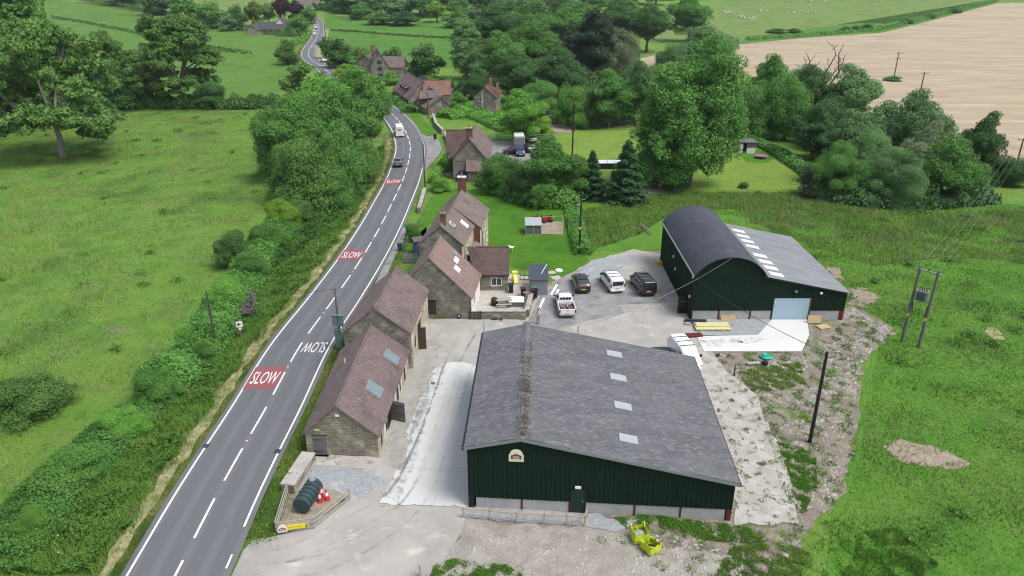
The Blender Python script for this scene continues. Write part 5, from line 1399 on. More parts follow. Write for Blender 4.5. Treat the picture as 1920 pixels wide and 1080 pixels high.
# --- garden trees by the houses
plant('round', (972,268), 172, 92, 'bright', 'round light tree on thin stems behind the yard of parked cars', bark='bark')
plant('bush', (1010,258), 215, 55, 'lime', 'yellow green bush beside the parked cars', 'bush', 'bush')
plant('bush2', (940,362), 285, 85, 'mid', 'green bushy tree against the stone house with the brick chimney')
plant('round', (1025,375), 262, 115, 'mid', 'dense rounded garden tree in front of the lawn pole')
plant('bush', (985,378), 300, 90, 'dark', 'dark shrubby tree at the back of the garden lawn')
plant('bush2', (1070,372), 290, 80, 'mid', 'leafy tree just left of the twin conifers')
plant('willow', (1012,393), 345, 42, 'mid', 'small airy sapling on the garden lawn', bark='bark')
plant('conifer', (1108,372), 282, 64, 'conifer', 'smaller conifer of the pair beside the tall tree', 'conifer_tree')
plant('conifer', (1172,378), 262, 92, 'conifer', 'larger dark conifer of the pair beside the tall tree', 'conifer_tree')
plant('huge', (1290,352), 72, 205, 'mid', 'huge tall broad tree towering over the mown field', 'tall_tree', rz=0)
plant('tall', (1228,352), 128, 120, 'mid', 'tall slimmer tree joined to the left of the huge tree', 'tall_tree')
plant('bush', (1265,358), 318, 48, 'dark', 'ivy covered stump at the foot of the huge tree', 'ivy_bush', 'bush')
plant('bush2', (1393,352), 344, 24, 'hedge', 'tiny dark bush at the edge of the mown field', 'bush', 'bush')
plant('bush', (825,358), 330, 42, 'bright', 'low garden bush beside the road at the corner of the lawn', 'bush', 'bush')
plant('bush2', (845,322), 285, 34, 'bright', 'clipped bush beside the neighbour path', 'bush', 'bush')
plant('bush', (775,452), 418, 30, 'mid', 'garden bush beside the tall stone house', 'bush', 'bush')
plant('bush2', (945,350), 318, 60, 'mid', 'leafy shrub in front of the lean-to of the roadside house', 'shrub', 'shrub')
LEAF['pink'] = m_leaf('pink_blossom_leaf', (0.104,0.155,0.052), (0.173,0.207,0.087), 0, .25, ((.45,.27,.28), .5))
plant('bush2', (772,442), 421, 24, 'pink', 'pink flowering bush at the roadside garden fence', 'flowering_bush', 'bush')
# --- right hand clump
for kind, b, t, w_, lf, lb, nm in [
 ('round',(1435,250),108,100,'mid','rounded tree right of the huge tree in the right clump','tree'),('round2',(1500,240),128,105,'dark','dark tree below the dead tree','tree'),('round',(1575,252),126,115,'blue','pale rounded tree with a bright top below the crop field','tree'),
 ('bush',(1412,258),150,80,'mid','leafy tree touching the right side of the huge tree','tree'),('bush2',(1470,262),140,95,'mid','broad low tree between the huge tree and the dead tree','tree'),('bush',(1545,278),175,95,'dark','dark low tree under the dead tree','tree'),('bush2',(1500,205),120,80,'blue','pale bushy tree at the edge of the crop left of the dead tree','tree'),('round2',(1445,170),112,60,'mid','small tree at the edge of the crop field','tree'),('round',(1580,345),212,115,'blue','left rear willow like tree of the right clump','tree'),('bushL',(1632,372),246,115,'blue','middle willow like tree at the front of the right clump','tree'),('round2',(1692,345),176,112,'blue','tallest pale tree of the right clump','tree'),('bush2L',(1565,372),268,95,'mid','low leafy tree beside the dark evergreen bush','tree'),('bushL',(1685,386),285,100,'blue','low willow like tree at the front of the right clump','tree'),('round',(1722,372),232,90,'pale','greyish tree on the right flank of the right clump','tree'),
 ('round2',(1640,330),196,120,'blue','rear blue green tree of the right clump','tree'),('round2',(1760,378),255,110,'mid','green tree at the right end of the clump','tree'),('round',(1828,345),215,82,'dark','dark upright tree against the pale crop field','tree'),
 ('bush',(1890,345),290,85,'dark','dark hedge tree at the right edge of the photo','tree'),('bush',(1525,366),308,78,'vdark','very dark rounded evergreen bush by the mown field','evergreen_bush'),('bush2',(1560,300),240,80,'mid','leafy tree between the clump and the white shed','tree'),
 ('bush',(1810,370),300,80,'mid','low tree filling the gap at the right end of the clump','tree'),('round',(1520,300),200,80,'dark','dark tree behind the dark evergreen bush','tree')]:
    plant(kind, b, t, w_, lf, lb+'', nm, 'bush' if 'bush' in nm else 'tree')
def dead_tree():
    p = G(1528,232); t = thing('dead_tree', 'bare dead tree standing out against the pale crop field', 'tree', tuple(p)); r_ = np.random.default_rng(4)
    b = MB(); H_ = top_z(p.y,80)
    for (a, zt) in ((-5.5,H_*.9),(-2.6,H_*.86),(1.2,H_*.98),(3.0,H_),(4.5,H_*.86),(6.5,H_*.66)):
        s = V3((0 if a > 0 else -3,0,H_*.3)); e = V3((a,r_.normal(0,1.5),zt)); m = s.lerp(e,.5)+V3((r_.normal(0,.9),0,0)); m2 = s.lerp(e,.8)+V3((r_.normal(0,.6),0,.2))
        b.tube([s, m, m2, e], [.32,.22,.14,.05], 7)
        for _ in range(5):
            q = m.lerp(e, r_.uniform(0,1)); d_ = V3((r_.normal(0,1.3),r_.normal(0,1),r_.uniform(.3,1.6))); b.tube([q, q+d_*.6, q+d_], [.10,.07,.025], 5)
    b.tube([(0,0,-.3),(.2,0,H_*.15),(0,0,H_*.34)], [.6,.45,.35], 8); b.tube([(-3,0,-.3),(-3,0,H_*.34)], [.45,.3], 8)
    b.build('trunk', mat('dead_wood', (.24,.19,.16), (.16,.125,.11), 3), t)
dead_tree()
# --- middle wood behind the gardens
for kind, b, t, w_, lf, lb in [
 ('round',(1112,150),22,125,'vdark','very dark broad copper toned tree in the middle wood'),('willow',(1160,150),55,85,'pale','pale silvery willow at the wood edge with bare stems'),('round2',(1212,98),12,80,'dark','dark rounded parkland tree left of the sheep field'),
 ('round',(1292,78),-14,88,'mid','tall rounded tree at the corner of the sheep field'),('round2',(1320,140),52,120,'blue','light green tree peeping over the huge tree'),('bush',(1258,150),78,70,'blue','pale green bush tree left of the huge tree top'),
 ('tall',(880,150),42,72,'blue','tall blue green tree at the left front of the middle wood'),('round',(935,160),62,90,'mid','broad green tree at the front of the middle wood'),('round2',(1000,130),42,105,'mid','bright topped tree in the middle wood'),
 ('round',(965,192),95,95,'dark','dark rounded tree above the round garden tree'),('round2',(1045,190),92,95,'dark','dark tree left of the very dark copper toned one'),('bush',(1070,238),155,72,'bright','light rounded tree at the top of the mown field'),
 ('round',(1140,240),135,95,'mid','green tree at the far edge of the mown field'),('round2',(1190,236),120,85,'dark','dark tree just left of the huge tree'),('bush2',(1010,215),150,75,'mid','leafy tree behind the bare soil plot'),
 ('bush',(1105,238),175,70,'dark','low dark tree at the far edge of the mown field'),('round',(1000,80),5,110,'mid','tall wood tree behind the bright topped one'),('round2',(930,95),14,90,'dark','dark wood tree behind the tall blue green one'),
 ('round',(1060,100),10,100,'mid','green wood tree between the dark copper toned tree and the wood'),('bush2',(890,185),140,60,'dark','dark tree at the near end of the middle wood'),('round',(1155,85),0,90,'dark','dark wood tree behind the silvery willow')]:
    plant(kind, b, t, w_, lf, lb)
# --- around the far houses
for kind, b, t, w_, lf, lb, nm in [
 ('bushf',(640,128),72,62,'dark','dark tree between the far bend and the slate roofed house','tree'),('roundf',(612,110),68,30,'dark','narrow dark tree on the verge of the far bend','tree'),('bushf',(680,135),85,60,'mid','garden tree left of the slate roofed house','tree'),('bushf',(742,142),88,52,'dark','rounded dark tree right of the slate roofed house','tree'),
 ('bushf',(800,146),82,74,'dark','wide dark tree at the edge of the green pasture','tree'),('coniferf',(788,144),93,26,'conifer','slim conifer in front of the wide dark tree','conifer_tree'),('bushf',(733,160),132,34,'bright','fresh green bush beside the slate roofed house','bush'),
 ('bushf',(868,184),150,36,'dark','dark rounded shrub beside the garden house','bush'),('bushf',(858,204),172,36,'mid','rounded garden bush between the red wing and the garden house','bush'),('bushf',(800,160),142,40,'lime','yellow green hedge behind the barn conversion','bush'),
 ('bushf',(650,150),120,60,'lime','clipped bright hedge by the far bend','bush'),('bushf',(700,172),140,50,'mid','garden shrub in front of the slate roofed house','bush'),('bushf',(835,165),142,40,'hedge','dark clipped hedge behind the red roofed wing','bush'),
 ('bushf',(540,122),72,46,'hedge','dull green hedge tree on the left of the far bend','tree'),('bushf',(580,45),10,34,'mid','tree on the left of the road near the skyline','tree'),('bushf',(560,66),26,48,'mid','green tree hiding the end of the bungalow','tree'),
 ('coniferf',(567,50),18,24,'olive','olive conifer beside the bungalow','conifer_tree'),('roundf',(530,45),-10,34,'copper','dark copper beech behind the bungalow','beech_tree'),('roundf',(558,42),0,36,'copper','second copper beech nearer the road','beech_tree'),
 ('coniferf',(478,58),32,17,'gold','small golden conifer left of the bungalow','conifer_tree'),('roundf',(478,50),2,40,'olive','olive toned tree behind the golden conifer','tree'),('bushf',(448,56),8,40,'dark','dark evergreen left of the golden conifer','tree'),
 ('bushf',(400,52),2,70,'mid','broad tree at the right end of the hill hedge','tree'),('bushf',(350,40),-12,70,'mid','broad tree in the hill hedge','tree'),('bushf',(300,28),-22,70,'dark','dark tree in the hill hedge','tree'),('bushf',(430,58),25,40,'blue','pale tree at the end of the hill hedge','tree'),
 ('roundf',(505,45),5,30,'blue','pale green tree left of the copper beeches','tree'),('bushf',(230,10),-30,60,'dark','dark hedge tree at the top of the hill pasture','tree'),('roundf',(820,42),2,40,'lime','yellow green tree standing out from the far wood','tree'),
 ('bushf',(715,46),22,60,'mid','tree in the hedge above the green pasture','tree'),('bushf',(760,48),20,60,'dark','dark shrub row above the green pasture','tree'),('bushf',(680,36),5,50,'mid','tree behind the long clipped hedge','tree'),('bushf',(860,52),20,60,'mid','tree at the corner of the green pasture','tree')]:
    plant(kind, b, t, w_, lf, lb, nm, 'bush' if nm == 'bush' else 'tree')
# --- far wood: rows of trees along the top
r_ = np.random.default_rng(12)
k = 0
for row, (y0, n, x0, x1) in enumerate(((40,9,880,1130),(28,14,640,1180),(14,15,620,1240),(2,16,600,1260),(-8,15,560,1280))):
    for i in range(n):
        x = x0+(x1-x0)*(i+.5)/n+r_.uniform(-14,14); y = y0+r_.uniform(-5,5)
        plant(['roundf','round2f','bushf'][k % 3], (x,y), y-r_.uniform(30,46), r_.uniform(44,66), ['mid','dark','blue','mid','dark'][int(r_.integers(0,5))], 'broadleaf tree massed in the far wood along the top of the photo', 'tree', 'tree', 'trees massed in the far wood'); k += 1
for i in range(22):
    x = 1290+i*32+r_.uniform(-8,8); plant('bushf', (x,-3+r_.uniform(-2,2)), -22, r_.uniform(34,50), 'dark', 'dark tree in the skyline row behind the sheep field', 'tree', 'tree', 'trees in the skyline row')
for i in range(9):
    x = 60+i*50; plant('bushf', (x,-14+r_.uniform(-3,3)), -40, 60, 'dark', 'dark tree in the row behind the hill pasture', 'tree', 'tree', 'trees behind the hill pasture')
for x, y, w_ in ((1455,62,40),(1490,62,30),(1585,58,22),(1605,57,22),(1625,53,22),(1700,44,30),(1745,34,26),(1790,24,30)):
    plant('bushf', (x,y), y-9, w_, 'hedge', 'small thorn bush in the hedge between the sheep field and the crop', 'bush', 'bush', 'thorn bushes along the crop edge')
plant('bushf', (1673,152), 142, 36, 'mid', 'isolated green weed patch around the foot of the field pole', 'bush', 'bush')

# --- hedges
def hedge(label, px, wd, h, n, leaf='hedge', name='hedge', size=.22, jag=.25):
    pts = cat(GP(*px), 1.0); r_ = np.random.default_rng(abs(len(px)*7+int(px[0][0])))
    A = np.array([(p.x,p.y) for p in pts]); t = r_.uniform(0, len(A)-1.01, n); i = t.astype(int); q = A[i]+(A[i+1]-A[i])*(t-i)[:,None]
    d = A[np.minimum(i+1,len(A)-1)]-A[i]; d /= np.linalg.norm(d,axis=1)[:,None]+1e-9; nn = np.stack([d[:,1],-d[:,0]],1)
    lm = .65+.6*lumps(q, 7, 3); a = r_.uniform(0, math.pi, n)
    X = q+nn*(np.cos(a)*wd/2*(.85+.3*r_.random(n)))[:,None]+r_.normal(0,jag*.4,(n,2))
    z = np.sin(a)**.6*h*lm*r_.uniform(.75,1.05,n)
    zz = np.array([hgt(0,y) for y in X[:,1]]) if X[:,1].max() > 400 else 0
    base = V3((A[0,0],A[0,1],0)); T = thing(name, label, 'hedge', tuple(base))
    s = size*r_.uniform(.6,1.4,n)[:,None]; nr = np.stack([nn[:,0]*np.cos(a),nn[:,1]*np.cos(a),np.sin(a)],1)*.8+r_.normal(0,.5,(n,3)); nr /= np.linalg.norm(nr,axis=1)[:,None]
    u = np.cross(nr, r_.normal(0,1,(n,3))); u /= np.linalg.norm(u,axis=1)[:,None]; v = np.cross(nr,u)
    c = np.concatenate([X, (z+zz)[:,None]],1)-np.array(base)
    np_mesh('foliage', np.stack([c-u*s, c+v*s*.6, c+u*s, c-v*s*.6],1), 4, LEAF[leaf], T)
hedge('dark field hedge running under the oaks behind the left meadow', ((-60,206),(60,203),(150,202),(250,202),(340,203),(430,204),(530,202)), 4.0, 3.4, 16000, size=.4)
hedge('long clipped dark hedge above the green pasture', ((588,20),(620,22),(660,28),(690,34)), 4.0, 5.0, 4000, 'dark', size=.7)
hedge('thin ragged hedge line crossing the green pasture', ((622,58),(660,60),(720,65),(790,70),(868,74)), 1.4, 1.2, 2600, 'olive', size=.35)
hedge('scrubby hedge line across the hill pasture', ((95,34),(150,42),(190,50),(260,64),(300,78),(420,96),(470,102)), 2.0, 1.6, 2600, size=.5)
hedge('dark hedge along the top of the hill pasture', ((120,-4),(200,8),(300,26),(400,46),(480,62),(575,72)), 3.0, 3.0, 5000, size=.6)
hedge('olive roadside hedge on the left of the far bend', ((532,118),(530,100),(545,88),(565,80),(575,70)), 3.0, 2.6, 4000, 'mid', size=.4)
hedge('dark grass bank hedge between the sheep field and the crop', ((1400,76),(1500,69),(1590,62),(1650,56),(1720,40),(1800,20),(1870,3)), 3.0, 2.0, 5000, 'mid', size=.5)
hedge('low garden hedge at the back of the mown field', ((1040,232),(1080,224),(1130,222),(1180,224),(1240,226)), 2.5, 1.6, 5000, 'mid', size=.3)
hedge('dark hedge between the white shed and the right clump', ((1390,256),(1440,280),(1500,318),(1520,336)), 2.5, 1.6, 4500, 'mid', size=.28)
hedge('overgrown hedge across the end of the garden lawn', ((905,345),(940,362),(985,382),(1040,388),(1090,388)), 3.0, 2.4, 7000, 'mid', size=.24)
hedge('wild bank of shrubs behind the roadside house', ((832,222),(880,215),(920,228),(960,246),(1000,250)), 6.0, 2.2, 9000, 'bright', size=.26)
hedge('clipped garden hedge beside the neighbour path', ((812,345),(822,325),(835,308),(843,300)), 1.6, 1.4, 2500, 'bright', size=.18)
hedge('roadside shrubs in front of the barn conversion', ((770,214),(760,200),(750,190),(742,182)), 4.0, 2.0, 3500, 'mid', size=.26)
hedge('shrub border behind the twin conifers', ((1090,362),(1130,352),(1180,346),(1210,346)), 2.5, 1.5, 3000, 'dark', size=.24)
hedge('weedy strip between the lawn and the black pole', ((1072,385),(1078,420),(1086,455),(1096,482)), 2.2, 1.3, 5000, 'mid', name='weed_strip', size=.16)
hedge('long uneven green hedge along the top of the bank beside the left meadow', ((548,405),(512,455),(480,500),(455,545),(430,585),(400,630),(372,668),(330,712),(290,745)), 4.5, 2.6, 52000, 'mid', size=.115, jag=.6)
hedge('bramble hedge continuing down the lower bank to the bottom left', ((270,775),(235,805),(190,850),(140,890),(90,940),(40,1000),(-20,1060)), 4.0, 1.6, 42000, 'mid', size=.10, jag=.6)
hedge('hawthorn hedge under the right clump', ((1540,372),(1600,382),(1700,388),(1780,384),(1860,375)), 4.0, 2.2, 6000, 'dark', size=.3)
# ================================================================== VEHICLES
MT['car_glass'] = glassy('car_glass', (.012,.014,.018), .06)
MT['tyre'] = plain('tyre_rubber', (.018,.018,.02), .9); MT['alloy'] = plain('alloy_rim', (.30,.31,.32), .4, .6)
MT['taillamp'] = plain('tail_lamp_red', (.25,.012,.012), .3); MT['headlamp'] = plain('headlamp_clear', (.5,.52,.55), .15)
MT['plate_y'] = plain('yellow_plate', (.72,.58,.05), .5); MT['plate_w'] = plain('white_plate', (.75,.75,.72), .5); MT['trim'] = plain('black_trim', (.02,.02,.022), .6)
def paint(name, c, r=.25):
    t = NT(name); n = t.noise(t.coord('OBJ'), 1.2, 4)
    m = t.done(t.mix(t.ramp(n,.4,.8), c, tuple(x*.9 for x in c)), r, 0, .5); t.b.inputs['Coat Weight'].default_value = .4; return m
PT = {'white':paint('white_car_paint',(.78,.78,.79)), 'black':paint('black_car_paint',(.012,.012,.015),.2), 'grey':paint('dark_grey_car_paint',(.028,.03,.036),.2), 'steel':paint('steel_blue_car_paint',(.10,.135,.155)), 'blue':paint('blue_car_paint',(.035,.055,.13)), 'purple':paint('dark_purple_car_paint',(.035,.018,.035)), 'silver':paint('silver_car_paint',(.33,.36,.38))}
class Car:
    def __init__(s, label, cat, pos, rz, st, pm, wheels, name='parked_car', group=None, wr=.33, sub=2):
        s.T = thing(name, label, cat, (pos[0],pos[1],pos[2]), rz, group); s.st = st; T = s.T
        rings = []
        for (y,zl,zb,zt,wl,wb,wt) in st:
            h = [(wl*.9,zl),(wl,zl+.10),(wb,zl*.5+zb*.5),(wb*.985,zb),(wt,zt-.07),(wt*.86,zt),(wt*.4,zt+.012)]
            rings.append([(x,y,z) for x,z in h]+[(-x,y,z) for x,z in h[::-1]])
        b = MB(); k = 14
        for r in rings: b.v += r
        for i in range(len(rings)-1):
            for j in range(k):
                j2 = (j+1)%k; b.f.append([i*k+j, i*k+j2, (i+1)*k+j2, (i+1)*k+j]); b.m.append(0)
        for e, fl in ((0,False),(len(rings)-1,True)):
            for j in range(6):
                q = [e*k+j, e*k+j+1, e*k+12-j, e*k+13-j]; b.f.append(q if fl else q[::-1]); b.m.append(0)
        s.body = b.build('body', pm, T, smooth=True)
        if sub: md = s.body.modifiers.new('sub','SUBSURF'); md.levels = md.render_levels = sub
        # wheels
        for (wy, wx) in [(y,x*sg) for y,x in wheels for sg in (1,-1)]:
            sg = 1 if wx > 0 else -1; b = MB(); n = 18
            prof = [(wr*.72,-.11),(wr*.96,-.10),(wr,-.06),(wr,.06),(wr*.96,.10),(wr*.72,.11)]
            bb = MB(); bb.lathe(prof, n=n); b.add([(wx+sg*v[2]-sg*.06, wy+v[0], wr+v[1]) for v in bb.v], bb.f)
            w_ = b.build('wheel', MT['tyre'], T)
            b = MB(); bb = MB(); bb.lathe([(.03,.02),(wr*.3,.025),(wr*.66,.05),(wr*.7,.0)], n=n); b.add([(wx+sg*v[2]+sg*.02, wy+v[0], wr+v[1]) for v in bb.v], bb.f); b.build('rim', MT['alloy'], w_)
    def at(s, y):
        st = s.st
        for a, b in zip(st, st[1:]):
            if a[0] <= y <= b[0]:
                k = (y-a[0])/(b[0]-a[0]+1e-9); return [p+(q-p)*k for p, q in zip(a, b)]
        return list(st[-1] if y > st[-1][0] else st[0])
    def side(s, y0, y1, k0=.18, k1=.85, m=None, name='side_window', o=.012, sh=0):
        for sg in (1,-1):
            b = MB(); n = 6; pts = []
            for i in range(n+1):
                y = y0+(y1-y0)*i/n; col = []
                for k in (k0, (k0+k1)/2, k1):
                    a = s.at(y); x = a[5]*.985+(a[6]-a[5]*.985)*k+o; z = a[2]+(a[3]-.07-a[2])*k; col.append((sg*x, y, z))
                pts.append(col)
            b.v = [p for c in pts for p in c]; 
            for i in range(n):
                for j in range(2): b.f.append([i*3+j, i*3+j+1, i*3+j+4, i*3+j+3]); b.m.append(0)
            b.build(name, m or MT['car_glass'], s.T)
    def top(s, y0, y1, fw=.8, m=None, name='windscreen', o=.016):
        b = MB(); n = 5
        a0, a1 = s.at(y0), s.at(y1); dz, dy = a1[3]-a0[3], a1[0]-a0[0]; L = math.hypot(dz,dy); ny, nz = -dz/L*o, dy/L*o
        for i in range(n+1):
            y = y0+(y1-y0)*i/n; a = s.at(y)
            for x in (-1,-.4,.4,1): b.v.append((x*a[6]*fw, y+ny, a[3]+nz+(.012 if abs(x) < .9 else 0)))
        for i in range(n):
            for j in range(3): b.f.append([i*4+j, i*4+j+1, i*4+j+5, i*4+j+4]); b.m.append(0)
        return b.build(name, m or MT['car_glass'], s.T, smooth=True)
    def bit(s, name, c, d, m, mirror=True, parent=None, bevel=.015):
        for sg in ((1,-1) if mirror else (1,)):
            b = MB(); b.box((sg*c[0],c[1],c[2]), d); b.build(name, m, parent or s.T, bevel=bevel)
def suv_st(L=4.4, W=.92, H=1.62, tail=.5):
    h = L/2
    return [(-h,.42,.72,.95,W*.86,W*.9,W*.80),(-h+.08,.33,.88,1.04,W*.93,W*.96,W*.84),(-h+.25,.28,.95,1.22,W*.95,W*.98,W*.80),(-h+.25+tail,.25,.97,H-.06,W*.96,W,W*.72),(-.5,.25,.97,H,W*.96,W,W*.72),(.35,.25,.97,H-.03,W*.96,W,W*.71),(.85,.25,.97,1.36,W*.96,W,W*.74),(1.3,.25,.95,1.08,W*.96,W,W*.82),(h-.45,.27,.86,.98,W*.95,W*.97,W*.80),(h-.1,.33,.72,.86,W*.90,W*.9,W*.74),(h,.40,.62,.74,W*.78,W*.78,W*.66)]
def van_st(L=4.95, W=.97, H=1.95):
    h = L/2
    return [(-h,.40,1.0,H-.22,W*.90,W*.93,W*.80),(-h+.06,.32,1.05,H-.10,W*.95,W*.97,W*.84),(-h+.22,.26,1.06,H-.03,W*.96,W*.99,W*.84),(-.8,.25,1.06,H,W*.97,W,W*.83),(.6,.25,1.06,H-.03,W*.97,W,W*.82),(1.05,.25,1.05,H-.2,W*.97,W,W*.82),(1.75,.25,1.02,1.24,W*.96,W*.99,W*.86),(h-.35,.27,.92,1.04,W*.95,W*.97,W*.82),(h-.07,.33,.76,.88,W*.90,W*.90,W*.74),(h,.42,.64,.74,W*.78,W*.78,W*.66)]
def car_bits(c, L, rear_plate=True, W=.92):
    h = L/2
    c.bit('tail_light', (W*.76,-h+.04,.92), (.24,.14,.16), MT['taillamp']); c.bit('headlight', (W*.68,h-.14,.72), (.30,.22,.13), MT['headlamp'])
    c.bit('door_mirror', (W+.10,.88,1.05), (.20,.12,.14), MT['trim']); c.bit('rear_bumper', (0,-h+.02,.42), (W*1.6,.14,.22), MT['trim'], False)
    c.bit('number_plate', (0,-h-.035,.62), (.52,.03,.12), MT['plate_y'], False, bevel=0); c.bit('front_plate', (0,h+.01,.5), (.52,.03,.11), MT['plate_w'], False, bevel=0)
def suv(label, pos, rz, pm, name='parked_car', group=None, L=4.4, glassroof=False, H=1.62):
    st = suv_st(L,.92,H); c = Car(label, 'car', pos, rz, st, PT[pm], [(-L/2+.78,.86),(L/2-.85,.86)], name, group)
    h = L/2
    c.side(-h+.75,.75); c.top(.5,1.2,.84); c.top(-h+.28,-h+.72,.82,name='rear_window')
    if glassroof: c.top(-h+.85,.3,.78,name='glass_roof')
    car_bits(c, L); return c
def van(label, pos, rz, pm, name='parked_van', group=None, L=4.95, H=1.95, rear_glass=True, side_glass=True, bars=False, W=.97):
    st = van_st(L,W,H); c = Car(label, 'van', pos, rz, st, PT[pm], [(-L/2+.95,.90*W/.97),(L/2-.9,.90*W/.97)], name, group, .34)
    h = L/2
    c.side(.62,1.35,.15,.72)
    if side_glass: c.side(-1.9,-.75); c.side(-.65,.5)
    c.top(1.1,1.7,.86)
    if rear_glass: c.bit('rear_window', (0,-h+.005,H-.55), (W*1.35,.06,.5), MT['car_glass'], False)
    if bars:
        for y in (-1.5,-.6,.3): c.bit('roof_bar', (0,y,H+.03), (W*1.5,.06,.05), MT['trim'] if pm == 'white' else MT['lead'], False)
    c.bit('tail_light', (W*.86,-h+.06,1.05), (.16,.16,.42), MT['taillamp']); c.bit('headlight', (W*.72,h-.16,.80), (.28,.24,.22), MT['headlamp'])
    c.bit('door_mirror', (W+.12,1.15,1.22), (.2,.14,.24), MT['trim']); c.bit('rear_bumper', (0,-h+.02,.45), (W*1.7,.14,.22), MT['trim'] if pm != 'white' else PT['white'], False)
    c.bit('number_plate', (-.1,-h-.04,.72), (.52,.03,.12), MT['plate_y'], False, bevel=0); c.bit('front_plate', (0,h+.01,.52), (.52,.03,.11), MT['plate_w'], False, bevel=0)
    return c
def mid_pos(rear_px, rz, L, z=.1):
    p = P(*rear_px, z); return (p.x-math.sin(rz)*L/2, p.y+math.cos(rz)*L/2, z)
suv('dark grey car with a glass roof, leftmost of the row in the yard', mid_pos((1094,552),.06,4.4), .06, 'grey', glassroof=True)
van('white people carrier between the dark grey car and the black van', mid_pos((1158,551),.17,4.8), .17, 'white', 'parked_van', L=4.8, H=1.85, bars=True)
van('black van with silver roof rails beside the curved roof barn', mid_pos((1217,557),.16,4.9), .16, 'black', bars=True)
van('white van with its windscreen towards us behind the steel barn', (16.75,62.3,.1), math.pi+.16, 'white', bars=True, side_glass=False, L=5.0)
suv('dark car half hidden behind the steel barn roof', (13.7,62.0,.1), math.pi/2+.1, 'black', H=1.5)
def pickup():
    L = 5.2; rz = .05; pos = mid_pos((1064,597),rz,L)
    st = [(-.45,.35,1.0,1.30,.86,.9,.74),(-.38,.30,1.02,1.68,.88,.92,.72),(-.1,.28,1.02,1.74,.88,.92,.72),(.7,.28,1.02,1.70,.88,.92,.70),(1.05,.28,1.02,1.42,.88,.92,.76),(1.45,.28,1.0,1.12,.88,.92,.82),(2.2,.3,.93,1.04,.88,.91,.80),(2.52,.36,.8,.92,.84,.86,.72),(2.6,.44,.68,.78,.76,.76,.66)]
    c = Car('white pickup truck with rubble in its open bed', 'pickup truck', pos, rz, st, PT['white'], [(-1.65,.86),(1.72,.86)], 'pickup_truck', None, .37)
    T = c.T
    b = MB(); b.box((0,-1.5,.62), (1.66,2.15,.12)); b.box((.88,-1.5,.78), (.08,2.2,.66)); b.box((-.88,-1.5,.78), (.08,2.2,.66)); b.box((0,-.46,.78), (1.68,.08,.66)); b.build('bed', PT['white'], T, bevel=.02)
    b = MB(); b.box((0,-1.5,.70), (1.64,2.0,.05)); b.build('bed_liner', MT['trim'], T)
    b = MB(); b.box((0,-2.58,.79), (1.60,.08,.62)); tg = b.build('tailgate', PT['white'], T, bevel=.02)
    b = MB(); b.box((0,-2.63,.95), (.22,.03,.07)); b.build('handle', MT['lead'], tg)
    b = MB(); b.box((0,-2.66,.42), (1.72,.14,.18)); b.build('rear_bumper', MT['lead'], T, bevel=.02)
    c.bit('tail_light', (.86,-2.60,.82), (.17,.1,.34), MT['taillamp']); c.bit('headlight', (.66,2.5,.82), (.3,.2,.16), MT['headlamp']); c.bit('door_mirror', (1.06,.95,1.15), (.24,.12,.2), MT['trim'])
    b = MB()
    for x in (-.48,-.16,.16,.48): b.box((x,-.44,1.42), (.27,.05,.26))
    b.build('rear_window', MT['car_glass'], T)
    c.side(-.25,.95,.15,.8); c.top(.78,1.38,.84)
    c.bit('number_plate', (0,-2.66,.60), (.5,.03,.11), MT['plate_y'], False, bevel=0)
    r_ = np.random.default_rng(2); b = MB()
    for _ in range(46):
        s = r_.uniform(.06,.17); M = Matrix.Rotation(r_.uniform(0,6), 3, V3(r_.normal(0,1,3)).normalized()); b.box((r_.uniform(-.7,.7), r_.uniform(-2.35,-.7), .78+r_.uniform(0,.12)), (s*1.6,s,s*.8), mat=M)
    o = b.build('bed_load', mat('load_rubble', (.34,.29,.25), (.16,.12,.10), 5), None); o.location = pos; o.rotation_euler = (0,0,rz)
    tag(o, 'heap of rubble and offcuts lying in the bed of the white pickup', 'rubble', kind=None)
pickup()
# traffic
def on_road(px, off, z=.21):
    i = near(*px); p = ROAD[i]+RN[i]*off; t = (ROAD[i+3]-ROAD[i-3]).normalized()
    return (p.x, p.y, hgt(p.x,p.y)+z), math.atan2(-t.x, t.y)
pos, rz = on_road((755,312), -1.75)
c = suv('steel blue car driving away up the main road', pos, rz, 'steel', 'car', L=4.3)
pos, rz = on_road((769,254), -1.75)
c = van('tall white delivery van driving away near the road bend', pos, rz, 'white', 'delivery_van', L=6.0, H=2.6, rear_glass=False, side_glass=False, W=1.03)
t = text_mesh('R&K', .5, MT['signblack'], 'van_lettering', .004, 1.2); t.parent = c.T; t.rotation_euler = (math.pi/2,0,0); t.location = (0,-3.04,1.75)
c.bit('door_seam', (0,-2.995,1.4), (.02,.04,1.9), MT['lead'], False, bevel=0)
pos, rz = on_road((591,66), -1.6)
van('white van going away on the far straight of the road', pos, rz, 'white', 'white_van', L=5.6, H=2.5, W=1.05, side_glass=False)
pos, rz = on_road((596,54), -1.6)
van('second white van just ahead on the far straight of the road', pos, rz, 'white', 'white_van', L=5.4, H=2.3, W=1.02, side_glass=False)
p = G(607,117); suv('white car parked on the pale verge at the far bend', (p.x,p.y,.2), .5, 'white', L=4.4, H=1.6)
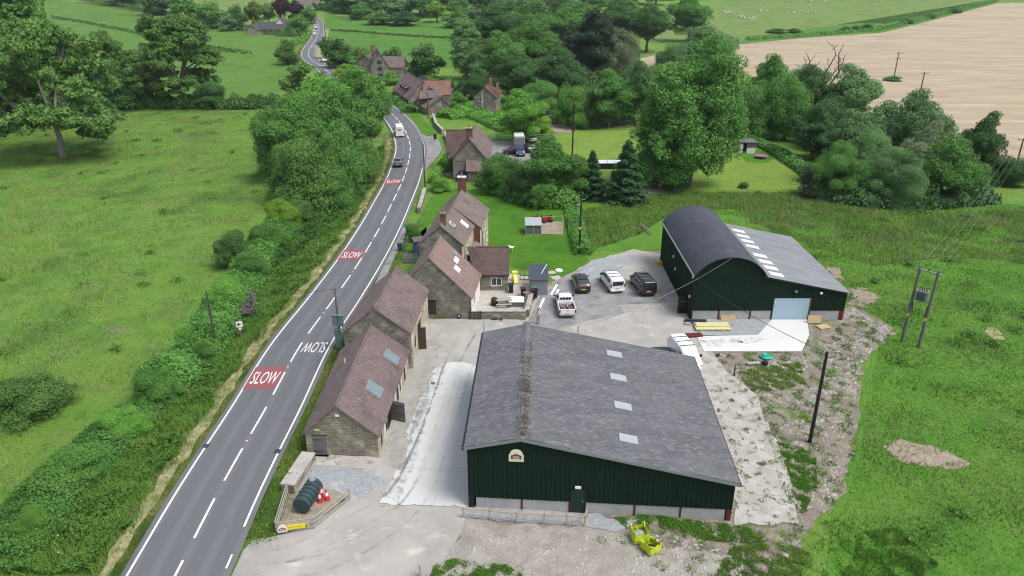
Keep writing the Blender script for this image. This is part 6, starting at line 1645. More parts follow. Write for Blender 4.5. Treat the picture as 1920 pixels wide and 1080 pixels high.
# neighbour's yard
def boxvan():
    p = P(973,283); T = thing('horse_box', 'pale box bodied horse lorry parked by the field gate', 'lorry', (p.x,p.y+2.5,.1), .05)
    b = MB(); b.box((0,-.4,1.75), (2.2,4.0,2.3)); b.build('box_body', PT['silver'], T, bevel=.08)
    b = MB(); b.box((0,-.4,2.93), (2.1,3.9,.08)); b.build('roof', MT['grp_w'], T, bevel=.03)
    b = MB(); b.prism([(-.95,1.7),(.95,1.7),(.95,2.9),(.8,3.2),(-.8,3.2),(-.95,2.9)], .5, 2.0); b.build('cab', PT['silver'], T, bevel=.08)
    b = MB(); b.box((0,3.12,1.6), (1.6,.2,.6)); b.build('windscreen', MT['car_glass'], T)
    b = MB(); b.box((0,-2.42,1.6), (1.9,.06,1.9)); b.build('ramp', MT['lead'], T)
    for x in (-.95,.95):
        for y in (-1.4,2.3):
            b = MB(); bb = MB(); bb.lathe([(.3,-.11),(.38,-.08),(.38,.08),(.3,.11)], n=14); b.add([(x+v[2],y+v[0],.38+v[1]) for v in bb.v], bb.f); b.build('wheel', MT['tyre'], T)
boxvan()
p = P(972,284); suv('dark purple car nose to tail with the horse lorry', (p.x-1.2,p.y-2.6,.1), math.pi/2+.15, 'purple', H=1.7)
p = P(975,293); van('blue van facing us in the yard of the roadside house', (p.x,p.y+1.0,.1), math.pi+.05, 'blue', L=4.4, H=1.8)
p = P(990,286); suv('grey car behind the blue van in the neighbour yard', (p.x,p.y+1,.1), .3, 'grey')
p = P(991,268); suv('silver car at the right end of the neighbour yard', (p.x+.6,p.y+1,.1), .2, 'silver')
p = P(862,333); suv('blue car tucked against the lean-to of the roadside house', (p.x+.6,p.y-1.2,.1), math.pi, 'blue')

# ================================================================== POLES AND WIRES
MT['pole_blk'] = mat('creosoted_pole', (.022,.017,.014), (.035,.027,.022), 3, 'OBJ', .8, stretch=(4,4,.4))
MT['pole_br'] = mat('brown_pole', (.10,.08,.06), (.065,.052,.042), 3, 'OBJ', .85, stretch=(4,4,.4))
MT['pole_gr'] = mat('grey_pole', (.17,.165,.15), (.12,.115,.105), 3, 'OBJ', .85, stretch=(4,4,.4))
MT['steel'] = plain('galvanised_steel', (.33,.36,.38), .5, .4); MT['teal'] = plain('grey_green_cabinet', (.13,.20,.20), .6); MT['insul'] = plain('insulator_brown', (.12,.06,.04), .3)
def pole(label, base, topy, m, r=.14, arm=None, plate=None, name='utility_pole', rz=0, pins=2, dz=0):
    p = G(*base); h = CAM_H-p.y*ray(960,topy)[2]/ray(960,topy)[1]-p.z
    T = thing(name, label, 'pole', tuple(p), rz)
    b = MB(); b.tube([(0,0,-.2),(0,0,h*.5),(0,0,h)], [r,r*.86,r*.68], 12); b.build('shaft', MT[m], T)
    if arm:
        for (z, w_) in arm:
            b = MB(); b.box((0,-.12,h-z), (w_,.10,.12)); a = b.build('cross_arm', MT[m], T)
            for k in range(pins):
                x = -w_/2+.1+(w_-.2)*k/max(1,pins-1); b = MB(); b.lathe([(.03,0),(.06,.05),(.05,.1),(.07,.16),(.03,.22)], (x,-.12,h-z+.06), 8); b.build('insulator', MT['insul'], a)
    if plate: b = MB(); b.box((0,-r*.95,plate), (.22,.03,.30)); b.build('warning_plate', MT['signyel'], T)
    return T, h
T, h1 = pole('tall black pole in the rubble beside the steel barn', (1518,830), 660, 'pole_blk', .16)
b = MB(); b.tube([(.05,-.15,h1-.4),(.5,-.2,h1-.3),(.6,-.2,h1+.05),(.2,-.1,h1-.05)], .035, 6); b.tube([(-.13,-.1,.2),(-.13,-.1,h1*.75)], .05, 6); b.build('cable_loop', MT['gutter'], T)
T, h2 = pole('black pole with a small yellow plate on the grass beyond the yard', (1086,475), 372, 'pole_blk', .16, None, 3.6)
b = MB(); b.tube([(-.5,-.1,h2-.7),(.1,-.15,h2-.1),(.5,.1,h2-.2)], .04, 6); b.box((-.3,-.1,h2-.8), (.5,.12,.12)); b.build('bracket', MT['steel'], T)
T, h3 = pole('slim dark pole on the edge of the mown field', (1073,292), 188, 'pole_blk', .17)
for z in (1.2, 5.8):
    b = MB(); b.box((.1,-.15,h3-z), (.4,.2,.6)); b.build('pole_box', MT['gutter'], T)
T, h4 = pole('thin dark pole beside the road by the layby', (797,350), 270, 'pole_br', .13)
pole('thin brown pole leaning out of the bank bushes', (408,663), 545, 'pole_br', .12)
T, h5 = pole('grey pole carrying two green cabinets by the second stone barn', (640,656), 540, 'pole_gr', .14)
for z, x in ((3.35,-.28),(3.3,.26),(1.75,-.2)):
    b = MB(); b.box((x,-.12,z), (.5,.35,1.15)); cb = b.build('cabinet', MT['teal'], T, bevel=.03)
    b = MB(); b.box((x,-.12,z+.62), (.62,.46,.06)); b.build('cabinet_lid', MT['teal'], cb)
b = MB(); b.box((-.1,-.1,.9), (.55,.4,1.2)); b.build('cabinet', MT['teal'], T, bevel=.03)
pole('brown field pole rising from the green weed patch in the crop', (1676,146), 97, 'pole_br', .2, [(.5,2.6),(2.2,1.8)], pins=3)
pole('second field pole in the crop above the right clump', (1721,194), 135, 'pole_br', .2, [(.3,2.2)], pins=3)
pole('pole standing at the right edge of the photo by the hedge', (1902,322), 260, 'pole_br', .17, [(.2,2.2)], pins=3)
pole('pole with a crossarm on the green pasture behind the slate roofed house', (705,108), 83, 'pole_br', .2, [(.3,3.2)], pins=3)
pole('black pole beside the far straight of the road', (611,72), 45, 'pole_blk', .22)
pole('slim pole among the dark trees by the far bend', (620,112), 79, 'pole_gr', .16)
pole('pole standing in front of the barn conversion', (803,222), 172, 'pole_br', .17)
pole('short wooden post on the old concrete edge', (1376,706), 684, 'pole_br', .09, name='wooden_post')
pole('steel post behind the left eave of the steel barn', (908,646), 603, 'pole_gr', .05, name='steel_post')
pole('steel post behind the steel barn roof holding a cable', (1083,640), 611, 'pole_gr', .06, name='steel_post')
def h_pole():
    a, c = G(1690,641), G(1722,652); mid = (a+c)/2; d = (c-a); ang = math.atan2(d.y, d.x); L = d.length
    T = thing('transformer_pole', 'double wooden pole carrying a grey transformer in the right hand field', 'transformer', tuple(mid), ang)
    for x in (-L/2, L/2):
        b = MB(); b.tube([(x,0,-.2),(x+.05,0,4.2),(x+.1,0,8.2)], [.17,.15,.12], 12); p_ = b.build('shaft', MT['pole_gr'], T)
        b = MB(); b.box((x+.04,-.17,3.2), (.24,.03,.32)); b.build('warning_plate', MT['signyel'], p_)
    b = MB(); b.box((.1,0,8.05), (L+.9,.14,.14)); arm = b.build('cross_arm', MT['steel'], T)
    for x in (-L/2+.05,.1,L/2+.15): b = MB(); b.lathe([(.04,0),(.09,.06),(.06,.12),(.09,.2),(.04,.28)], (x,0,8.12), 8); b.build('insulator', MT['insul'], arm)
    b = MB(); b.box((.03,0,4.95), (L+.35,.16,.16)); b.build('platform', MT['steel'], T)
    b = MB(); b.box((.03,0,5.5), (.95,.62,.95)); tr = b.build('transformer', MT['teal'], T, bevel=.04)
    for k in range(8): b = MB(); b.box((-.36+k*.11,-.37,5.45), (.03,.12,.8)); b.build('cooling_fin', MT['teal'], tr)
    b = MB(); b.box((.03,0,6.0), (1.05,.72,.06)); b.build('lid', MT['steel'], tr)
    for x in (-.3,-.08,.14,.36): b = MB(); b.lathe([(.05,0),(.09,.05),(.05,.12),(.08,.2),(.04,.36)], (x,-.05,6.03), 8); b.build('bushing', MT['insul'], tr)
    b = MB(); b.tube([(-L/2+.2,-.1,4.6),(-L/2+.35,-.15,3.6)], .05, 6); b.tube([(L/2-.05,-.1,4.6),(L/2-.1,-.15,3.4)], .05, 6); b.build('cable', MT['gutter'], T)
    return mid, ang, L
hm, ha, hl = h_pole()
def wire(label, a, b_, sag, r=.014, m='steel'):
    a, b_ = V3(a), V3(b_); b = MB(); pts = []
    for i in range(17):
        t = i/16; p = a.lerp(b_, t); p.z -= sag*4*t*(1-t); pts.append(p)
    b.tube(pts, r, 5, cap=False); o = b.build('overhead_wire', MT[m]); tag(o, label, 'cable')
f1 = G(1518,830); fb = G(1083,640); top1 = (f1.x,f1.y,h1-.1)
MT['wire'] = plain('pale_cable', (.26,.27,.22), .6)
apex = (23.0,71.4,7.35)
wire('thick cable from the steel post up to the curved barn gable', (fb.x,fb.y,CAM_H-fb.y*ray(960,612)[2]/ray(960,612)[1]), apex, .9, .019, 'wire')
wire('black cable from the black pole to the curved roof barn', top1, (19.5,71.5,5.0), .5, .025, 'gutter')
wire('cable from the black pole to the transformer pole', top1, (hm.x-1.0,hm.y,4.6), .5, .02, 'gutter')
dirx = V3((math.cos(ha),math.sin(ha),0)); fp = G(1902,322)
for k, x in enumerate((-hl/2+.05,.1,hl/2+.15)):
    q = hm+dirx*x; wire(['leftmost','middle','rightmost'][k]+' of the three wires running from the transformer pole to the far hedge pole', (q.x,q.y,8.4), (fp.x-1+k,fp.y,6.1), 1.2, .012, 'wire')
p2 = G(1086,475); p3 = G(1073,292)
wire('wire from the yellow plated pole to the slim field pole', (p2.x,p2.y,h2-.2), (p3.x,p3.y,h3-.2), .8, .016, 'gutter')
p5 = G(640,656); p6 = G(408,663)
wire('wire from the cabinet pole across the road to the bank pole', (p5.x,p5.y,h5-.1), (p6.x,p6.y,6.6), .4, .016, 'gutter')

# ================================================================== FENCES, WALLS, SIGNS, YARD THINGS
def rail_fence(label, px, h, rails, m, post_every=2.4, r=.05, name='fence', posts=None, zb=0):
    pts = [G(*p) for p in px]; T = thing(name, label, 'fence', tuple(pts[0])); o = pts[0]
    P_ = []
    for a, c in zip(pts, pts[1:]):
        n = max(1, round((c-a).length/post_every))
        for k in range(n): P_.append(a.lerp(c, k/n))
    P_.append(pts[-1])
    for p in P_: b = MB(); q = p-o; b.box((q.x,q.y,h/2), (r*2,r*2,h+.1)); b.build('post', MT[m], T)
    for z in rails:
        for a, c in zip(pts, pts[1:]):
            b = MB(); b.bar(a-o+V3((0,-r*1.4,z)), c-o+V3((0,-r*1.4,z)), .05, .10); b.build('rail', MT[m], T)
    return T, pts
T, pts = rail_fence('weathered post and rail fence cornering round the oil tank', ((656,938),(590,992),(521,1002)), 1.05, (.3,.65,1.0), 'rail', 2.6)
b = MB(); q = [P(543,928),P(521,1002)]
for z in (.35,.65,1.0): b.bar(q[0]-pts[0]+V3((-.1,0,z)), q[1]-pts[0]+V3((-.1,0,z)), .05, .10)
b.build('rail', MT['rail'], T)
b = MB(); q0 = q[0]-pts[0]; b.box((q0.x-.1,q0.y,.55), (.1,.1,1.15)); b.build('post', MT['rail'], T)
# arrow sign fixed to that fence
A0, A1 = G(521,1002), G(590,992)
ST = thing('arrow_sign', 'yellow arrow sign with a round topped barn badge on the rail fence', 'sign', tuple(A0))
a2, c2 = (A0.x,A0.y-.14), (A1.x,A1.y-.14)
s = logo_sign(ST, a2, c2, .40, .30, .62, .64, True, MT['pinkcream'])
arrow = flat_on(ST, 'arrow_board', a2, c2, .70, .42, [(0,0),(1.18,0),(1.42,.18),(1.18,.36),(0,.36)], MT['signyel'], .045, .07)
text_on(ST, 'sign_lettering', 'SELF STORAGE', a2, c2, 1.25, .60, .15, mat('faded_lettering', (.45,.38,.02)), .073, arrow)
flat_on(ST, 'arrow_head', a2, c2, 1.86, .46, [(0,0),(.08,0),(.20,.14),(.08,.28),(0,.28),(.12,.14)], MT['signblack'], .071, .075, arrow)
# timber rail in front of the steel barn
T = thing('timber_rail', 'low timber handrail guarding the gravel ramp before the steel barn', 'fence', tuple(P(868,972))); o = V3(T.location)
fr = [P(868,972),P(918,976),P(968,981),P(1020,984),P(1062,986),P(1096,988)]
for p in fr: b = MB(); q = p-o; b.box((q.x,q.y,.42), (.09,.09,.95)); b.build('post', MT['wood_new'], T)
for a, c in zip(fr, fr[1:]):
    b = MB(); b.bar(a-o+V3((0,0,.87)), c-o+V3((0,0,.87)), .12, .05); b.build('top_rail', MT['wood_new'], T)
    b = MB(); b.bar(a-o+V3((0,.03,.16)), c-o+V3((0,.03,.16)), .05, .12); b.build('kick_board', MT['panel'], T)
e = P(1100,972); b = MB(); q = e-o; b.box((q.x,q.y,.42), (.09,.09,.95)); b.build('post', MT['wood_new'], T)
b = MB(); b.bar(fr[-1]-o+V3((0,0,.87)), e-o+V3((0,0,.87)), .12, .05); b.build('top_rail', MT['wood_new'], T)
rail_fence('three bar field fence along the neighbour yard', ((905,262),(960,262),(1048,262)), 1.3, (.4,.8,1.2), 'rail', 3.0, .07)
rail_fence('brown garden fence beside the main road', ((785,425),(770,445),(758,475)), 1.1, (.4,.95), 'wood_grey', 1.2)
rail_fence('thin wire fence of the chicken run', ((1018,418),(1055,416),(1056,441)), 1.0, (.95,), 'rail', 1.5, .03)
rail_fence('corner post and stub of fence at the bottom edge by the yard', ((788,1082),(800,1100)), 1.0, (.6,), 'rail', 2)
rail_fence('metal hurdle lying in the long grass by the curved roof barn', ((1200,425),(1222,442)), .6, (.2,.4,.58), 'rail', 2.5, .03, 'hurdle')
def stone_wall(label, px, w_, h, m='stone', cop=True, name='stone_wall', z0=0):
    pts = [G(*p) for p in px]; T = thing(name, label, 'wall', tuple(pts[0])); o = pts[0]; b = MB(); c_ = MB()
    for a, c in zip(pts, pts[1:]):
        b.bar(a-o+V3((0,0,z0+h/2)), c-o+V3((0,0,z0+h/2)), w_, h)
        n = max(1, int((c-a).length/.6))
        for k in range(n):
            p, q = a.lerp(c,k/n)-o, a.lerp(c,(k+.97)/n)-o; c_.bar(p+V3((0,0,z0+h+.04)), q+V3((0,0,z0+h+.04)), w_+.1, .09+.01*(k%3))
    b.build('masonry', MT[m], T)
    if cop: c_.build('coping', MT['oldconc'] if m != 'stone_cream' else MT['paving'], T)
stone_wall('wide stone capped wall running from the near barn to the oil tank', ((581,864),(541,926)), 1.0, .75)
b = MB()
for k, (x0_, y0_, x1_, y1_) in enumerate(((588,868,556,925),(592,868,562,924),(584,872,552,922))):
    a, c = G(x0_,y0_), G(x1_,y1_); b.bar(a+V3((0,0,.14+.05*(k%2))), c+V3((0,0,.14+.05*(k%2))), .12, .08)
tag(b.build('timber_stack', MT['rail']), 'long timber rails stacked against the stone capped wall', 'timber')
stone_wall('low stone wall of the patio facing the yard', ((886,598),(986,598)), .35, .95)
stone_wall('short side wall of the patio beside the shed', ((988,596),(998,556)), .45, .95, 'stone')
stone_wall('grey roadside garden wall beside the main road', ((786,400),(797,362)), .5, .9, 'stone_pink')
stone_wall('long stone garden wall behind the layby', ((812,222),(818,240),(830,252)), .5, 1.2, 'stone_pink')
stone_wall('pale wall at the gate of the roadside house', ((834,256),(848,288)), .5, 1.0, 'stone_pink')
def shed():
    p = P(1012,556); T = thing('garden_shed', 'dark timber shed with a sloping slate blue felt roof by the patio', 'shed', (p.x-.1,p.y+.2,0))
    b = MB(); w_, d_ = 2.05, 3.3; hf, hb = 2.0, 2.5
    b.add([(-w_/2,0,0),(w_/2,0,0),(w_/2,d_,0),(-w_/2,d_,0),(-w_/2,0,hf),(w_/2,0,hf),(w_/2,d_,hb),(-w_/2,d_,hb)], [[0,1,5,4],[1,2,6,5],[2,3,7,6],[3,0,4,7]])
    b.build('wall', MT['wood_grey'], T)
    b = MB()
    for k in range(9): b.box((0,-.03,.12+k*.22), (w_,.05,.17))
    b.build('cladding_board', plain('pale_weatherboard', (.30,.29,.31), .8), T)
    b = MB(); b.hexa([(-w_/2-.12,-.2,hf),(w_/2+.12,-.2,hf),(w_/2+.12,d_+.15,hb+.03),(-w_/2-.12,d_+.15,hb+.03),(-w_/2-.12,-.2,hf+.09),(w_/2+.12,-.2,hf+.09),(w_/2+.12,d_+.15,hb+.12),(-w_/2-.12,d_+.15,hb+.12)]); b.build('roof', plain('slate_blue_felt', (.055,.068,.09), .85), T)
    b = MB(); b.bar((.3,1.2,2.33),(w_/2,d_,2.66),.06,.06); b.build('pole_on_roof', MT['signwhite'], T)
    b = MB(); b.box((w_/2+.02,d_/2,1.1), (.05,d_-.2,2.0)); b.build('side_board', MT['signwhite'], T)
shed()
def bin_(label, px, m, h=1.1, w_=.6, z=.1, rz=0, lid=None):
    p = P(*px, z); T = thing('wheelie_bin', label, 'bin', (p.x,p.y,z), rz)
    b = MB(); a, c = w_*.42, w_*.5; b.hexa([(-a,-a,.08),(a,-a,.08),(a,a,.08),(-a,a,.08),(-c,-c,h),(c,-c,h),(c,c,h),(-c,c,h)]); b.build('tub', m, T, bevel=.02)
    b = MB(); b.box((0,.02,h+.04), (w_*1.1,w_*1.12,.08)); b.build('lid', lid or m, T, bevel=.02)
    for x in (-a,a): b = MB(); b.box((x,a,.1), (.06,.18,.18)); b.build('wheel', MT['tyre'], T)
MT['bin_green'] = plain('bin_green', (.02,.085,.06), .5); MT['bin_blk'] = plain('bin_black', (.02,.02,.022), .5)
bin_('dark green wheelie bin on the pavement beside the main road', (750,470), MT['bin_green'], z=.17, lid=plain('bin_lid_green', (.07,.16,.13), .5))
bin_('black wheelie bin by the corner of the brown roofed wing', (958,549), MT['bin_blk'])
bin_('black wheelie bin by the stone wall of the layby', (816,261), MT['bin_blk'], z=.17)
bin_('black bin nearest the shed on the patio', (998,562), MT['bin_blk'], 1.2); bin_('bin with a green lid beside the shed', (1003,558), MT['bin_blk'], 1.3, lid=plain('bin_lid_teal', (.05,.17,.15), .5)); bin_('low black bin on the patio holding a board', (981,556), MT['bin_blk'], 1.0)
b = MB(); p = P(988,548,1.2); b.box(tuple(p), (.9,.5,.04), .3); tag(b.build('board', plain('reddish_board', (.30,.14,.12), .6)), 'reddish board lying across the bins on the patio', 'board')
def dumpy(label, px, s=1.0, rz=0, crush=0, seed=0):
    p = P(*px, .08); T = thing('bulk_bag', label, 'bag', (p.x,p.y,.08), rz); r_ = np.random.default_rng(seed)
    m = MT.setdefault('bagyel', mat('yellow_woven_bag', (.50,.60,.03), (.40,.48,.025), 5, 'OBJ', .75, bump=.5))
    n = 32; b = MB(); rows = [(.86,0),(1.02,.12),(1.06,.38),(1.0,.62),(.97,.84)]
    ph = r_.uniform(0,6.28,4)
    for k_, (r, z) in enumerate(rows):
        for k in range(n):
            a = 2*math.pi*k/n; c_, s_ = math.cos(a), math.sin(a); q = .5*r*s/max(abs(c_),abs(s_))**.85
            q *= 1+.05*math.sin(5*a+ph[0]+z*4)+.04*math.sin(9*a+ph[1]-z*6)
            fold = crush*(.5+.5*math.cos(a-.6)); zz = z*s*(1-.75*fold)+(.06*math.sin(7*a+ph[2]) if k_ == 4 else 0)*s
            b.v.append((q*c_+.18*fold*z, q*s_-.1*fold*z, zz))
    for i in range(4):
        for k in range(n): b.f.append([i*n+k,i*n+(k+1)%n,(i+1)*n+(k+1)%n,(i+1)*n+k]); b.m.append(0)
    b.f.append(list(range(n))[::-1]); b.m.append(0)
    sk = b.build('sack', m, T); so_ = sk.modifiers.new('thick','SOLIDIFY'); so_.thickness = .015
    b = MB(); b.lathe([(.44*s,0),(.3*s,.05),(.02,.09)], (0,0,(.5 if not crush else .16)*s), 16); b.build('contents', MT['gravel'] if not crush else MT['trim'], T)
    for k, (x, y) in enumerate(((.46,.46),(-.46,.46),(-.46,-.46),(.46,-.46))):
        fold = crush*(.5+.5*math.cos(math.atan2(y,x)-.6)); zt = .80*s*(1-.75*fold); x, y = x*s, y*s
        pts = [V3((x*.55,y*1.0,zt)), V3((x*.75,y*1.0,zt+.22*s)), V3((x*.98,y*.98,zt+.27*s)), V3((x*1.0,y*.75,zt+.2*s)), V3((x*1.0,y*.55,zt))]
        if crush: pts = [V3((q.x*1.1,q.y*1.1,zt+(q.z-zt)*.35)) for q in pts]
        b = MB()
        for u_, v_ in zip(pts, pts[1:]): b.bar(u_, v_, .075, .02)
        b.build('handle_loop', m, T)
dumpy('yellow bulk bag standing upright with its loops raised', (1198,1012), 1.0, .2, 0, 1)
dumpy('slumped yellow bulk bag in front of the upright one', (1220,1032), .95, .6, .45, 2)
def tank():
    p = P(577,955); T = thing('oil_tank', 'dark green ribbed plastic oil tank behind the rail fence', 'tank', (p.x-.02,p.y+.55,.1), -.16)
    m = plain('tank_green', (.035,.06,.062), .45); b = MB(); n = 20; L = 2.5; ys = []
    prof = []
    for i in range(6):
        y = -L/2+i*L/6; prof += [(y+.02,.55),(y+.06,.64),(y+.28,.66),(y+.34,.58),(y+.40,.55)]
    for y, r in prof:
        for k in range(n):
            a = 2*math.pi*k/n; b.v.append((r*math.cos(a)*.98, y, .72+r*math.sin(a)*(1.0 if math.sin(a) > 0 else .95)))
    for i in range(len(prof)-1):
        for k in range(n): b.f.append([i*n+k,i*n+(k+1)%n,(i+1)*n+(k+1)%n,(i+1)*n+k]); b.m.append(0)
    b.f.append(list(range(n))); b.m.append(0); e = (len(prof)-1)*n; b.f.append([e+k for k in range(n)]); b.m.append(0)
    b.build('shell', m, T)
    b = MB(); b.lathe([(.22,0),(.22,.07),(.05,.09)], (0,.9,1.33), 14); b.build('filler_cap', MT['steel'], T)
    for y in (-.75,.75): b = MB(); b.box((0,y,.12), (1.1,.2,.24)); b.build('cradle', MT['panel'], T)
tank()
cp = None
MT['cone'] = plain('cone_orange_red', (.52,.035,.03), .5)
def cone(label, px, dz=0):
    p = P(*px, .1); T = thing('traffic_cone', label, 'traffic cone', (p.x,p.y,.1+dz), random.random(), 'traffic cones by the oil tank')
    b = MB(); b.prism([(.23,-.1),(.23,.1),(.1,.23),(-.1,.23),(-.23,.1),(-.23,-.1),(-.1,-.23),(.1,-.23)], 0, .06); b.build('base', MT['cone'], T)
    b = MB(); b.lathe([(.17,.06),(.12,.34)], n=14); b.build('cone_body', MT['cone'], T)
    b = MB(); b.lathe([(.121,.34),(.075,.64)], n=14); b.build('reflective_sleeve', MT['signwhite'], T)
    b = MB(); b.lathe([(.076,.64),(.045,.80),(.03,.88)], n=14); b.build('cone_tip', MT['cone'], T)
cone('traffic cone farthest left, against the end of the oil tank', (592,926)); cone('traffic cone at the back of the middle pair', (603,930)); cone('traffic cone nearest the open yard, standing apart', (613,936)); cone('traffic cone half hidden beside the oil tank flank', (600,940))
def person():
    p = P(1009,607,.1); T = thing('person', 'person in pale top and beige trousers standing by the patio corner', 'person', tuple(p), math.pi*.78)
    me = bpy.data.meshes.new('body'); bm = bmesh.new(); lay = bm.verts.layers.skin.verify()
    J = {'pelvis':(0,0,.95),'waist':(0,0,1.08),'chest':(0,.02,1.30),'neck':(0,.02,1.46),'head0':(0,.03,1.53),'head1':(0,.05,1.62),'head2':(0,.04,1.71),
         'hl':(-.10,0,.90),'kl':(-.11,.03,.50),'al':(-.11,-.02,.09),'tl':(-.12,.14,.04),'hr':(.10,0,.90),'kr':(.12,.05,.50),'ar':(.14,-.01,.09),'tr':(.16,.15,.04),
         'sl':(-.19,.01,1.40),'el':(-.26,-.02,1.12),'wl':(-.27,.06,.88),'fl':(-.265,.10,.79),'sr':(.19,.01,1.40),'er':(.27,.02,1.13),'wr':(.22,.20,.98),'fr':(.20,.27,.93)}
    E_ = [('pelvis','waist'),('waist','chest'),('chest','neck'),('neck','head0'),('head0','head1'),('head1','head2'),('pelvis','hl'),('hl','kl'),('kl','al'),('al','tl'),('pelvis','hr'),('hr','kr'),('kr','ar'),('ar','tr'),('chest','sl'),('sl','el'),('el','wl'),('wl','fl'),('chest','sr'),('sr','er'),('er','wr'),('wr','fr')]
    rad = {'pelvis':.15,'waist':.135,'chest':.155,'neck':.06,'head0':.075,'head1':.095,'head2':.075,'hl':.105,'hr':.105,'kl':.07,'kr':.07,'al':.05,'ar':.05,'tl':.045,'tr':.045,'sl':.07,'sr':.07,'el':.05,'er':.05,'wl':.035,'wr':.035,'fl':.035,'fr':.035}
    vs = {k: bm.verts.new(v) for k, v in J.items()}
    for a, c in E_: bm.edges.new((vs[a], vs[c]))
    for k, v in vs.items(): v[lay].radius = (rad[k], rad[k]*.82 if k in ('pelvis','waist','chest') else rad[k]); v[lay].use_root = (k == 'pelvis')
    bm.to_mesh(me); bm.free()
    o = bpy.data.objects.new('body', me); C.objects.link(o)
    o.modifiers.new('skin', 'SKIN'); s = o.modifiers.new('sub', 'SUBSURF'); s.levels = s.render_levels = 2
    m2 = bpy.data.meshes.new_from_object(o.evaluated_get(bpy.context.evaluated_depsgraph_get())); bpy.data.objects.remove(o)
    m2.name = 'body'
    for m in (plain('skin', (.42,.26,.19), .6), plain('pale_shirt', (.62,.60,.56), .85), plain('beige_trousers', (.36,.29,.22), .85), plain('dark_shoes', (.03,.025,.02), .6)): m2.materials.append(m)
    for f in m2.polygons:
        c = f.center; f.use_smooth = True
        f.material_index = 3 if c.z < .10 else 2 if c.z < .97 and abs(c.x) < .20 else 0 if c.z > 1.47 or (abs(c.x) > .2 and c.z < 1.14) else 1
    bo = bpy.data.objects.new('body', m2); C.objects.link(bo); bo.parent = T
    b = MB(); b.lathe([(.103,0),(.112,.05),(.10,.10),(.06,.135),(.01,.145)], (0,.03,1.645), 14); b.build('hair', plain('grey_brown_hair', (.10,.075,.055), .8), T, smooth=True)
    for sx in (-.035,.035): b = MB(); b.lathe([(.004,-.01),(.012,0),(.004,.01)], (sx,.138,1.635), 8); b.build('eye', MT['signblack'], T)
    b = MB(); b.box((0,.15,1.605), (.025,.03,.045)); b.build('nose', bo.data.materials[0], T, bevel=.006)
    for s_, (wx, wy, wz) in ((-1,(-.265,.10,.79)),(1,(.20,.27,.93))):
        b = MB()
        for k in range(4): b.tube([(wx+(-.03+.02*k)*1, wy, wz), (wx+(-.032+.021*k), wy+.03, wz-.045), (wx+(-.032+.021*k), wy+.045, wz-.08-.008*(k in (1,2)))], [.010,.009,.007], 6)
        b.tube([(wx-s_*.035,wy,wz+.02),(wx-s_*.055,wy+.03,wz-.01),(wx-s_*.05,wy+.05,wz-.035)], [.011,.010,.008], 6)
        b.build('hand_fingers', bo.data.materials[0], T)
person()

# stacks of material before the curved roof barn
def pile(name, label, cat, parts, m):
    b = MB()
    for a, c, w_, h, z in parts: b.bar(P(*a,.12)+V3((0,0,z)), P(*c,.12)+V3((0,0,z)), w_, h)
    return tag(b.build(name, m), label, cat)
pile('insulation_boards', 'cream yellow boards stacked on bearers before the curved roof barn', 'boards', [((1303,617),(1368,617),1.0,.16,.18),((1304,614),(1366,614),.9,.14,.34),((1316,622),(1316,612),.1,.1,.05),((1356,622),(1356,612),.1,.1,.05)], plain('cream_yellow_board', (.60,.57,.30), .7))
pile('steel_sections', 'dark steel sections lying in front of the plinth', 'steel', [((1283,602),(1324,603),.35,.2,.1),((1284,606),(1312,606),.3,.18,.1)], plain('dark_steel', (.03,.035,.05), .6))
pile('pipes', 'pale blue pipes laid beside the cream boards', 'pipes', [((1298,607),(1376,608),.14,.1,.08),((1300,610),(1374,611),.14,.1,.08),((1284,608),(1295,609),.3,.2,.1)], plain('pale_blue_pipe', (.40,.40,.47), .6))
pile('red_sheets', 'dark red steel sheets lying behind the white van', 'sheets', [((1272,631),(1316,629),.7,.14,.10)], MT['redsteel'])
def leaning(label, px, w_, h, m, tilt=.25):
    p = P(*px,.12); b = MB(); b.box((p.x,p.y,.12+h/2*math.cos(tilt)), (w_,.05,h), mat=Matrix.Rotation(-tilt,3,'X')); tag(b.build('board', m), label, 'board')
leaning('orange brown board leaning on the plinth left of the roller door', (1365,600), 1.65, .62, MT['osb']); leaning('board propped against the wall right of the roller door', (1526,605), 1.4, .85, MT['osb'])
b = MB(); p = P(1544,613,.1); b.box(tuple(p+V3((0,0,.04))), (1.3,.9,.05), .3); tag(b.build('board', MT['osb']), 'loose board lying flat on the rubble right of the slab', 'board')
def sandpit():
    p = P(1437,670,.1); T = thing('plastic_tub', 'round turquoise plastic tub dumped at the slab edge', 'tub', tuple(p)); m = plain('turquoise_plastic', (.06,.45,.36), .4)
    b = MB(); b.lathe([(.55,0),(.62,.16),(.55,.2),(.48,.08),(.02,.06)], n=20); b.build('tub', m, T); b = MB(); b.box((-.2,.1,.25), (.5,.3,.3), .4); b.build('lid', m, T, bevel=.08)
    for k, (x, y, d) in enumerate(((1412,683,(1.3,.35,.25)),(1434,684,(.45,.5,.4)),(1346,667,(.5,.3,.15)))):
        p = P(x,y,.1); b = MB(); b.box((p.x,p.y,.1+d[2]/2), d, .1+k*.4)
        tag(b.build(['broken_slab','old_tyre','scrap_iron'][k], [MT['oldconc'],MT['tyre'],MT['tyre']][k], bevel=.1), ['pale broken slab below the turquoise tub','old tyre beside the broken slab','dark scrap lying at the edge of the white slab'][k], 'debris')
sandpit()
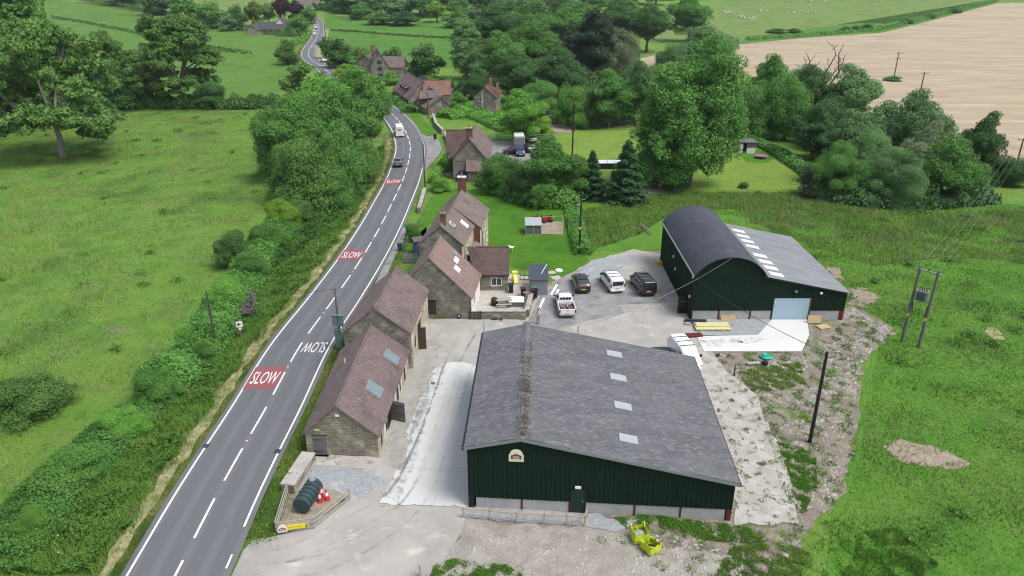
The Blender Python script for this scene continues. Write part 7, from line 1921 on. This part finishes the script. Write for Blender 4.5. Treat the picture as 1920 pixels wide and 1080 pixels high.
def coop():
    p = P(1000,441); T = thing('chicken_coop', 'small glazed hen house with a pale roof on the garden lawn', 'coop', (p.x,p.y,0))
    b = MB(); w_, d_ = 2.2, 2.2; b.add([(-w_/2,0,0),(w_/2,0,0),(w_/2,d_,0),(-w_/2,d_,0),(-w_/2,0,1.5),(w_/2,0,1.5),(w_/2,d_,1.9),(-w_/2,d_,1.9)], [[0,1,5,4],[1,2,6,5],[2,3,7,6],[3,0,4,7]]); b.build('mesh_wall', mat('wire_mesh', (.16,.17,.15), (.10,.11,.09), 9), T)
    b = MB(); b.hexa([(-w_/2-.1,-.15,1.47),(w_/2+.1,-.15,1.47),(w_/2+.1,d_+.1,1.9),(-w_/2-.1,d_+.1,1.9),(-w_/2-.1,-.15,1.54),(w_/2+.1,-.15,1.54),(w_/2+.1,d_+.1,1.97),(-w_/2-.1,d_+.1,1.97)]); b.build('roof', MT['grp'], T)
    b = MB()
    for x in (-w_/2,0,w_/2): b.box((x,-.03,.75), (.08,.06,1.5))
    b.box((0,-.03,.05), (w_,.07,.1)); b.build('frame', MT['rail'], T)
coop()
def mower(label, px, rz):
    p = P(*px); T = thing('ride_on_mower', label, 'mower', tuple(p), rz); m = plain('mower_red', (.33,.012,.012), .4)
    b = MB(); b.add([(-.35,.1,.4),(.35,.1,.4),(.3,.9,.4),(-.3,.9,.4),(-.32,.1,.95),(.32,.1,.95),(.24,.85,.75),(-.24,.85,.75)], [[3,2,1,0],[4,5,6,7],[0,1,5,4],[1,2,6,5],[2,3,7,6],[3,0,4,7]]); b.build('bonnet', m, T, bevel=.06)
    b = MB(); b.box((0,-.4,.5), (.8,.7,.3)); b.build('fender', m, T, bevel=.08); b = MB(); b.box((0,-.4,.75), (.45,.4,.1)); b.box((0,-.6,.95), (.45,.1,.4)); b.build('seat', MT['trim'], T, bevel=.04)
    b = MB(); b.tube([(0,.15,.9),(0,-.02,1.1)], .03, 6); b.lathe([(.18,0),(.2,.02),(.18,.04)], (0,-.04,1.1), 12); b.build('steering_wheel', MT['trim'], T)
    for x, y, r in ((-.42,-.45,.26),(.42,-.45,.26),(-.36,.65,.18),(.36,.65,.18)):
        b = MB(); bb = MB(); bb.lathe([(r*.6,-.09),(r,-.07),(r,.07),(r*.6,.09)], n=12); b.add([(x+v[2],y+v[0],r+v[1]) for v in bb.v], bb.f); b.build('wheel', MT['tyre'], T)
mower('red ride-on mower just behind the hen house', (1008,416), 1.2); mower('red ride-on mower to the right, by the bare run', (1026,417), 2.0)
def patio():
    p = P(944,572,.12); T = thing('picnic_table', 'grey picnic table on the patio', 'table', tuple(p), .1)
    b = MB()
    for k in range(5): b.box((0,-.36+k*.18,.74), (1.8,.16,.04))
    b.build('tabletop', MT['rail'], T)
    for y in (-.8,.8): b = MB(); b.box((0,y,.45), (1.8,.28,.04)); b.build('bench', MT['rail'], T)
    for x in (-.6,.6): b = MB(); b.bar((x,-.8,0),(x,-.15,.72),.05,.09); b.bar((x,.8,0),(x,.15,.72),.05,.09); b.bar((x,-.85,.40),(x,.85,.40),.05,.08); b.build('leg', MT['rail'], T)
    p = P(968,570,.12); b = MB(); b.box((p.x,p.y,.12+.3), (1.7,1.5,.6)); b2 = b
    T = thing('hot_tub', 'square tub under a flat white cover on the patio', 'tub', (p.x,p.y,.12)); b = MB(); b.box((0,0,.28), (1.65,1.6,.55)); b.build('tub', MT['wood_grey'], T); b = MB(); b.box((0,0,.6), (1.75,1.7,.09)); b.build('cover', plain('white_cover', (.72,.68,.62), .7), T, bevel=.02)
    p = P(927,572,.12); T = thing('covered_barbecue', 'black covered barbecue beside the picnic table', 'barbecue', tuple(p)); b = MB(); b.lathe([(.42,0),(.40,.5),(.34,.85),(.12,1.0),(.02,1.02)], n=14); b.build('cover', MT['trim'], T, smooth=True); b = MB(); b.box((.3,0,.15), (.3,.2,.1)); b.build('shelf', MT['trim'], T)
    p = P(965,527,.12); T = thing('plastic_slide', 'yellow plastic garden toy standing on the lawn edge by the shed', 'toy', tuple(p)); m = plain('toy_yellow', (.62,.66,.12), .4); b = MB(); b.box((0,.2,.6), (.7,.6,1.2)); b.build('tower', m, T, bevel=.06); b = MB(); b.bar((0,.1,1.0),(.2,-1.0,.1),.45,.08); b.build('slide', m, T, bevel=.02)
    rail_fence('short picket fence between the toy and the shed', ((975,527),(998,528)), .9, (.3,.8), 'wood_grey', .5, .05)
    for k, (a, c) in enumerate((((1012,577),(1020,559)),((1033,553),(1044,534)),((1039,558),(1047,543)))):
        b = MB(); b.bar(P(*a,.16), P(*c,.16), .25, .1); tag(b.build('plank', MT['signwhite']), ['white plank lying alone nearest the patio','longest white plank lying by the shed','white plank lying to the right of the longest one'][k], 'plank')
    for k, (x, y) in enumerate(((1033,512),(1042,521),(1050,526))):
        p = P(x,y); b = MB(); b.box((p.x,p.y,.06), (1.2,.9,.06), .3); o = b.build('stepping_stone', MT['paving']); tag(o, ['farthest stepping stone on the lawn behind the shed','middle stepping stone on the lawn behind the shed','nearest stepping stone on the lawn behind the shed'][k], 'paving slab')
    p = P(1048,508); b = MB(); b.lathe([(.5,0),(.45,.15),(.1,.22)], (p.x,p.y,.02), 10); tag(b.build('white_sack', MT['signwhite']), 'white sack lying on the lawn behind the shed', 'sack')
    p = P(960,464,2.0); 
    T = thing('parasol_table', 'small white table standing on the lawn behind the brown roof', 'table', tuple(P(957,472))); b = MB(); b.box((0,0,.72), (.9,.6,.05), -.5); b.build('tabletop', MT['signwhite'], T); b = MB()
    for x in (-.3,.3): b.box((x,0,.36), (.05,.05,.72))
    b.build('leg', MT['signwhite'], T)
    p = P(861,595,.1); T = thing('blue_barrel', 'small blue drum against the wall of the pink tiled house', 'drum', tuple(p)); b = MB(); b.lathe([(.22,0),(.25,.1),(.25,.4),(.2,.46)], n=14); b.build('drum', plain('drum_blue', (.02,.025,.22), .4), T); b = MB(); b.box((0,-.25,.26), (.16,.02,.14)); b.build('drum_label', MT['signwhite'], T)
    b = MB(); p = P(933,599,.1)
    b.box((p.x-.3,p.y,.2), (.7,.3,.12), .2); b.box((p.x+.35,p.y-.1,.18), (.3,.3,.2), .5); tag(b.build('scrap_timber', MT['wood_dk'], bevel=.03), 'dark scrap lying at the foot of the patio wall', 'debris')
    T = thing('garden_gate', 'rusty garden gate between the pink tiled house and the patio wall', 'gate', tuple(P(880,600))); b = MB()
    for k in range(7): b.tube([(.08+k*.17,0,.05),(.08+k*.17,0,1.0)], .02, 5)
    for z in (.1,.95): b.tube([(0,0,z),(1.2,0,z)], .025, 5)
    b.build('bars', MT['wood_dk'], T); b = MB(); b.box((0,0,.55), (.09,.09,1.1)); b.box((1.25,0,.55), (.09,.09,1.1)); b.build('gate_post', MT['wood_dk'], T)
    p = P(768,492,.1); T = thing('wooden_steps', 'weathered wooden steps behind the garden fence by the road', 'steps', (p.x,p.y,0)); b = MB()
    for k in range(5): b.box((0,k*.3,.15+k*.16), (1.8,.28,.05))
    b.build('tread', MT['wood_grey'], T); b = MB(); b.bar((-.9,0,.1),(-.9,1.3,.85),.05,.18); b.bar((.9,0,.1),(.9,1.3,.85),.05,.18); b.build('stringer', MT['wood_grey'], T)
    p = P(786,480,.1); T = thing('lean_to', 'purple blue walled lean-to behind the pink tiled house', 'outbuilding', (p.x+.4,p.y+.6,0)); b = MB(); b.box((0,.6,1.0), (2.4,1.6,2.0), .35); b.build('wall', plain('purple_blue_paint', (.10,.10,.24), .7), T); b = MB(); b.box((0,.6,2.1), (2.7,1.9,.12), .35); b.build('roof', MT['tile_grey'], T)
patio()
def cam_sign():
    p = G(454,640); T = thing('camera_sign', 'white speed camera sign with a round plate below it on the bank', 'sign', tuple(p), .35)
    b = MB(); b.tube([(0,.05,-.1),(0,.05,2.3)], .04, 8); b.build('sign_post', MT['steel'], T)
    b = MB(); b.box((0,0,1.95), (.62,.03,.62)); s = b.build('sign_plate', MT['signwhite'], T)
    b = MB(); b.box((-.08,-.02,1.98), (.22,.012,.2)); b.box((-.12,-.02,1.84), (.1,.012,.12)); b.lathe([(.02,-.008),(.09,-.008),(.09,.008)], (.12,-.02,1.98), 10); b.build('camera_symbol', MT['signblack'], s)
    b = MB(); b.lathe([(.02,0),(.2,0),(.2,.02)], (0,0,0), 16); q = b.v; b.v = [(v[0], -.02-v[2], 1.45+v[1]) for v in q]; rr = b.build('round_plate', MT['signwhite'], T)
    b = MB(); b.tube([(.17*math.cos(a),-.045,1.45+.17*math.sin(a)) for a in [i*math.pi/8 for i in range(17)]], .025, 5, cap=False); b.build('red_ring', MT['cone'], rr)
cam_sign()
def marquee():
    T = thing('white_canopy', 'white flat topped trailer half hidden by the twin conifers', 'trailer', tuple(P(1138,318)))
    b = MB(); b.box((1.2,1.5,1.15), (7.0,2.6,.10)); b.build('deck_cover', MT['grp_w'], T); b = MB(); b.box((1.2,1.5,.65), (6.8,2.4,.8)); b.build('bed', MT['trim'], T)
    b = MB()
    for x in (.0,1.3,2.6): b.box((x,.2,1.6), (.06,.06,.9))
    b.box((1.3,.2,2.05), (2.7,.06,.06)); b.build('side_rail', MT['lead'], T)
    for x in (-1.2,3.4): b = MB(); b.lathe([(.3,0),(.35,.05),(.35,.2),(.3,.25)], n=12); b.v = [(x+v[0],.2+v[2],.35+v[1]) for v in b.v]; b.build('wheel', MT['tyre'], T)
marquee()
def field_shed():
    p = P(1400,288); T = thing('field_shelter', 'small white and grey field shelter on the mown field', 'shed', tuple(p), -.1)
    b = MB(); w_, d_, h = 3.2, 3.4, 2.3
    b.box((w_/2-.1,1.7,h/2), (.12,d_,h)); b.box((-w_/2+.1,1.7,h/2), (.12,d_,h)); b.box((0,d_,h/2), (w_,.12,h)); b.box((.75,0,h/2), (1.8,.1,h)); b.build('wall', plain('shelter_grey', (.2,.18,.17), .8), T)
    b = MB(); b.box((.75,-.07,.6), (1.75,.03,1.2)); b.build('front_panel', MT['signwhite'], T); b = MB(); b.box((-1.2,-.05,1.05), (.7,.06,2.0), .3); b.build('door', MT['signwhite'], T)
    b = MB(); b.box((0,1.6,h+.08), (w_+.3,d_+.5,.1)); b.build('roof', MT['wood_grey'], T)
    p = P(1427,297); T = thing('trampoline', 'small pink edged trampoline beside the field shelter', 'trampoline', tuple(p)); b = MB(); b.lathe([(1.25,.55),(1.3,.62),(1.05,.64),(.05,.6)], n=20); b.build('bed', plain('trampoline_pink', (.35,.12,.22), .6), T)
    for a in (0,1.57,3.14,4.71): b = MB(); b.tube([(1.2*math.cos(a),1.2*math.sin(a),0),(1.2*math.cos(a),1.2*math.sin(a),.6)], .04, 6); b.build('leg', MT['steel'], T)
    p = P(1364,278); T = thing('slide', 'white garden slide at the edge of the mown field', 'toy', tuple(p)); b = MB(); b.bar((0,0,1.4),(.5,-1.6,.2),.5,.08); b.build('chute', MT['signwhite'], T); b = MB(); b.bar((0,.1,0),(0,0,1.4),.4,.06); b.build('ladder', MT['rail'], T)
    T = thing('garden_cabin', 'pale summer house behind the red roofed wing', 'cabin', tuple(P(845,184))); b = MB(); b.box((0,1,1.1), (2.4,2.2,2.2)); b.build('wall', plain('pale_grey_paint', (.55,.57,.58)), T); b = MB(); b.box((0,1,2.3), (2.8,2.6,.2)); b.build('roof', MT['signwhite'], T); b = MB(); b.box((.2,-.13,1.0), (.6,.05,1.6)); b.build('door', MT['glass'], T)
    T = thing('play_hut', 'dark hut on the bare soil plot', 'hut', tuple(P(1031,234))); b = MB(); b.box((0,.6,1.0), (1.5,1.2,2.0)); b.build('wall', MT['wood_dk'], T); b = MB(); b.box((0,.6,2.05), (1.8,1.5,.12)); b.build('roof', MT['wood_grey'], T)
    rail_fence('low dark pen on the bare soil plot', ((1042,240),(1058,245),(1072,247)), .9, (.4,.8), 'wood_dk', 1.5, .05)
field_shed()
# yellow item and sheets by the curved roof barn
T = thing('yellow_digger_bucket', 'small yellow machine part by the far corner of the curved roof barn', 'machine part', tuple(P(1236,497))); b = MB(); b.box((0,0,.25), (.8,.6,.45)); b.build('bucket', plain('machine_yellow', (.55,.36,.02), .5), T, bevel=.06); b = MB(); b.bar((-.5,0,.3),(.5,.4,.5),.12,.12); b.build('arm', plain('machine_yellow', (.55,.36,.02), .5), T)
# sheep on the far pasture
def sheep():
    r_ = np.random.default_rng(3); b = MB(); pr = None
    m = plain('fleece', (.70,.67,.58), .95); mk = plain('sheep_face', (.25,.22,.18), .8)
    spots = [(1357,24),(1362,26),(1366,25),(1372,27),(1387,33),(1391,33),(1395,35),(1405,37),(1412,36),(1424,22),(1437,23),(1475,25),(1488,26),(1505,24),(1518,12),(1528,24),(1548,5),(1478,11),(1520,3),(1640,11)]
    for i, s in enumerate(spots):
        p = G(*s); T = thing('sheep', 'pale sheep grazing on the far pasture beyond the crop field', 'sheep', tuple(p), r_.uniform(0,6.28), 'sheep grazing on the far pasture')
        if pr is None:
            me = bpy.data.meshes.new('body'); bm = bmesh.new(); lay = bm.verts.layers.skin.verify(); J = {'r':(0,-.45,.72),'m':(0,0,.72),'c':(0,.42,.74),'n':(0,.62,.62),'h':(0,.78,.42),'z':(0,.92,.28)}
            vs = {k: bm.verts.new(v) for k, v in J.items()}
            for a, c in (('m','r'),('m','c'),('c','n'),('n','h'),('h','z')): bm.edges.new((vs[a],vs[c]))
            for x, y in ((-.17,-.4),(.17,-.4),(-.16,.36),(.16,.36)):
                k = (x,y); u = bm.verts.new((x,y,.38)); l_ = bm.verts.new((x,y+.02,.0)); vs[('u',k)] = u; vs[('l',k)] = l_; bm.edges.new((vs['r' if y < 0 else 'c'],u)); bm.edges.new((u,l_))
            for k, v in vs.items():
                rd = {'r':.30,'m':.33,'c':.28,'n':.14,'h':.11,'z':.07}.get(k, .09 if isinstance(k,tuple) and k[0]=='u' else .04); v[lay].radius = (rd,rd); v[lay].use_root = (k=='m')
            bm.to_mesh(me); bm.free(); o = bpy.data.objects.new('tmp', me); C.objects.link(o); o.modifiers.new('s','SKIN'); q = o.modifiers.new('b','SUBSURF'); q.levels = 1
            pr = bpy.data.meshes.new_from_object(o.evaluated_get(bpy.context.evaluated_depsgraph_get())); bpy.data.objects.remove(o); pr.materials.append(m)
            for f in pr.polygons: f.use_smooth = True
        o = bpy.data.objects.new('body', pr); C.objects.link(o); o.parent = T
        T.scale = (1.5,1.5,1.5) if i % 3 else (1.7,1.7,1.7)
sheep()

# ================================================================== AIR
def haze():
    b = MB(); b.box((0,370,17.6), (1840,900,37.4)); me_o = b.build('haze', bpy.data.materials.new('haze_air')); me_o['kind'] = 'stuff'
    m = me_o.data.materials[0]; m.use_nodes = True; t = m.node_tree; t.nodes.remove(t.nodes['Principled BSDF'])
    v = t.nodes.new('ShaderNodeVolumePrincipled'); v.inputs['Color'].default_value = (.86,.92,1.0,1); v.inputs['Density'].default_value = .00008; v.inputs['Anisotropy'].default_value = .2
    t.links.new(v.outputs[0], t.nodes['Material Output'].inputs['Volume'])
haze()
